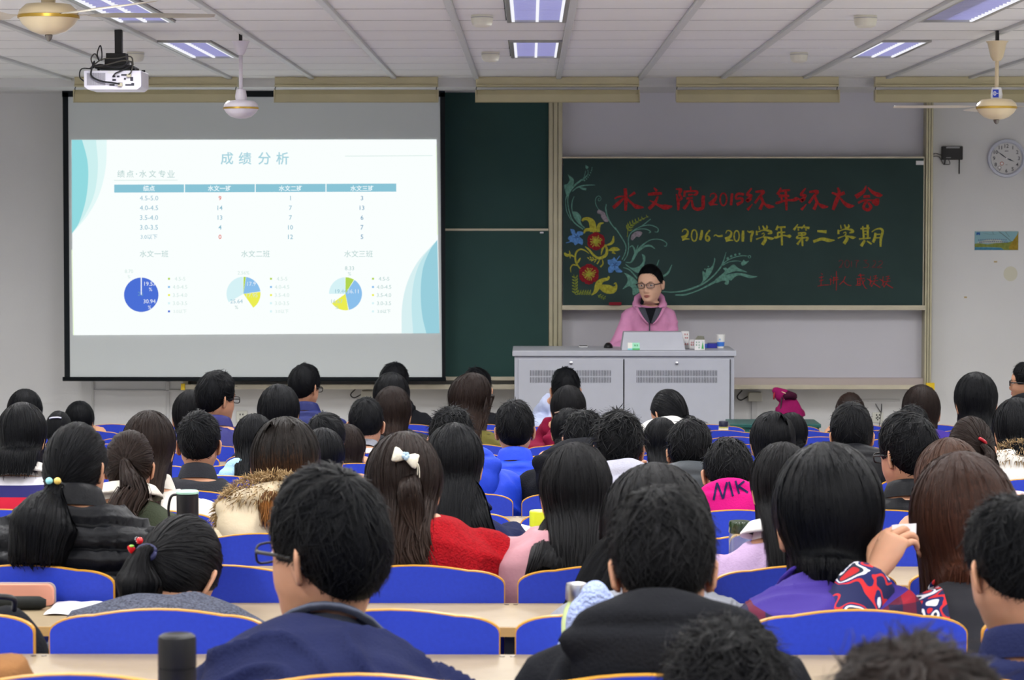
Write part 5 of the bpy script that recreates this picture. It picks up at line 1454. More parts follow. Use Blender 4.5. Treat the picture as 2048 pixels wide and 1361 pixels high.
def hair_short(P, sp, mb, rs, near):
    kind = sp.get('cut', 'short'); messy = sp.get('messy', .4)
    th = sp.get('puff', .016)
    G, az, Q, ph = cap_grid(P, kind, sp.get('pole', (.15 * rs.uniform(-1, 1), -.42, .90)), th, 48, 14, rs, lump=.0016 + .003 * messy, front_lift=.008)
    add_shell(mb, G)
    vn = sp['row'] <= 0
    n = int((900 if vn else 480 if near else 230) * sp.get('dens', 1.))
    add_locks(mb, G, rs, n, 5 if vn else 4, (.02, .86), (.14, .30), (.0017 if vn else .0025) * P.s, .004 + .020 * messy, 1.2 + 3 * messy, over=.3)
    add_locks(mb, G, rs, n // 3, 3, (.70, .90), (.08, .16), .0022 * P.s, .003, 1., over=.4)

def hair_long(P, sp, mb, rs, near, grow):
    L = sp.get('len', .26) ; wave = sp.get('wave', 0.); th = sp.get('puff', .018)
    pole = sp.get('pole', (.12 * rs.uniform(-1, 1), -.10, .99))
    nph = 56
    G, az, Q, ph = cap_grid(P, 'long', pole, th, nph, 12, rs, lump=.0016, tip=.010)
    # smooth tip so the fall starts clear of the head
    nh = 14
    ln = L * np.clip((138 - az) / 26, .02, 1) * (1 - .12 * (az / 138) ** 2) * (1 + .05 * np.sin(9 * ph + rs.uniform(0, 6)) + .07 * rs.uniform(-1, 1, nph))
    p0 = G[-1]; tang = G[-1] - G[-2]; tang /= np.linalg.norm(tang, axis=1, keepdims=True) + 1e-9
    rows = []
    vel = tang.copy(); cur = p0.copy()
    sidefall = sp.get('sway', 0.)
    k1, k2 = rs.uniform(0, 6.28, 2)
    for i in range(nh):
        f = (i + 1) / nh
        vel = vel * .72 + np.array([sidefall * .25, 0, -1.]) * .28; vel /= np.linalg.norm(vel, axis=1, keepdims=True)
        cur = cur + vel * (ln / nh)[:, None]
        c = cur.copy()
        cx = P.C[0] + sidefall * L * f * .5
        c[:, 0] = cx + (c[:, 0] - cx) * (1 + sp.get('spread', .06) * f - .16 * f ** 4)
        c[:, 0] += sidefall * L * .6 * f ** 1.3
        if wave:
            amp = wave * f
            c[:, 0] += amp * np.sin(f * 9 + 2.2 * np.sin(3 * ph + k1))
            c[:, 1] += amp * .7 * np.cos(f * 8 + 2 * np.sin(4 * ph + k2))
        c = push_out(P, c, (grow + .006) * min(1., f * 3.2) + .006)
        rows.append(c)
    # relax the fall so pushed rows stay smooth
    A = np.array(rows)
    for it_ in range(10):
        B = A.copy(); B[1:-1] = (A[:-2] + 2 * A[1:-1] + A[2:]) / 4; B[0] = (G[-1] + 2 * A[0] + A[1]) / 4
        if it_ < 3: B = .25 * np.roll(B, 1, 1) + .5 * B + .25 * np.roll(B, -1, 1)
        msk = (ln > L * .4)[None, :, None]
        A = np.where(msk, B, A)
    G2 = np.concatenate([G, A], 0)
    fl = np.clip(ln / L, 0, 1)
    vv = np.concatenate([np.repeat(np.linspace(0, .44, len(G))[:, None], nph, 1) * (.45 + .55 * fl)[None], .44 * (.45 + .55 * fl)[None] + np.linspace(0, .56, nh)[:, None] * fl[None]], 0)
    add_shell(mb, G2, 0, vv)
    cols = np.where(ln > .55 * L)[0]
    n = int((900 if sp['row'] <= 0 else 560 if near else 240) * sp.get('dens', 1.))
    add_locks(mb, G2, rs, n, 12 if near else 9, (.0, .35), (.55, .9), .0032 * P.s, .005 + wave * .4, .6, over=.8, cols=cols)
    add_locks(mb, G2, rs, n // 2, 6, (.45, .75), (.25, .5), .0030 * P.s, .008 + wave, 1., over=1.2, cols=cols)
    return G2

def tail_grid(P, path, radii, rs, nph=18, flat=.75):
    Q = crom(np.hstack([np.asarray(path, float), np.asarray(radii, float)[:, None]]), 5)
    G = tube_rings(Q[:, :3], Q[:, 3], nph, flat, (0, 1, 0))
    a = np.linspace(0, 2 * np.pi, nph, endpoint=False); k = rs.uniform(0, 6, 2)
    for i in range(len(G)):
        c = G[i].mean(0); G[i] = c + (G[i] - c) * (1 + .10 * np.sin(3 * a + k[0] + i * .15) + .07 * np.sin(5 * a + k[1]))[:, None]
    return G

def hair_tied(P, sp, mb, rs, near, grow, extras):
    tie = np.array(sp.get('tie', (0, -.92, -.25)), float); tie /= np.linalg.norm(tie)
    G, az, Q, ph = cap_grid(P, sp.get('reg', 'tied'), tie, sp.get('puff', .012), 52, 14, rs, lump=.0012, tip=.002)
    add_shell(mb, G)
    n = int(420 if near else 220)
    add_locks(mb, G, rs, n, 6, (.03, .6), (.3, .5), .0026 * P.s, .003, .5, over=.1)
    tl = (tie * (RAD + .012) * P.s) @ P.R.T + P.C
    nd = (tie / RAD); nd /= np.linalg.norm(nd); nd = nd @ P.R.T
    P.tie = tl; P.tien = nd
    L = sp.get('tail', .26); r = sp.get('tailr', .030) * P.s; st = sp.get('style')
    if st == 'bun':
        c = tl + nd * .022 * P.s + np.array([0, 0, -.004])
        ring = []
        for i in range(11):
            t = math.pi * (.03 + .94 * i / 10); a = np.linspace(0, 2 * np.pi, 18, endpoint=False)
            ring.append(c + .036 * P.s * np.stack([np.sin(t) * np.cos(a) * 1.1, np.sin(t) * np.sin(a), np.full(18, np.cos(t))], 1) * (1 + .08 * np.sin(4 * a + i))[:, None])
        G3 = np.array(ring); add_shell(mb, G3); add_locks(mb, G3, rs, 120, 5, (.05, .5), (.3, .5), .0028, .008, 3.)
        return
    sway = np.array([sp.get('sway', 0.), 0, 0])
    pts = [tl - nd * .004, tl + nd * .016, tl + nd * .030 + np.array([0, 0, -.03]) + sway * .05]
    k = 7
    for i in range(1, k + 1):
        f = i / k
        q = tl + nd * (.030 + .01 * f) + np.array([0, 0, -.03 - (L - .03) * f]) + sway * L * f
        if sp.get('wave'): q = q + np.array([sp['wave'] * math.sin(f * 8), 0, 0])
        pts.append(q)
    pts = np.array(pts)
    for _ in range(2):
        pts[3:] = push_out(P, pts[3:], grow + r * .8)
    fr = np.linspace(0, 1, len(pts))
    rad = np.interp(fr, [0, .1, .2, .45, .8, 1], [.35 * r, .42 * r, .75 * r, 1.15 * r * sp.get('flare', 1.), .85 * r * sp.get('flare', 1.), .15 * r])
    G3 = tail_grid(P, pts, rad, rs)
    add_shell(mb, G3)
    wv = sp.get('wave', 0.)
    add_locks(mb, G3, rs, 260 if near else 110, 9, (.05, .4), (.5, .9), .0030, .006 + wv, .8 + 30 * wv, over=1.)

def hair_bob(P, sp, mb, rs, near, grow):
    sp2 = dict(sp); sp2.setdefault('len', .10); sp2.setdefault('spread', -.04)
    return hair_long(P, sp2, mb, rs, near, grow)

# ---- clothes -----------------------------------------------------------------------------------
REMESH = []   # (temporary object, finish callback)
def later_remesh(mb, voxel, finish):
    me = mb.mesh('tmp', []) if False else None
    me = bpy.data.meshes.new('tmp'); me.from_pydata(mb.v, [], mb.f); me.update()
    o = bpy.data.objects.new('tmp', me); col.objects.link(o)
    md = o.modifiers.new('r', 'REMESH'); md.mode = 'VOXEL'; md.voxel_size = voxel; md.use_smooth_shade = True
    REMESH.append((o, finish))
def wob(V, rs, freqs, amps, stretch=(1, 1, 1)):
    h = np.zeros(len(V)); W = V * np.asarray(stretch)
    for f, a in zip(freqs, amps):
        for _ in range(3):
            k = rs.normal(size=3); k *= f / np.linalg.norm(k); p = rs.uniform(0, 6.28)
            h += a / 3 * np.sin(W @ k + p + 1.5 * np.sin(W @ (k[::-1] * .4) + p * 2))
    return h
def laplace(V, F4, it):
    E = np.concatenate([F4[:, [0, 1]], F4[:, [1, 2]], F4[:, [2, 3]], F4[:, [3, 0]]]); E = np.concatenate([E, E[:, ::-1]])
    cnt = np.bincount(E[:, 0], minlength=len(V))[:, None].clip(1)
    for _ in range(it):
        S_ = np.stack([np.bincount(E[:, 0], weights=V[E[:, 1], k], minlength=len(V)) for k in range(3)], 1)
        V = .5 * V + .5 * S_ / cnt
    return V
def mesh_arrays(me):
    V = np.empty(len(me.vertices) * 3); me.vertices.foreach_get('co', V); V = V.reshape(-1, 3)
    F = np.array([list(p.vertices) if len(p.vertices) == 4 else list(p.vertices)[:3] + [p.vertices[2]] for p in me.polygons], int)
    return V, F
def vnormals(V, F):
    fn = np.cross(V[F[:, 2]] - V[F[:, 0]], V[F[:, 3]] - V[F[:, 1]])
    N = np.stack([np.bincount(F.ravel(), weights=np.repeat(fn[:, k], 4), minlength=len(V)) for k in range(3)], 1)
    return N / (np.linalg.norm(N, axis=1, keepdims=True) + 1e-12)
def final_mesh(name, V, F, m):
    me = bpy.data.meshes.new(name)
    me.from_pydata(V.tolist(), [], [f[:3] if f[2] == f[3] else f for f in F.tolist()])
    me.materials.append(m); me.polygons.foreach_set('use_smooth', [True] * len(me.polygons)); me.update()
    return me

def make_jacket(P, sp, root, rs, near):
    g = sp.get('thick', .020)
    mb = MB()
    ts = np.concatenate([np.linspace(0.02, .88, 12), [.92, .95, .97]])
    mb.loft(torso_rings(P, ts, g, 28, .03))
    for i, sx in enumerate((-1, 1)):
        S_, E_, H_ = P.sh[i], P.el[i], P.ha[i]
        inn = S_ + np.array([-sx * .07, 0, -.015])
        d = (H_ - E_) / np.linalg.norm(H_ - E_)
        pts = crom([inn, S_, S_ * .45 + E_ * .55, E_, E_ * .45 + H_ * .55, H_ - d * .012], 4)
        r = np.interp(np.linspace(0, 1, len(pts)), [0, .2, .4, .6, .8, 1], np.array([.040, .050, .050, .047, .043, .038]) * P.bs + g * .85)
        mb.tube(pts, r, 14)
    vox = .0085 if P.row <= 1 else (.0105 if near else .0155)
    m = sp['jmat']; quilt = sp.get('quilt', 0.)
    holder = bpy.data.objects.new('jacket', bpy.data.meshes.new('jacket')); col.objects.link(holder); holder.parent = root
    seed = rs.randint(1 << 30)
    def finish(me):
        r2 = np.random.RandomState(seed)
        V, F = mesh_arrays(me); V = laplace(V, F, 3 if near else 2); N = vnormals(V, F)
        fa = sp.get('folds', 1.)
        h = fa * wob(V, r2, (14, 34, 70), (.009, .007, .003), (1, 1, .8))
        h += fa * (.010 * (1 - np.abs(np.sin(wob(V, r2, (15,), (3.,)) * 2.))) ** 2 - .003)
        if quilt:
            # distance along the torso or along the sleeve gives the quilting rows
            ts_ = np.linspace(0, 1, 40); c, dd = torso_at(P, ts_)
            d2 = ((V[:, None, 1:] - c[None, :, 1:]) ** 2).sum(2); it = d2.argmin(1)
            along = ts_[it] * P.T; dist = np.sqrt(d2[np.arange(len(V)), it] + (V[:, 0] * .8) ** 2) / .2
            for i in (0, 1):
                for A_, B_, o_ in ((P.sh[i], P.el[i], 0.), (P.el[i], P.ha[i], .265)):
                    ab = B_ - A_; t_ = np.clip(((V - A_) @ ab) / (ab @ ab), 0, 1)
                    ds = np.linalg.norm(V - A_ - t_[:, None] * ab, axis=1) / .085
                    use = ds < dist
                    along = np.where(use, o_ + t_ * np.linalg.norm(ab), along); dist = np.where(use, ds, dist)
            ph_ = along / quilt * np.pi
            h = .30 * h + .034 * (np.abs(np.sin(ph_)) ** .5 - .7) * (1. if near else .7)
            h += .003 * np.sin(V[:, 0] * 60 + along * 40)
        V = V + N * h[:, None]
        old = holder.data; holder.data = final_mesh('jacket', V, F, m); bpy.data.meshes.remove(old)
    later_remesh(mb, vox, finish)
    return holder

def neck_frame(P):
    c, d = torso_at(P, [.93]); return c[0], d[0]
def make_collar(P, sp, parent, rs, m, h=.05, r=.078, th=.010, tilt=0., name='collar', fold=False, lift=.018):
    c, d = torso_at(P, [.93, .96, 1.0])
    k = 24; a = np.linspace(0, 2 * np.pi, k, endpoint=False); X = P.xaxis
    base = c[0]; up = d[2]; N = np.cross(X, up)                       # N points back
    rr = r * P.bs
    rings = []
    for t, e in ((0, 0), (.35, 0), (.7, -.002), (1, -.004), (1.06, -.010), (1, -.014), (.4, -.010)) if not fold else ((0, 0), (.5, 0), (.95, -.003), (1.06, .004), (1.0, .018), (.45, .032), (.30, .030), (.5, .012)):
        q = base + up * (h * t + lift)
        w = rr * (1 - .16 * t) + e; back = rr * .92 * (1 - .10 * t) + e
        rings.append(q + np.outer(np.sin(a) * w, X) + np.outer(np.cos(a) * back, N) + np.outer((np.cos(a) - .2) * .012, up))
    mb = MB(); mb.loft(rings, False, False)
    o = mb.build(name, m, parent, smooth=True)
    return o
def make_hood(P, sp, parent, rs, m, near, size=1., fur=None, side_up=0.):
    """hood thrown back: roll round the neck with the pouch lying on the upper back"""
    c, d = torso_at(P, [.84, .90, .965]); X = P.xaxis
    up = d[2]; N = np.cross(X, up); base = c[2] + up * .012
    mb = MB(); a = np.linspace(0, 2 * np.pi, 20)
    g = sp.get('thick', .02)
    R1 = (.080 + g * .6) * P.bs
    ringpath = [base + X * math.sin(t) * R1 * 1.08 + N * math.cos(t) * R1 * 1.0 + up * (.028 * math.cos(t) - .012 + side_up * (.4 + .6 * math.cos(t * .5) ** 2) * (abs(math.sin(t * .5 + math.pi / 2)) )) for t in a]
    mb.tube(ringpath, [.020 + .022 * size * (.5 + .5 * math.cos(t)) ** 1.2 for t in a], 12)
    bd = c[1] + np.cross(X, d[1]) * (.070 * P.bs + g)
    ax = -d[1]
    M_ = np.stack([X, np.cross(X, d[1]), d[1]], 1)
    mb.ball(bd + ax * .015, (.112 * size * P.bs, .050 * size, .085 * size), 20, 12, M=M_)
    mb.ball(bd - ax * .030 + np.cross(X, d[1]) * .004, (.125 * size * P.bs, .042 * size, .050 * size), 20, 10, M=M_)
    holder = bpy.data.objects.new('hood', bpy.data.meshes.new('hood')); col.objects.link(holder); holder.parent = parent
    seed = rs.randint(1 << 30)
    def finish(me):
        r2 = np.random.RandomState(seed)
        V, F = mesh_arrays(me); V = laplace(V, F, 3); N_ = vnormals(V, F)
        h = wob(V, r2, (30, 60), (.006, .003)) - .006 * np.exp(-(((V - bd) @ X) / .012) ** 2) * 0
        h -= .008 * np.exp(-(((V - (bd - ax * .055)) @ d[1]) / .012) ** 2)
        V = V + N_ * h[:, None]
        old = holder.data; holder.data = final_mesh('hood', V, F, m); bpy.data.meshes.remove(old)
    later_remesh(mb, .008 if near else .011, finish)
    if fur is not None:
        fm = MB(); nf = 5200 if near else 3000
        for _ in range(nf):
            t = rs.uniform(-2.3, 2.3); t2 = rs.uniform(0, 6.28)
            R2 = R1 * 1.1
            ctr = base + X * math.sin(t) * R2 * 1.15 + N * (math.cos(t) * R2 * 1.15 + .02) + up * (.030 * math.cos(t) - .012)
            rad = .034 * size
            out = X * math.sin(t) * math.cos(t2) + N * math.cos(t) * math.cos(t2) + up * math.sin(t2)
            p = ctr + out * rad
            dirv = out + rs.normal(size=3) * .45 - up * .35; dirv /= np.linalg.norm(dirv)
            L = rs.uniform(.016, .030); sd = np.cross(dirv, rs.normal(size=3)); sd /= np.linalg.norm(sd); w = .0018
            q = p + dirv * L * .6; e = p + dirv * L - up * .006
            fm.add([p - sd * w, p + sd * w, q + sd * w * .7, q - sd * w * .7, e], [(0, 1, 2, 3), (3, 2, 4)], 0, [(rs.uniform(), 0)] * 2 + [(rs.uniform(), .6)] * 2 + [(rs.uniform(), 1)])
        tag(fm.build('fur_trim', fur, holder), kind='stuff')
    return holder

def make_glasses(P, root, m=None):
    m = m or M_black
    s = P.s; mb = MB()
    for sx in (-1, 1):
        pts = []
        for t in np.linspace(0, 2 * np.pi, 17):
            c_, s_ = math.cos(t), math.sin(t)
            pts.append((sx * .033 + .026 * np.sign(c_) * abs(c_) ** .6, .103 - .06 * (abs(sx * .033 + .026 * c_) ** 2) / .06, -.002 + .016 * np.sign(s_) * abs(s_) ** .6))
        mb.tube(np.array(pts) * s, .0024, 6)
        mb.tube(np.array([(sx * .059, .098, .004), (sx * .072, .080, .004), (sx * .079, .03, .003), (sx * .081, -.005, .0), (sx * .080, -.028, -.016)]) * s, .0036, 6)
    mb.tube(np.array([(-.008, .104, .002), (0, .106, .004), (.008, .104, .002)]) * s, .0018, 6)
    M4 = np.eye(4); M4[:3, :3] = P.R; M4[:3, 3] = P.C
    g = mb.xform(M4).build('glasses', m, root, smooth=True)
    ln = MB()
    for sx in (-1, 1):
        ring = [(sx * .033 + .0245 * np.sign(math.cos(t)) * abs(math.cos(t)) ** .6, .102, -.002 + .0145 * np.sign(math.sin(t)) * abs(math.sin(t)) ** .6) for t in np.linspace(0, 2 * np.pi, 16, endpoint=False)]
        ln.add(np.array(ring) * s, [tuple(range(16))])
    ln.xform(M4).build('lens', M_lens, g)
M_lens = mat('lens', (240, 245, 255), .05, .5, trans=1.)
M_lens.node_tree.nodes['Principled BSDF'].inputs['IOR'].default_value = 1.03

def add_face(mb, P):
    s = P.s
    M4 = np.eye(4); M4[:3, :3] = P.R; M4[:3, 3] = P.C
    loc = MB()
    for sx in (-1, 1):
        loc.ball((sx * .031, .0795, -.002), (.0125, .0100, .0062), 12, 8, mi=1)
        loc.ball((sx * .031, .0868, -.002), (.0052, .0030, .0054), 10, 6, mi=2)
        q = np.array([(sx * .014, .0925, .0165), (sx * .028, .0915, .0205), (sx * .044, .0800, .0175)])
        loc.tube(crom(q, 3), [.0015, .0022, .0026, .0024, .002, .0016, .0010], 6, mi=4)
    loc.tube(crom([(-.022, .087, -.070), (-.008, .0955, -.0665), (0, .0965, -.0675), (.008, .0955, -.0665), (.022, .087, -.070)], 3), [.001, .002, .003, .0035, .0035, .0035, .003, .0035, .0035, .0035, .003, .002, .001], 6, mi=3)
    loc.tube(crom([(-.020, .087, -.0735), (0, .0960, -.0775), (.020, .087, -.0735)], 4), [.001, .0025, .0035, .004, .0045, .004, .0035, .0025, .001], 6, mi=3)
    loc.v = [tuple(np.array(p) * s) for p in loc.v]
    loc.xform(M4)
    mb.add(loc.v, loc.f); 
    mb.mi[-len(loc.mi):] = loc.mi

def make_body(P, sp, root, near, fine=False):
    mb = MB()
    HR = HR96 if fine else HR28
    m = HR.shape[1]
    hr = (HR * P.s).reshape(-1, 3) @ P.R.T + P.C; hr = hr.reshape(HR.shape)
    ts = np.concatenate([np.linspace(0, .88, 8), [.94, 1.0]])
    # torso rings start angle 0 at the front like the head rings
    tr = torso_rings(P, ts, 0., m)
    if not fine:
        pass
    else:
        a = np.linspace(0, 2 * math.pi, m, endpoint=False); a2 = a - .55 * np.sin(a)
        idx = (a2 / (2 * math.pi) * m)
        i0 = np.floor(idx).astype(int) % m; f = (idx - np.floor(idx))[None, :, None]
        tr = tr[:, i0] * (1 - f) + tr[:, (i0 + 1) % m] * f
    n0, n1 = tr[-1], hr[0]
    mid = [n0 * (1 - t) + n1 * t for t in (.5,)]
    mb.loft(np.concatenate([tr, mid, hr], 0))
    for sx in (-1, 1): add_ear(mb, P.C, P.R, P.s, sx)
    for i, sx in enumerate((-1, 1)):
        S_, E_, H_ = P.sh[i], P.el[i], P.ha[i]
        pts = crom([S_ + np.array([-sx * .05, 0, 0]), S_, E_, H_], 3)
        r = np.interp(np.linspace(0, 1, len(pts)), [0, .33, .5, .67, .85, 1], np.array([.030, .036, .038, .034, .031, .023]) * P.bs)
        mb.tube(pts, r, 10)
        d = (H_ - E_) / np.linalg.norm(H_ - E_)
        hd = sp.get('hdir%d' % i); hn = sp.get('hnrm%d' % i)
        if hd is None: hd = d * .6 + np.array([-sx * .3, .5, -.1]) if sp.get('hand%d' % i) is None else d
        if hn is None: hn = np.array([0, 0, 1.]) if sp.get('hand%d' % i) is None else np.array([sx, -.3, .2])
        add_hand(mb, H_, hd, hn, -sx if hn[2] > .5 else sp.get('hside%d' % i, -sx), .95 * P.bs, curl=sp.get('curl%d' % i, .35))
    add_face(mb, P)
    return mb.build('body', [sp.get('skin', M_skin), M_eye, M_iris, M_lip, M_brow], root, smooth='auto' if False else True)

def make_legs(P, root, tm=None):
    mb = MB()
    for sx in (-1, 1):
        pts = crom([(sx * .07, .12, .50), (sx * .085, .30, .505), (sx * .10, .50, .50), (sx * .10, .545, .44), (sx * .10, .53, .25), (sx * .10, .52, .09)], 3)
        r = np.interp(np.linspace(0, 1, len(pts)), [0, .3, .5, .6, .8, 1], [.092, .082, .068, .064, .056, .050])
        mb.tube(pts, r, 12, up=(1, 0, 0))
    mb.ball((0, .15, .50), (.165, .12, .075), 16, 10)
    t = mb.build('trousers', tm or M_trous, root, smooth=True)
    for sx in (-1, 1):
        rings = []
        for y, w, h in ((.46, .030, .05), (.48, .036, .075), (.54, .038, .085), (.62, .044, .06), (.68, .042, .045), (.71, .028, .03)):
            a = np.linspace(0, 2 * np.pi, 12, endpoint=False)
            rings.append(np.stack([sx * .10 + w * np.cos(a), np.full(12, y), np.maximum(.002, h * .5 + h * .5 * np.sin(a))], 1))
        MB().loft(rings).build('shoe', M_shoe, root, smooth=True)

def keep_off_seat(hb):
    hb.v = [(x, .014, z) if (z < SEAT_TOP + .004 and -.25 < y < .014) else (x, y, z) for x, y, z in hb.v]

def person(sp):
    P = solve_pose(sp); near = sp['row'] <= 4
    rs = np.random.RandomState(abs(hash_str(sp['label'])) % (1 << 31))
    root = empty('person', P.root); tag(root, sp['label'], 'person', 'students seated in rows')
    make_body(P, sp, root, near)
    g = sp.get('thick', .020)
    jk = make_jacket(P, sp, root, rs, near)
    kind = sp.get('neck', 'collar'); nm = sp.get('nmat', sp['jmat'])
    if kind == 'collar': make_collar(P, sp, jk, rs, nm, r=.070 + g * .5)
    elif kind == 'fold': make_collar(P, sp, jk, rs, nm, h=sp.get('nh', .045), r=.070 + g * .5, fold=True)
    elif kind == 'hood': make_hood(P, sp, jk, rs, nm, near, sp.get('hsize', 1.))
    elif kind == 'fur': make_hood(P, sp, jk, rs, nm, near, sp.get('hsize', 1.), fur=sp['fur'])
    if sp.get('inner') is not None: make_collar(P, sp, jk, rs, sp['inner'], h=.062, r=.074, lift=.034, name='shirt_collar', fold=sp.get('innerfold', False))
    make_legs(P, root)
    hb = MB(); st = sp.get('style', 'short'); hm = sp.get('hair', H_black)
    gr = g + {'hood': .070 * sp.get('hsize', 1.), 'fur': .06, 'fold': .032, 'collar': .012}.get(kind, .004)
    if st == 'short': hair_short(P, sp, hb, rs, near)
    elif st == 'long': hair_long(P, sp, hb, rs, near, gr)
    elif st == 'bob': hair_bob(P, sp, hb, rs, near, gr)
    else: hair_tied(P, sp, hb, rs, near, gr, None)
    if sp.get('halftail'):
        sp3 = dict(sp, style='pony', tail=sp['halftail'], tailr=.024, tie=sp.get('tie', (0, -.85, .15)))
        tie = np.array(sp3['tie'], float); tie /= np.linalg.norm(tie)
        P.tie = (tie * (RAD + .024) * P.s) @ P.R.T + P.C; nd = tie / RAD; P.tien = (nd / np.linalg.norm(nd)) @ P.R.T
    keep_off_seat(hb)
    ho = hb.build('hair', hm, root, smooth=True)
    if sp.get('glasses'): make_glasses(P, root)
    if sp.get('extra'): sp['extra'](P, root, ho, jk, rs)
    return P
def hash_str(s):
    h = 7
    for c in s: h = (h * 31 + ord(c)) & 0x7fffffff
    return h
def flush_remesh():
    global REMESH
    dg = bpy.context.evaluated_depsgraph_get()
    for o, fin in REMESH:
        ev = o.evaluated_get(dg); me = ev.to_mesh(); fin(me); ev.to_mesh_clear()
    for o, fin in REMESH:
        m = o.data; bpy.data.objects.remove(o); bpy.data.meshes.remove(m)
    REMESH = []

# ------------------------------------------------------------------ cloth
def cloth(name, rgb, rough=.85, bump=(160, .25), var=(14, .08), sheen=.0, spec=.10):
    return mat(name, rgb, rough, spec, bump=bump, var=var, sheen=sheen)
def nylon(name, rgb): return mat(name, rgb, .5, .15, bump=(90, .12), var=(10, .08))
def ramp_mat(name, build, rough=.8):
    if name in _M: return _M[name]
    m = bpy.data.materials.new(name); m.use_nodes = True; nt = m.node_tree; b = nt.nodes['Principled BSDF']
    b.inputs['Roughness'].default_value = rough; b.inputs['Specular IOR Level'].default_value = .2
    tc = nt.nodes.new('ShaderNodeTexCoord')
    nt.links.new(build(nt, tc.outputs['Object']), b.inputs['Base Color']); _M[name] = m
    return m
def cramp(nt, fac, stops, const=True):
    r = nt.nodes.new('ShaderNodeValToRGB'); r.color_ramp.interpolation = 'CONSTANT' if const else 'LINEAR'
    e = r.color_ramp.elements
    while len(e) < len(stops): e.new(.5)
    for el, (p, c) in zip(e, stops): el.position = p; el.color = lin(c) + (1,)
    nt.links.new(fac, r.inputs[0]); return r.outputs[0]
def noise_node(nt, vec, scale, detail=2, dist=0.):
    n = nt.nodes.new('ShaderNodeTexNoise'); n.inputs['Scale'].default_value = scale; n.inputs['Detail'].default_value = detail; n.inputs['Distortion'].default_value = dist
    nt.links.new(vec, n.inputs['Vector']); return n.outputs['Fac']
def mk_camo(nt, v):
    s = nt.nodes.new('ShaderNodeSeparateXYZ'); nt.links.new(v, s.inputs[0])
    a = nt.nodes.new('ShaderNodeMath'); a.operation = 'ABSOLUTE'; nt.links.new(s.outputs['X'], a.inputs[0])
    g_ = nt.nodes.new('ShaderNodeMath'); g_.operation = 'GREATER_THAN'; g_.inputs[1].default_value = .135; nt.links.new(a.outputs[0], g_.inputs[0])
    z_ = nt.nodes.new('ShaderNodeMath'); z_.operation = 'GREATER_THAN'; z_.inputs[1].default_value = .90; nt.links.new(s.outputs['Z'], z_.inputs[0])
    o_ = nt.nodes.new('ShaderNodeMath'); o_.operation = 'MAXIMUM'; nt.links.new(g_.outputs[0], o_.inputs[0]); nt.links.new(z_.outputs[0], o_.inputs[1])
    mx = nt.nodes.new('ShaderNodeMix'); mx.data_type = 'RGBA'; mx.inputs[6].default_value = lin((22, 22, 28)) + (1,)
    nt.links.new(o_.outputs[0], mx.inputs[0]); nt.links.new(camo_colour(nt, v), mx.inputs[7])
    return mx.outputs[2]
def camo_colour(nt, v): return cramp(nt, noise_node(nt, v, 24, 0, .3), [(0, (30, 34, 72)), (.40, (188, 40, 44)), (.46, (30, 36, 84)), (.53, (214, 214, 220)), (.60, (36, 44, 60)), (.68, (178, 38, 44))])
def mk_ink(nt, v): return cramp(nt, noise_node(nt, v, 22, 5, 1.2), [(0, (212, 206, 208)), (.47, (70, 66, 70)), (.53, (216, 210, 212)), (.62, (96, 92, 96)), (.66, (214, 208, 210))])
def mk_speck(nt, v): return cramp(nt, noise_node(nt, v, 40, 3, .8), [(0, (206, 204, 210)), (.58, (120, 120, 132)), (.62, (206, 204, 210))])
def wave_fac(nt, v, axis, scale):
    w = nt.nodes.new('ShaderNodeTexWave'); w.bands_direction = axis; w.inputs['Scale'].default_value = scale; nt.links.new(v, w.inputs['Vector']); return w.outputs['Fac']
def mk_plaid(nt, v):
    a = nt.nodes.new('ShaderNodeMath'); a.operation = 'ADD'
    for k, ax in enumerate('XZ'):
        g_ = nt.nodes.new('ShaderNodeMath'); g_.operation = 'GREATER_THAN'; g_.inputs[1].default_value = .5
        nt.links.new(wave_fac(nt, v, ax, 5.), g_.inputs[0]); nt.links.new(g_.outputs[0], a.inputs[k])
    h = nt.nodes.new('ShaderNodeMath'); h.operation = 'MULTIPLY'; h.inputs[1].default_value = .5; nt.links.new(a.outputs[0], h.inputs[0])
    pl = cramp(nt, h.outputs[0], [(0, (140, 26, 44)), (.30, (88, 26, 48)), (.8, (36, 30, 60))])
    s = nt.nodes.new('ShaderNodeSeparateXYZ'); nt.links.new(v, s.inputs[0])
    ab = nt.nodes.new('ShaderNodeMath'); ab.operation = 'ABSOLUTE'; nt.links.new(s.outputs['X'], ab.inputs[0])
    zz = nt.nodes.new('ShaderNodeMath'); zz.operation = 'MULTIPLY_ADD'; zz.inputs[1].default_value = -.45; nt.links.new(ab.outputs[0], zz.inputs[0]); nt.links.new(s.outputs['Z'], zz.inputs[2])
    g2 = nt.nodes.new('ShaderNodeMath'); g2.operation = 'GREATER_THAN'; g2.inputs[1].default_value = .80; nt.links.new(zz.outputs[0], g2.inputs[0])
    mx = nt.nodes.new('ShaderNodeMix'); mx.data_type = 'RGBA'; mx.inputs[7].default_value = lin((56, 40, 122)) + (1,)
    nt.links.new(g2.outputs[0], mx.inputs[0]); nt.links.new(pl, mx.inputs[6])
    return mx.outputs[2]
def mk_check(nt, v):
    c = nt.nodes.new('ShaderNodeTexChecker'); c.inputs['Scale'].default_value = 95; nt.links.new(v, c.inputs['Vector'])
    c.inputs['Color1'].default_value = lin((206, 208, 224)) + (1,); c.inputs['Color2'].default_value = lin((46, 44, 96)) + (1,)
    return c.outputs['Color']
def mk_block(nt, v):
    s = nt.nodes.new('ShaderNodeSeparateXYZ'); nt.links.new(v, s.inputs[0])
    return cramp(nt, s.outputs['Z'], [(0, (176, 24, 48)), (.925, (38, 36, 92)), (.960, (206, 204, 212))])
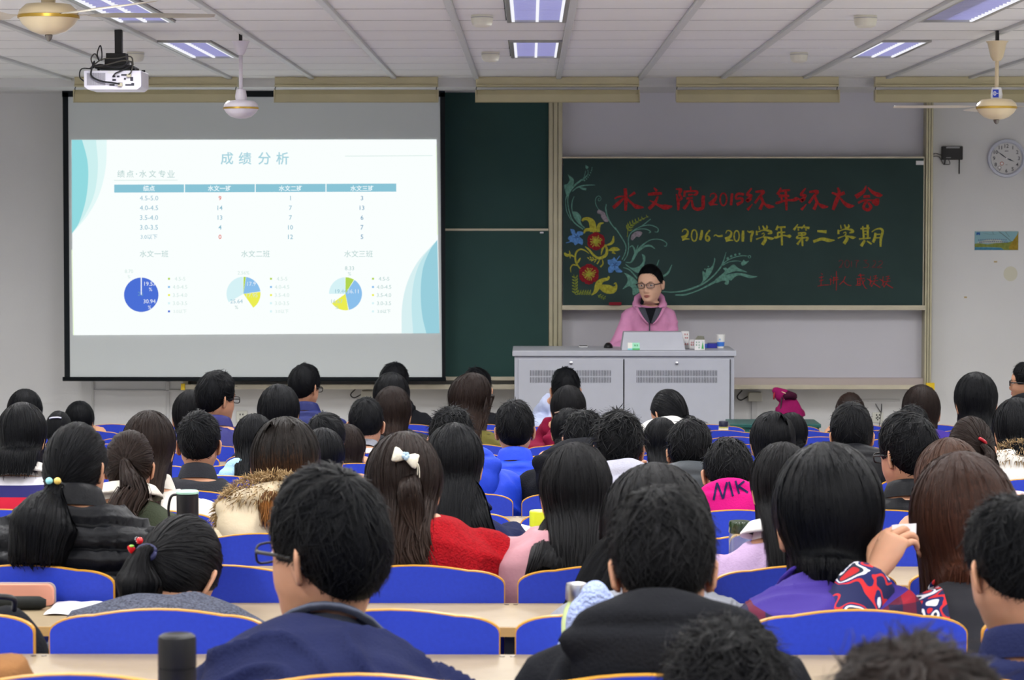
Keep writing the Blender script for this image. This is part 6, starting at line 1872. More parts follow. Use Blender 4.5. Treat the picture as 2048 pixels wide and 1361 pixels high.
J = dict(
    black=cloth('black cloth', (20, 21, 25)), blackq=nylon('black nylon', (15, 16, 20)), charcoal=cloth('charcoal cloth', (44, 45, 49)), navy=cloth('navy cloth', (27, 32, 64)), navyq=nylon('navy nylon', (32, 38, 88)),
    purple_navy=nylon('violet navy nylon', (42, 42, 100)), royal=nylon('royal blue nylon', (36, 66, 196)), olive=cloth('olive cloth', (56, 62, 48)), cream=cloth('cream knit', (206, 200, 190), bump=(60, .4)), sky=cloth('sky blue cloth', (150, 186, 206)),
    denim=cloth('denim blue cloth', (70, 104, 160)), beige=nylon('beige parka', (196, 180, 152)), red=cloth('red boucle wool', (152, 14, 24), bump=(220, .9), var=(120, .22)), maroon=cloth('maroon jersey', (112, 16, 46)), ltgrey=cloth('heather grey jersey', (168, 168, 182)),
    white=cloth('white jersey', (214, 212, 208)), greyq=nylon('slate nylon', (58, 62, 66)), dusty=nylon('dusty pink nylon', (166, 120, 128)), magenta=cloth('magenta fleece', (184, 18, 106)), lav=cloth('lavender wool', (170, 146, 178)), palepink=cloth('pale pink fleece', (214, 184, 190)),
    dkgreen=cloth('dark green wool', (28, 48, 38)), whiteq=nylon('white nylon', (206, 204, 198)), tan=cloth('tan wool', (132, 92, 56)), ltblue=cloth('ice blue jersey', (170, 178, 204)), grey=cloth('grey wool', (128, 130, 138)), oliveg=cloth('moss cloth', (92, 86, 42)), pink=cloth('pink wool', (214, 146, 186)),
    fleece=cloth('grey sherpa fleece', (92, 96, 112), bump=(130, 2.5), var=(170, .6)), camo=ramp_mat('camo print', mk_camo), plaid=ramp_mat('plaid wool', mk_plaid), ink=ramp_mat('ink print', mk_ink), speck=ramp_mat('speckled print', mk_speck), block=ramp_mat('colour block jersey', mk_block), check=ramp_mat('gingham', mk_check),
    violet=cloth('violet jersey', (56, 40, 122)), bluefleece=cloth('ice blue fleece', (164, 178, 222), bump=(140, 1.2)))
F_beige = hair_mat('beige fur', (150, 122, 84), (196, 172, 132), (.2, .9), .7)
F_tan = hair_mat('tan fur', (120, 98, 70), (186, 160, 120), (.2, .9), .7)

# ------------------------------------------------------------------ small things worn
def on_head(P, d, off=.020):
    d = np.array(d, float); d /= np.linalg.norm(d); n = d / RAD; n /= np.linalg.norm(n)
    return (d * RAD * P.s + n * off * P.s) @ P.R.T + P.C, n @ P.R.T
def clip(d, L, m, ang=0., off=.022, name='hair_clip', w=.004):
    def f(P, root, ho, jk, rs):
        p, n = on_head(P, d, off)
        x = np.cross((0, 0, 1.), n); x /= np.linalg.norm(x); z = np.cross(n, x)
        x, z = x * math.cos(ang) + z * math.sin(ang), z * math.cos(ang) - x * math.sin(ang)
        q = [p - x * L / 2 - n * .006, p - x * L / 4, p, p + x * L / 4, p + x * L / 2 - n * .006]
        MB().tube(crom(q, 3), w, 8).build(name, m, ho, smooth=True)
    return f
def beads(P, root, ho, jk, rs):
    t, n = P.tie, P.tien
    a = np.linspace(0, 2 * np.pi, 17)
    X = np.array([1., 0, 0]); Z = np.cross(X, n)
    MB().tube([t + n * .012 + (X * math.cos(q) + Z * math.sin(q)) * .015 * P.s for q in a], .005, 8).build('hair_tie', M_black, ho, smooth=True)
    for sx, m in ((-1, mat('aqua bead', (140, 206, 212), .25, .5)), (1, mat('amber bead', (224, 190, 96), .25, .5))):
        MB().ball(t + n * .026 + X * sx * .0098 + np.array([0, 0, .016]), .0088, 14, 10).build('bead', m, ho, smooth=True)
def cherries(P, root, ho, jk, rs):
    t, n = P.tie, P.tien; X = np.array([1., 0, 0]); Z = np.cross(X, n)
    a = np.linspace(0, 2 * np.pi, 17)
    MB().tube([t + n * .010 + (X * math.cos(q) + Z * math.sin(q)) * .018 * P.s for q in a], .007, 8).build('hair_tie', mat('navy elastic', (28, 30, 70), .7), ho, smooth=True)
    up = np.array([0, 0, 1.])
    b = MB().ball(t + n * .026 + up * .020 - X * .004, .0080, 14, 10).build('red_charm', mat('red bead', (190, 24, 28), .2, .5), ho, smooth=True)
    m_ = MB()
    for k in range(10):
        a_ = k * 2.4; m_.ball(t + n * .0335 + up * (.020 + .005 * math.sin(a_)) - X * (.004 - .005 * math.cos(a_)), .0009, 6, 4)
    m_.build('dots', M_white, b)
    c = t + n * .026 - X * .022 + up * .002
    MB().loft([c + np.outer(np.cos(a[:-1]) * r, X) + np.outer(np.sin(a[:-1]) * r, n) + up * z for r, z in ((.001, -.011), (.005, -.007), (.008, .0), (.007, .004), (.002, .007))]).build('strawberry_charm', mat('red bead', (190, 24, 28)), ho, smooth=True)
    MB().ball(c + up * .006, (.0065, .0065, .003), 10, 6).build('strawberry_leaf', mat('leaf bead', (130, 190, 60), .3, .5), ho, smooth=True)
def bow(P, root, ho, jk, rs):
    p, n = on_head(P, (.08, -.90, .42), .034); X = np.cross((0, 0, 1.), n); X /= np.linalg.norm(X); X = -X if X[0] < 0 else X
    X = X * .94 + np.array([0, 0, -.34]); X /= np.linalg.norm(X); Z = np.cross(X, n); Z = Z if Z[2] > 0 else -Z
    Mw = cloth('ivory ribbon', (214, 208, 190)); Mb = cloth('pale blue ribbon', (168, 190, 208))
    for sx in (-1, 1):
        rings = []
        for t, h, th in ((.002, .007, .005), (.010, .013, .011), (.020, .020, .015), (.028, .021, .010), (.031, .018, .003)):
            a = np.linspace(0, 2 * np.pi, 14, endpoint=False)
            rings.append(p + X * sx * t + n * .004 + np.outer(np.sin(a) * h * (1 + .12 * np.sin(4 * a)), Z) + np.outer(np.cos(a) * th, n))
        MB().loft(rings).build('bow_loop', Mw, ho, smooth=True)
    m_ = MB()
    for k in range(5):
        a = k / 5 * 6.28; m_.ball(p + n * .012 + X * .006 * math.cos(a) + Z * .006 * math.sin(a), (.0055, .004, .0055), 8, 6)
    m_.build('bow_knot', Mb, ho, smooth=True)
    for k, L in ((0, .045), (1, .07)):
        q = [p + X * .022 + n * .004, p + X * (.030 + .004 * k) + n * .008 + np.array([0, 0, -.015]), p + X * (.028 + .006 * k) + n * .004 + np.array([0, 0, -L])]
        MB().tube(crom(q, 5), .0014, 6).build('bow_string', Mw, ho, smooth=True)
    # gathered lock under the bow
    pts = [p - n * .010]
    for i in range(1, 8):
        f = i / 7; q = p - n * .004 + np.array([.03 * f, 0, -.17 * f]); pts.append(push_out(P, q[None], .05)[0] if i > 2 else q)
    hb = MB(); G = tail_grid(P, pts, np.array([.010, .018, .024, .028, .028, .024, .016, .004]) * P.s, rs, flat=.6); add_shell(hb, G)
    add_locks(hb, G, rs, 160, 8, (.02, .4), (.5, .9), .003, .010, 1.5, over=1.)
    hb.build('gathered_hair', ho.data.materials[0], ho, smooth=True)
def fall(pts, radii, n=220, flat=.55):
    """a sheaf of hair hanging to one side, points from the head centre"""
    def f(P, root, ho, jk, rs):
        Q = np.array(pts, float) * P.s + P.C
        Q[2:] = push_out(P, Q[2:], .045); Q[2:] = push_out(P, Q[2:], .045)
        hb = MB(); G = tail_grid(P, Q, np.array(radii) * P.s, rs, 20, flat); add_shell(hb, G)
        add_locks(hb, G, rs, n, 10, (.0, .4), (.5, .9), .0034, .010, 1., over=1.2)
        keep_off_seat(hb)
        hb.build('side_lock', ho.data.materials[0], ho, smooth=True)
    return f
def coat_button(P, root, ho, jk, rs):
    c, d = torso_at(P, [.42]); p = c[0] + np.array([-.052, 0, 0]) + np.cross((1., 0, 0), d[0]) * (.118 * P.bs + .030)
    MB().ball(p, (.010, .006, .010), 14, 8).build('button', M_black, jk, smooth=True)

# ------------------------------------------------------------------ the audience, front rows last
PEOPLE = [
 dict(u=1131, v=737, w=62, row=11, label='student with cropped black hair and pale grey top right before the podium', jmat=J['ltblue'], hand0='cheek', pitch=4),
 dict(u=953, v=737, w=64, row=11, label='short-haired student in the front row beyond the wavy-haired one', jmat=J['black'], messy=.7),
 dict(u=788, v=727, w=62, row=11, bx=.05, label='short-haired student in black jacket in front of the screen corner', jmat=J['black'], neck='hood', yaw=20),
 dict(u=2052, v=727, w=66, row=10, yaw=-72, glasses=1, pitch=2, label='student in black with glasses in profile at the picture edge under the poster', jmat=J['black'], neck='hood'),
 dict(u=1700, v=785, w=64, row=10, style='pony', tie=(.1, -.9, -.1), tail=.2, label='student with tied brown-black hair under the chalk tray', jmat=J['charcoal'], hair=H_dbrown),
 dict(u=609, v=730, w=68, row=10, yaw=28, glasses=1, puff=.018, label='short-haired student in navy padded jacket before the screen', jmat=J['navyq'], quilt=.07, thick=.03, bx=.055),
 dict(u=158, v=808, w=56, row=10, style='bob', len=.06, label='dark rounded head beside the cable duct in a far row', jmat=J['charcoal']),
 dict(u=49, v=785, w=66, row=9, style='long', label='long-haired student at the far edge against the wall', jmat=J['charcoal']),
 dict(u=433, v=744, w=86, row=8, yaw=42, glasses=1, puff=.022, messy=.5, pitch=4, label='student with bushy hair and glasses in violet navy jacket', jmat=J['purple_navy'], thick=.026, bx=.03),
 dict(u=782, v=752, w=70, row=9, style='long', len=.2, label='long-haired student behind whom a black-jacketed one sits by the screen corner', jmat=J['charcoal'], hair=H_black),
 dict(u=1137, v=778, w=68, row=8, style='bob', len=.10, spread=-.12, label='student in maroon hooded top before the podium', jmat=J['maroon'], neck='hood', hsize=1.1, hair=H_soft, hand0='cheek', bx=-.03),
 dict(u=1843, v=777, w=72, row=9, style='long', len=.2, glasses=1, label='student with straight dark hair under the yellow tray cap', jmat=J['violet'], hair=H_dbrown),
 dict(nk=.07, u=1338, v=778, w=80, row=8, style='bun', tie=(.25, -.9, -.55), yaw=-32, pitch=22, label='student with low bun in white hooded top', jmat=J['white'], neck='hood', hsize=1.35, bx=-.07),
 dict(u=382, v=788, w=72, row=8, style='bob', len=.11, label='student with bobbed hair and a silver clip', jmat=J['charcoal'], hair=H_soft, extra=clip((.05, -.85, .55), .035, M_steel, -.1)),
 dict(u=117, v=822, w=56, row=8, style='tied', tie=(0, -.9, -.3), tail=.15, label='student with a striped hair clip near the far wall', jmat=J['charcoal'], extra=clip((-.05, -.8, .6), .06, mat('striped clip', (196, 196, 214), .3), .06)),
 dict(u=940, v=753, w=92, row=8, style='long', wave=.03, len=.26, yaw=62, pitch=14, label='student with loose wavy hair turned sideways in moss jacket', jmat=J['oliveg'], hair=H_dbrown, puff=.022),
 dict(u=785, v=780, w=74, row=8, style='long', len=.30, label='student with long straight hair, middle one of a column before the screen', jmat=J['charcoal'], hair=H_dbrown),
 dict(u=1952, v=752, w=84, row=8, style='long', len=.24, spread=.2, label='student with loose long black hair in dark green under the poster', jmat=J['dkgreen'], puff=.02),
 dict(u=557, v=777, w=80, row=7, style='bob', len=.05, hand1='cheek', pitch=12, label='student with smooth rounded dark hair resting cheek on hand', jmat=J['navy']),
 dict(u=732, v=798, w=76, row=7, label='student with trimmed hair and both ears showing in speckled white jacket', jmat=J['speck'], neck='collar', nmat=J['grey'], cut='crop', pitch=14, messy=.3),
 dict(u=1135, v=823, w=64, row=7, style='bob', len=.07, label='student with headband and smooth hair behind the maroon top', jmat=J['charcoal'], extra=clip((0, -.35, .94), .12, mat('tan headband', (120, 96, 80), .6), 0., .018, 'headband')),
 dict(u=1583, v=832, w=62, row=7, style='bob', len=.06, label='dark head half hidden behind the student in ink print jacket', jmat=J['charcoal']),
 dict(u=1825, v=813, w=70, row=7, label='short-haired student half hidden behind the one in black padded jacket', jmat=J['charcoal'], messy=.5),
 dict(u=44, v=815, w=92, row=3, style='long', len=.09, label='long-haired student in red and navy jersey at the far edge', jmat=J['block'], neck='fold', nmat=J['white'], spread=.1),
 dict(u=692, v=856, w=74, row=6, style='long', len=.26, label='student with brownish long hair between two short-haired ones', jmat=J['denim'], hair=H_dbrown),
 dict(u=1322, v=842, w=62, row=6, style='long', len=.18, label='student with glossy long black hair beside the slate hood', jmat=J['ltblue'], dens=.8),
 dict(u=508, v=836, w=78, row=5, style='long', len=.22, label='student with sleek long hair in sky blue top', jmat=J['sky'], neck='hood', bx=-.06),
 dict(u=651, v=828, w=88, row=5, yaw=22, cut='crop', label='short-haired student with one ear showing in denim blue', jmat=J['denim'], pole=(-.1, -.55, .83), messy=.25),
 dict(u=1030, v=803, w=84, row=5, label='student with thick hair in royal blue padded jacket', jmat=J['royal'], quilt=.06, thick=.032, messy=.5, puff=.019),
 dict(u=1545, v=832, w=86, row=5, style='long', len=.14, spread=-.1, label='student with straight black hair in ink print jacket', jmat=J['ink'], neck='hood', bx=.05),
 dict(nk=.095, u=1703, v=808, w=92, row=5, puff=.02, messy=.35, label='short-haired student in black hooded coat under the tray', jmat=J['blackq'], neck='hood', hsize=1.35, thick=.03, pitch=4),
 dict(u=2035, v=805, w=92, row=5, style='bob', len=.08, label='dark-haired student with tan fur hood at the picture edge', jmat=J['whiteq'], neck='fur', fur=F_tan, hsize=1.35, quilt=.07, thick=.03),
 dict(u=398, v=825, w=92, row=4, cut='crop', puff=.017, messy=.25, label='student with neat crown of black hair in charcoal jacket', jmat=J['charcoal'], pole=(-.2, -.7, .7)),
 dict(u=645, v=865, w=80, row=4, style='long', len=.22, label='student with long black hair before the denim jacket', jmat=J['navy']),
 dict(nk=.07, u=902, v=818, w=94, row=4, messy=.9, yaw=10, pitch=16, label='student with spiky hair in bright blue hooded jacket', jmat=J['royal'], neck='hood', hsize=1.55, thick=.034, wide=1.2, bx=.05, puff=.018),
 dict(nk=.07, u=1167, v=824, w=80, row=4, messy=.8, yaw=15, pitch=24, bx=-.06, label='student with tousled hair in black hooded jacket', jmat=J['black'], neck='hood', hsize=1.5, thick=.028, puff=.018),
 dict(nk=.095, u=1380, v=841, w=98, row=4, puff=.022, pitch=20, yaw=10, bx=-.02, messy=.5, label='student with full hair in slate hooded jacket', jmat=J['greyq'], neck='hood', hsize=1.3, thick=.03),
 dict(u=1942, v=833, w=96, row=4, style='pony', tie=(.25, -.85, .05), tail=.16, sway=.25, label='student with a red hair clip in pale pink fleece', jmat=J['palepink'], extra=clip((.25, -.85, .22), .03, mat('red clip', (150, 16, 30), .3), -.7, .02, 'hair_clip', .006), hair=H_dbrown, bx=.05),
 dict(u=298, v=832, w=100, row=3, style='long', len=.26, spread=.15, label='student with long straight hair in cream knit', jmat=J['cream'], bx=.07, hair=H_dbrown),
 dict(dens=1.6, nk=.095, u=1237, v=827, w=108, row=3, messy=1.0, puff=.022, pitch=18, label='curly-haired student in heather grey hooded top', jmat=J['ltgrey'], neck='hood', hsize=1.25, bx=.01),
 dict(nk=.095, u=1457, v=880, w=106, row=3, cut='crop', puff=.014, messy=.4, pitch=30, label='student with cropped hair bent forward in magenta hooded top with lettering', jmat=J['magenta'], neck='hood', hsize=1.15),
 dict(u=1815, v=827, w=126, row=3, yaw=-28, glasses=1, puff=.021, messy=.35, label='student with glasses and thick hair in black padded jacket', jmat=J['blackq'], quilt=.075, thick=.03, bx=-.01, pole=(.25, -.5, .83)),
 dict(nk=.095, u=258, v=861, w=92, row=2, style='pony', tie=(.05, -.95, .10), tail=.24, wave=.02, sway=.18, flare=1.5, label='student with wavy ponytail in olive jacket with cream collar', jmat=J['olive'], neck='fold', nmat=J['cream'], hair=H_dbrown),
 dict(u=570, v=848, w=132, row=2, style='long', len=.20, hair=H_ombre, label='student with brown-tipped long hair and fur-trimmed hood', jmat=J['beige'], neck='fur', fur=F_beige, hsize=1.35, thick=.03, bx=-.05),
 dict(u=908, v=858, w=112, row=2, style='long', len=.20, extra=fall([(.02, -.06, -.02), (.05, -.085, -.08), (.075, -.11, -.15), (.105, -.12, -.21), (.13, -.12, -.25)], [.03, .042, .040, .028, .006]), label='student with long sleek hair in navy wool coat', jmat=J['navy'], neck='fold', bx=.03),
 dict(u=1140, v=912, w=96, row=2, style='long', len=.15, pitch=35, label='student bent low in white zipped top, nearly hidden behind the dusty pink jacket', jmat=J['white'], bx=-.02, dens=.5),
 dict(u=1900, v=890, w=130, row=2, style='long', len=.22, hair=H_lbrown, label='student with light brown hair behind the chestnut-haired one', jmat=J['grey']),
 dict(nk=.085, bs=1.08, u=152, v=845, w=132, row=1, style='pony', tie=(-.05, -.90, -.38), yaw=14, tail=.24, flare=2.0, tailr=.042, dens=1.4, label='student with ponytail held by two beads in black padded jacket', jmat=J['blackq'], quilt=.055, thick=.03, extra=beads, hair=H_black, wide=1.05, sway=-.06),
 dict(nk=.055, bs=1.16, u=807, v=880, w=146, row=1, style='long', len=.17, wave=.022, label='student with an ivory bow in wavy hair and red wool coat', jmat=J['red'], hair=H_dbrown, extra=lambda *a: (bow(*a), coat_button(*a)), thick=.024, bx=.075, hand1=(.24, .42, .72), hint1=(1., -.2, -.9), neck='none', pitch=16),
 dict(nk=.06, bs=1.12, u=1152, v=900, w=138, row=1, style='long', len=.20, wave=.016, spread=.1, extra=fall([(-.02, -.05, -.02), (-.05, -.07, -.09), (-.072, -.10, -.16), (-.095, -.11, -.22), (-.10, -.11, -.26)], [.03, .045, .045, .034, .006]), label='student with wavy black hair in dusty pink jacket', jmat=J['dusty'], thick=.03, neck='none', bx=.0, hair=H_soft),
 dict(u=1565, v=898, w=118, row=1, style='long', len=.22, label='student with dark hair in lavender coat with white collar', jmat=J['lav'], neck='fold', nmat=J['white'], hair=H_soft, bx=-.02),
 dict(nk=.148, bs=1.12, u=355, v=1032, w=178, row=0, style='pony', tie=(-.28, -.86, -.12), tail=.17, tailr=.040, flare=1.4, pitch=38, yaw=12, label='student bent forward with cherry hair tie and grey sherpa fleece', jmat=J['fleece'], inner=J['check'], innerfold=True, neck='none', thick=.036, extra=cherries, hand0=(-.10, .42, .60), hand1=(.10, .42, .60), hair=H_soft, roll=8),
 dict(u=1312, v=948, w=240, row=0, style='long', len=.16, wide=1.15, extra=fall([(-.02, -.03, .04), (-.055, -.045, -.02), (-.095, -.06, -.10), (-.14, -.07, -.17), (-.18, -.07, -.24), (-.20, -.06, -.29)], [.03, .055, .056, .050, .036, .006], 420), label='student with long black hair falling sideways behind the black hooded one', jmat=J['grey'], hair=H_soft, pitch=18, bx=-.02, puff=.022),
 dict(u=1657, v=905, w=218, row=0, style='long', len=.22, label='student with long straight black hair in plaid coat with violet hood', jmat=J['plaid'], neck='fold', nmat=J['violet'], nh=.055, puff=.022, bx=-.05),
 dict(u=1928, v=925, w=202, row=0, style='long', len=.24, hair=H_brown, label='student with chestnut hair in red, white and navy print jacket, one hand raised', jmat=J['camo'], neck='fold', nmat=J['camo'], handpx0=(1752, 1148, .36), hint0=(-.9, -.9, -.9), hdir0=(.55, .15, 1.), hnrm0=(-.8, -.6, .1), hside0=-1, curl0=.9, bx=.06),
 dict(folds=1.7, nk=.155, u=652, v=940, w=272, row=-1, yaw=-50, glasses=1, puff=.020, messy=.35, label='short-haired student with glasses in navy jacket, face turned towards the screen', jmat=J['navy'], neck='fold', nmat=cloth('slate lining', (74, 78, 92)), thick=.026, bx=.02, pitch=2),
 dict(folds=1.4, nk=.095, u=1326, v=985, w=232, row=-1, puff=.024, messy=.45, pitch=26, cut='short', label='student with floppy dark hair in black hooded top', jmat=J['black'], neck='hood', hsize=1.45, hair=H_soft, thick=.028, wide=1.08, dens=1.6),
 dict(nk=.15, u=2028, v=1000, w=200, row=-1, yaw=-14, cut='crop', pitch=12, label='short-haired student in navy jacket at the picture edge beside the chestnut hair', jmat=J['navy'], messy=.5, dens=1.5, thick=.026, bx=.02),
 dict(nk=.09, bs=1.1, u=-196, v=1030, w=190, row=-1, label='student in tan coat mostly outside the picture', jmat=J['tan'], thick=.026, hand1=(.14, .45, .72)),
 dict(u=1452, v=1258, w=276, row=-2, messy=1.1, puff=.022, label='blurred dark-haired head in the second last row', jmat=J['black'], dens=1.6, hair=H_soft, pitch=14),
 dict(u=1830, v=1300, w=430, row=-3, messy=.9, puff=.022, label='blurred brown-tinged head in the last row at the bottom of the picture', jmat=J['black'], dens=1.6, hair=H_dbrown),
]
POSES = {}
for sp in PEOPLE:
    POSES[sp['label']] = person(sp)

# ------------------------------------------------------------------ the speaker behind the podium
def speaker():
    Yt = 16.47
    top = at(1299, 530, Yt)
    P = Pose(); P.row = 4; P.s = 1.05; P.bs = .98; P.wide = .80; P.xaxis = np.array([1., 0, 0]); P.yaw, P.pitch = 20, 6
    P.R = rotm(20, 5, 2)
    zl = top.z - DAIS
    C = np.array([0., .10, zl - .127]); P.C = C
    nk = C + np.array([0, -.060, -.128]); nk[0] = 0; P.neck = nk
    p0 = np.array([0, -.03, nk[2] - .46]); P.T = .46; P.al = .15
    P.bez = [p0, p0 + np.array([0, .01, .15]), nk + np.array([0, -.035, -.15]), nk]
    P.root = Vector((top.x, Yt, DAIS))
    sh = torso_at(P, [.80])[0][0]
    P.sh = [sh + np.array([sx * .132, .0, .0]) for sx in (-1, 1)]
    dz = TZ - DAIS
    P.el, P.ha = [], []
    for i, sx in enumerate((-1, 1)):
        e, h = ik(P.sh[i], np.array([sx * .09, .25, dz + .05]), .27, .245, np.array([sx * (.7 if sx > 0 else .2), -.35, -.9])); P.el.append(e); P.ha.append(h)
    root = empty('person', P.root, math.pi)
    tag(root, 'woman in pink hooded jacket and glasses standing behind the podium', 'person')
    rs = np.random.RandomState(5)
    sp = dict(jmat=J['pink'], thick=.012, folds=.7, skin=mat('light skin', (222, 176, 148), .5, .3))
    make_body(P, dict(sp), root, True, fine=True)
    jk = make_jacket(P, sp, root, rs, True)
    make_hood(P, sp, jk, rs, J['pink'], True, .85, side_up=.012)
    make_collar(P, sp, jk, rs, mat('black knit', (22, 24, 30), .9, .1, bump=(200, .4)), h=.085, r=.070, lift=.0, name='turtleneck')
    g = .014
    def front(t, x, gx=.010):
        c, d = torso_at(P, [t]); w = np.interp(t, BODY_W[:, 0], BODY_W[:, 1]) * P.bs * P.wide + g + gx; dp = np.interp(t, BODY_W[:, 0], BODY_W[:, 2]) * P.bs + g + gx
        sn = min(.98, abs(x) / w) ** (1 / .8); cs = math.sqrt(1 - sn * sn)
        return c[0] + np.array([x, 0, 0]) - np.cross((1., 0, 0), d[0]) * dp * cs ** .8
    def panel(name, m, inner, outer, gx):
        for sgn in ((-1, 1) if inner is not None else (1,)):
            rows = []
            for t in np.linspace(.75, .965, 12):
                f = (t - .75) / .215
                a = sgn * inner(f) if inner is not None else -outer(f); b = sgn * outer(f)
                rows.append([front(t, a + (b - a) * k / 6, gx * (1 if inner is None else 1 + .8 * k / 6)) for k in range(7)])
            mb = MB(); mb.loft(rows, closed=False); o = mb.build(name, m, jk, smooth=True)
            so = o.modifiers.new('s', 'SOLIDIFY'); so.thickness = .004
    panel('inner_front', mat('black knit', (22, 24, 30)), None, lambda f: .004 + .058 * f, .012)
    panel('hood_lining', cloth('slate jersey', (74, 76, 86)), lambda f: .003 + .034 * f, lambda f: .010 + .072 * f ** .8, .016)
    panel('lapel', J['pink'], lambda f: .010 + .070 * f ** .8, lambda f: .018 + .086 * f ** .8, .019)
    zp = [front(t, 0.006, .016) for t in np.linspace(.10, .75, 8)]
    MB().tube(zp, .0045, 6).build('zip', cloth('slate jersey', (74, 76, 86)), jk, smooth=True)
    MB().ball(front(.36, .020, .016), (.009, .005, .009), 12, 8).build('button', M_black, jk, smooth=True)
    tr = MB()
    for sx in (-1, 1): tr.tube(crom([(sx * .08, -.03, p0[2] + .03), (sx * .09, -.01, p0[2] * .5), (sx * .09, -.02, .08)], 4), np.interp(np.linspace(0, 1, 9), [0, .5, 1], [.09, .065, .05]), 12, up=(1, 0, 0))
    tr.ball((0, -.03, p0[2] + .02), (.165, .12, .09), 16, 10); tr.build('trousers', M_trous, root, smooth=True)
    for sx in (-1, 1):
        rings = []
        for y, w, h in ((-.08, .030, .05), (-.05, .036, .075), (.0, .038, .085), (.08, .044, .06), (.14, .042, .045), (.17, .028, .03)):
            a = np.linspace(0, 2 * np.pi, 12, endpoint=False); rings.append(np.stack([sx * .09 + w * np.cos(a), np.full(12, y), np.maximum(.002, h * .5 + h * .5 * np.sin(a))], 1))
        MB().loft(rings).build('shoe', M_shoe, root, smooth=True)
    hb = MB(); hair_tied(P, dict(style='bun', reg='lady', tie=(0, -.95, -.15), puff=.012), hb, rs, True, .03, None); hb.build('hair', H_black, root, smooth=True)
    make_glasses(P, root, mat('dark frames', (44, 36, 42), .4, .4))
speaker()
flush_remesh()

# lettering across the magenta hood: strokes laid on the cloth
from mathutils.bvhtree import BVHTree
def stroke_on(people_root, strokes, m, w_px):
    bpy.context.view_layer.update()
    tri_v, tri_f = [], []
    jk = [c for c in people_root.children if c.name.startswith('jacket')][0]
    for o in [jk] + list(jk.children):
        Mw = o.matrix_world; off = len(tri_v)
        tri_v += [Mw @ v.co for v in o.data.vertices]; tri_f += [tuple(off + i for i in p.vertices) for p in o.data.polygons]
    bv = BVHTree.FromPolygons(tri_v, tri_f)
    cpos = Vector((0, 0, CAM_H)); inv = people_root.matrix_world.inverted()
    mb = MB()
    for st in strokes:
        Q = crom(st, 10) if len(st) > 2 else np.array([np.array(st[0]) * (1 - t) + np.array(st[1]) * t for t in np.linspace(0, 1, 9)])
        T = np.gradient(Q, axis=0); T /= np.linalg.norm(T, axis=1)[:, None]; N = np.stack([-T[:, 1], T[:, 0]], 1)
        rows = []
        for q, n in zip(Q, N):
            row = []
            for k in (-1, 0, 1):
                d = ROT @ Vector(((q[0] + n[0] * k * w_px / 2 - 1024) / FPX, -(q[1] + n[1] * k * w_px / 2 - 680.5) / FPX, -1)); d.normalize()
                hit = bv.ray_cast(cpos, d)
                row.append(None if hit[0] is None else inv @ (hit[0] - d * .004))
            rows.append(row)
        for a, b in zip(rows[:-1], rows[1:]):
            for k in (0, 1):
                if None not in (a[k], a[k + 1], b[k], b[k + 1]): mb.add([a[k], a[k + 1], b[k + 1], b[k]], [(0, 1, 2, 3)])
    hood = jk.children[0] if jk.children else jk
    o = mb.build('lettering', m, jk); return o
mg = [o for o in bpy.data.objects if o.get('label', '').startswith('student with cropped hair bent forward')][0]
stroke_on(mg, [[(1427, 1001), (1434, 966)], [(1434, 966), (1446, 998)], [(1446, 998), (1454, 965)], [(1458, 964), (1466, 993)], [(1471, 962), (1478, 988)], [(1491, 961), (1474, 975)], [(1477, 973), (1496, 986)], [(1508, 974), (1513, 985), (1526, 988)], [(1512, 966), (1526, 966)]], mat('navy print', (34, 26, 66), .8, .1), 4.2)

# ------------------------------------------------------------------ bottles and things on the desks
def desk_z(n): return ROW_TOP(n) - DESK_DROP
def bottle(name, u, v_top, n, dy, label, prof, cat='bottle', extra=None, r=None):
    """prof: list of (part name, material, [(radius, height fraction)...]); height runs from the desk to the pixel row v_top"""
    Y = ROW_D(n) - dy; z = desk_z(n); p = at(u, v_top, Y); H = p.z - z
    root = empty(name, (p.x, Y, z + .0005)); tag(root, label, cat)
    for nm, m, pr in prof:
        MB().lathe([(a, b * H) for a, b in pr], seg=24).build(nm, m, root, smooth='auto')
    if extra: extra(root, H)
    return root, H
M_lime = mat('lime plastic', (206, 222, 50), .4, .4); M_capgreen = mat('green glass cap', (34, 52, 30), .2, .5, coat=.5)
M_clear = mat('bottle glass', (240, 246, 244), .03, .5, trans=.92)
M_matte = mat('matte black steel', (14, 14, 16), .5, .3)
bottle('thermos', 354, 1270, -1, .19, 'matte black thermos flask standing near the bottom of the picture', [('flask_body', M_matte, [(.026, 0), (.0285, .01), (.0285, .72)]), ('groove', M_dark, [(.0275, .72), (.0275, .735)]), ('flask_lid', M_matte, [(.0285, .735), (.0285, .955), (.027, .985), (.023, 1.0), (.020, .992)])])
def mug_handle(root, H):
    MB().tube(crom([(-.022, 0, H * .95), (-.042, 0, H * .93), (-.050, 0, H * .78), (-.044, 0, H * .62), (-.024, 0, H * .60)], 5), .0035, 8).build('handle', M_black, root, smooth=True)
bottle('tumbler', 375, 982, 2, .16, 'black and silver tumbler with a handle beside the cream knit', [('tumbler_base', M_black, [(.026, 0), (.0285, .02), (.0285, .42)]), ('steel_waist', M_steel, [(.0275, .42), (.0285, .60), (.027, .66)]), ('tumbler_lid', M_black, [(.0275, .64), (.0285, .68), (.029, .95), (.026, .96)]), ('rim', mat('mint rim', (150, 190, 170), .4), [(.026, .96), (.0295, .965), (.0295, .985), (.026, 1.0)])], extra=mug_handle)
bottle('drink_bottle', 1080, 1022, 2, .16, 'white bottle with lime green cap beside the dusty pink jacket', [('bottle_body', mat('white bottle', (222, 222, 214), .4), [(.026, 0), (.028, .02), (.028, .70), (.026, .76)]), ('cap', M_lime, [(.0275, .76), (.0275, .985), (.025, 1.)])])
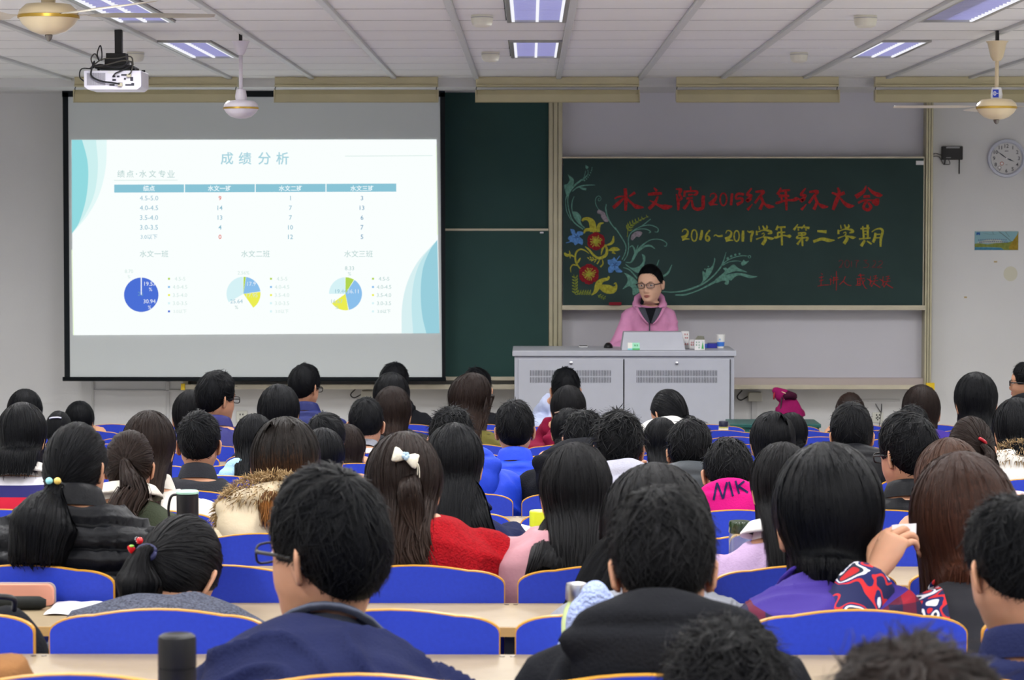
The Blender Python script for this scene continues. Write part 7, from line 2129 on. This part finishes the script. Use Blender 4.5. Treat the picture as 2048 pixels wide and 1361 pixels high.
bottle('glass_bottle', 1479.5, 1043, 2, .16, 'clear glass bottle with dark green cap on the desk before the lavender coat', [('glass_wall', M_clear, [(.027, 0), (.0285, .02), (.0285, .72), (.026, .78), (.0245, .78), (.0268, .72), (.0268, .03), (.001, .03)]), ('water', mat('water', (230, 240, 240), .02, .5, trans=1.), [(.0255, .04), (.0255, .30)]), ('cap', M_capgreen, [(.028, .78), (.029, .80), (.029, .96), (.027, 1.0), (.018, .985)])])
def floral(root, H):
    m_ = MB()
    for k, (x, z, c) in enumerate(((-.012, .42, 0), (.010, .46, 1), (.002, .28, 1), (-.014, .24, 0))): m_.ball((x, -math.sqrt(max(0, .0292 ** 2 - x * x)), z * H), (.007, .0015, .009), 8, 6, mi=c)
    m_.build('flower_print', [mat('print green', (110, 170, 120), .5), mat('print coral', (222, 130, 110), .5)], root)
bottle('flask', 1447, 843, 11, .19, 'white floral flask with dark cap on the front desk', [('flask_body', mat('white enamel', (220, 218, 208), .4), [(.027, 0), (.029, .02), (.029, .70)]), ('band', mat('olive band', (176, 172, 100), .5), [(.0293, .66), (.0293, .73)]), ('cap', mat('navy cap', (24, 26, 50), .3, .5), [(.028, .73), (.028, .96), (.026, 1.)])], extra=floral)
bottle('wooden_flask', 470, 877, 9, .18, 'slim golden flask beside the sleek-haired student', [('flask_body', mat('bamboo', (186, 156, 96), .5, .3), [(.018, 0), (.019, .02), (.019, .84)]), ('cap', M_steel, [(.0175, .84), (.0175, .98), (.016, 1.)])])
bottle('milk_bottle', 1153, 1168, 0, .15, 'pale green bottle with a chrome cap in front of the long black hair', [('bottle_body', mat('pale green glass', (196, 214, 150), .25, .5, coat=.4), [(.026, 0), (.0285, .02), (.0285, .55), (.024, .68), (.0165, .78), (.0165, .80)]), ('cap', M_steel, [(.019, .80), (.0205, .82), (.0205, .96), (.019, 1.0), (.010, .985)])])
# light blue fleece bundle next to it
Y = ROW_D(0) - .27; z = desk_z(0); p = at(1172, 1250, Y); tp = at(1180, 1166, Y)
fl = empty('folded_fleece', (p.x, Y, z)); tag(fl, 'ice blue fleece garment bundled beside the chrome-capped bottle', 'garment')
mb = MB(); H = tp.z - z
for c, r in (((-.012, 0, .045), (.045, .05, .045)), ((-.008, .0, .10), (.032, .04, .05)), ((.016, .0, .14), (.026, .035, H - .14)), ((.03, .01, .08), (.04, .04, .08))): mb.ball(c, r, 16, 10)
hold = bpy.data.objects.new('fleece_bundle', bpy.data.meshes.new('b')); col.objects.link(hold); hold.parent = fl
def fin(me):
    V, F = mesh_arrays(me); V = laplace(V, F, 2); V = V + vnormals(V, F) * wob(V, np.random.RandomState(2), (40, 80), (.006, .003))[:, None]; V[:, 2] = np.maximum(V[:, 2], .001)
    hold.data = final_mesh('fleece_bundle', V, F, J['bluefleece'])
later_remesh(mb, .007, fin)
# black backpack on the seat at the corner
Y = ROW_D(0) + .10; p = at(0, 1210, Y); zf = FLOOR(0)
bp = empty('backpack', (p.x, Y, zf + .442)); tag(bp, 'black backpack bulging behind the seat at the corner of the picture', 'backpack')
mb = MB(); H = p.z - zf - .442
mb.ball((0, .06, H * .48), (.095, .085, H * .50), 20, 14); mb.ball((.0, .07, .12), (.09, .09, .12), 18, 10)
hold2 = bpy.data.objects.new('bag_body', bpy.data.meshes.new('b')); col.objects.link(hold2); hold2.parent = bp
def fin2(me):
    V, F = mesh_arrays(me); V = V + vnormals(V, F) * wob(V, np.random.RandomState(9), (20, 50), (.006, .003))[:, None]; V[:, 2] = np.maximum(V[:, 2], .001)
    hold2.data = final_mesh('bag_body', V, F, J['black'])
later_remesh(mb, .010, fin2)
MB().tube(crom([(-.03, -.01, H * .98), (-.03, -.03, H * 1.04), (.03, -.03, H * 1.04), (.03, -.01, H * .98)], 5), .006, 8).build('grab_handle', M_black, bp, smooth=True)
flush_remesh()
# pencil case, paper
Y = ROW_D(1) - .10; z = desk_z(1); p = at(40, 1215, Y)
pc_ = empty('pencil_case', (p.x, Y, z)); tag(pc_, 'open pencil case, peach lid and black base, at the picture edge', 'pencil case')
q = Y / FPX
def rrect(w, h, r, n=6):
    pts = []
    for cx, cz, a0 in ((w - r, h - r, 0), (-w + r, h - r, 90), (-w + r, r * .4, 180), (w - r, r * .4, 270)):
        for k in range(n + 1):
            a = math.radians(a0 + 90 * k / n); rr = r if cz > r else r * .4
            pts.append((cx + r * math.cos(a), cz + rr * math.sin(a)))
    return pts
MB().prism(rrect(62 * q, 44 * q, 14 * q), .03, .045).xform(Matrix.Translation((0, 0, .001))).build('lid', mat('peach felt', (206, 144, 122), .8, .1), pc_, bevel=.002)
MB().prism([(a * 1.03, b * 1.04) for a, b in rrect(62 * q, 44 * q, 14 * q)], .0455, .055).xform(Matrix.Translation((0, 0, .001))).build('lid_shell', mat('grey binding', (150, 140, 140), .7, .2), pc_, bevel=.002)
MB().tube(crom([(-60 * q, -.01, 10 * q), (-20 * q, -.012, 11 * q), (30 * q, -.012, 11 * q), (55 * q, -.008, 10 * q)], 5), np.interp(np.linspace(0, 1, 16), [0, .1, .8, 1], [9 * q, 14 * q, 14 * q, 8 * q]), 14, flat=1.).xform(Matrix.Translation((0, -.004, .003))).build('base', mat('black neoprene', (24, 26, 24), .7, .2), pc_, smooth=True)
Y = ROW_D(1) - .13; p = at(148, 1225, Y)
pa = MB(); rows = []
for i in range(7):
    rows.append([(-.055 + .11 * j / 8, -.07 + .16 * i / 6, .0012 + .004 * (1 - math.cos((i / 6 - .3) * 2)) + .003 * abs(math.sin(j * .8 + i))) for j in range(9)])
pa.loft(rows, closed=False); o = pa.build('paper_sheet', mat('paper', (224, 222, 226), .8, .1), smooth=True); o.location = (p.x, Y, z + .0005); so = o.modifiers.new('s', 'SOLIDIFY'); so.thickness = .0006; so.offset = 1
tag(o, 'crumpled white paper sheet lying on the desk before the sherpa fleece', 'paper')
# slip of paper in the raised hand
hp = [o for o in bpy.data.objects if o.get('label', '').startswith('student with chestnut hair')][0]
Y = ROW_D(0) + .40; p = at(1805, 1068, Y)
rows = [[(-.022 + .05 * j / 5, .004 * math.sin(j) , -.012 + .030 * i / 4 + .004 * j / 5) for j in range(6)] for i in range(5)]
pa = MB(); pa.loft(rows, closed=False); o = pa.build('paper_slip', mat('paper', (224, 222, 226))); o.location = p; so = o.modifiers.new('s', 'SOLIDIFY'); so.thickness = .0005
tag(o, 'small white slip of paper held up in a raised hand', 'paper')
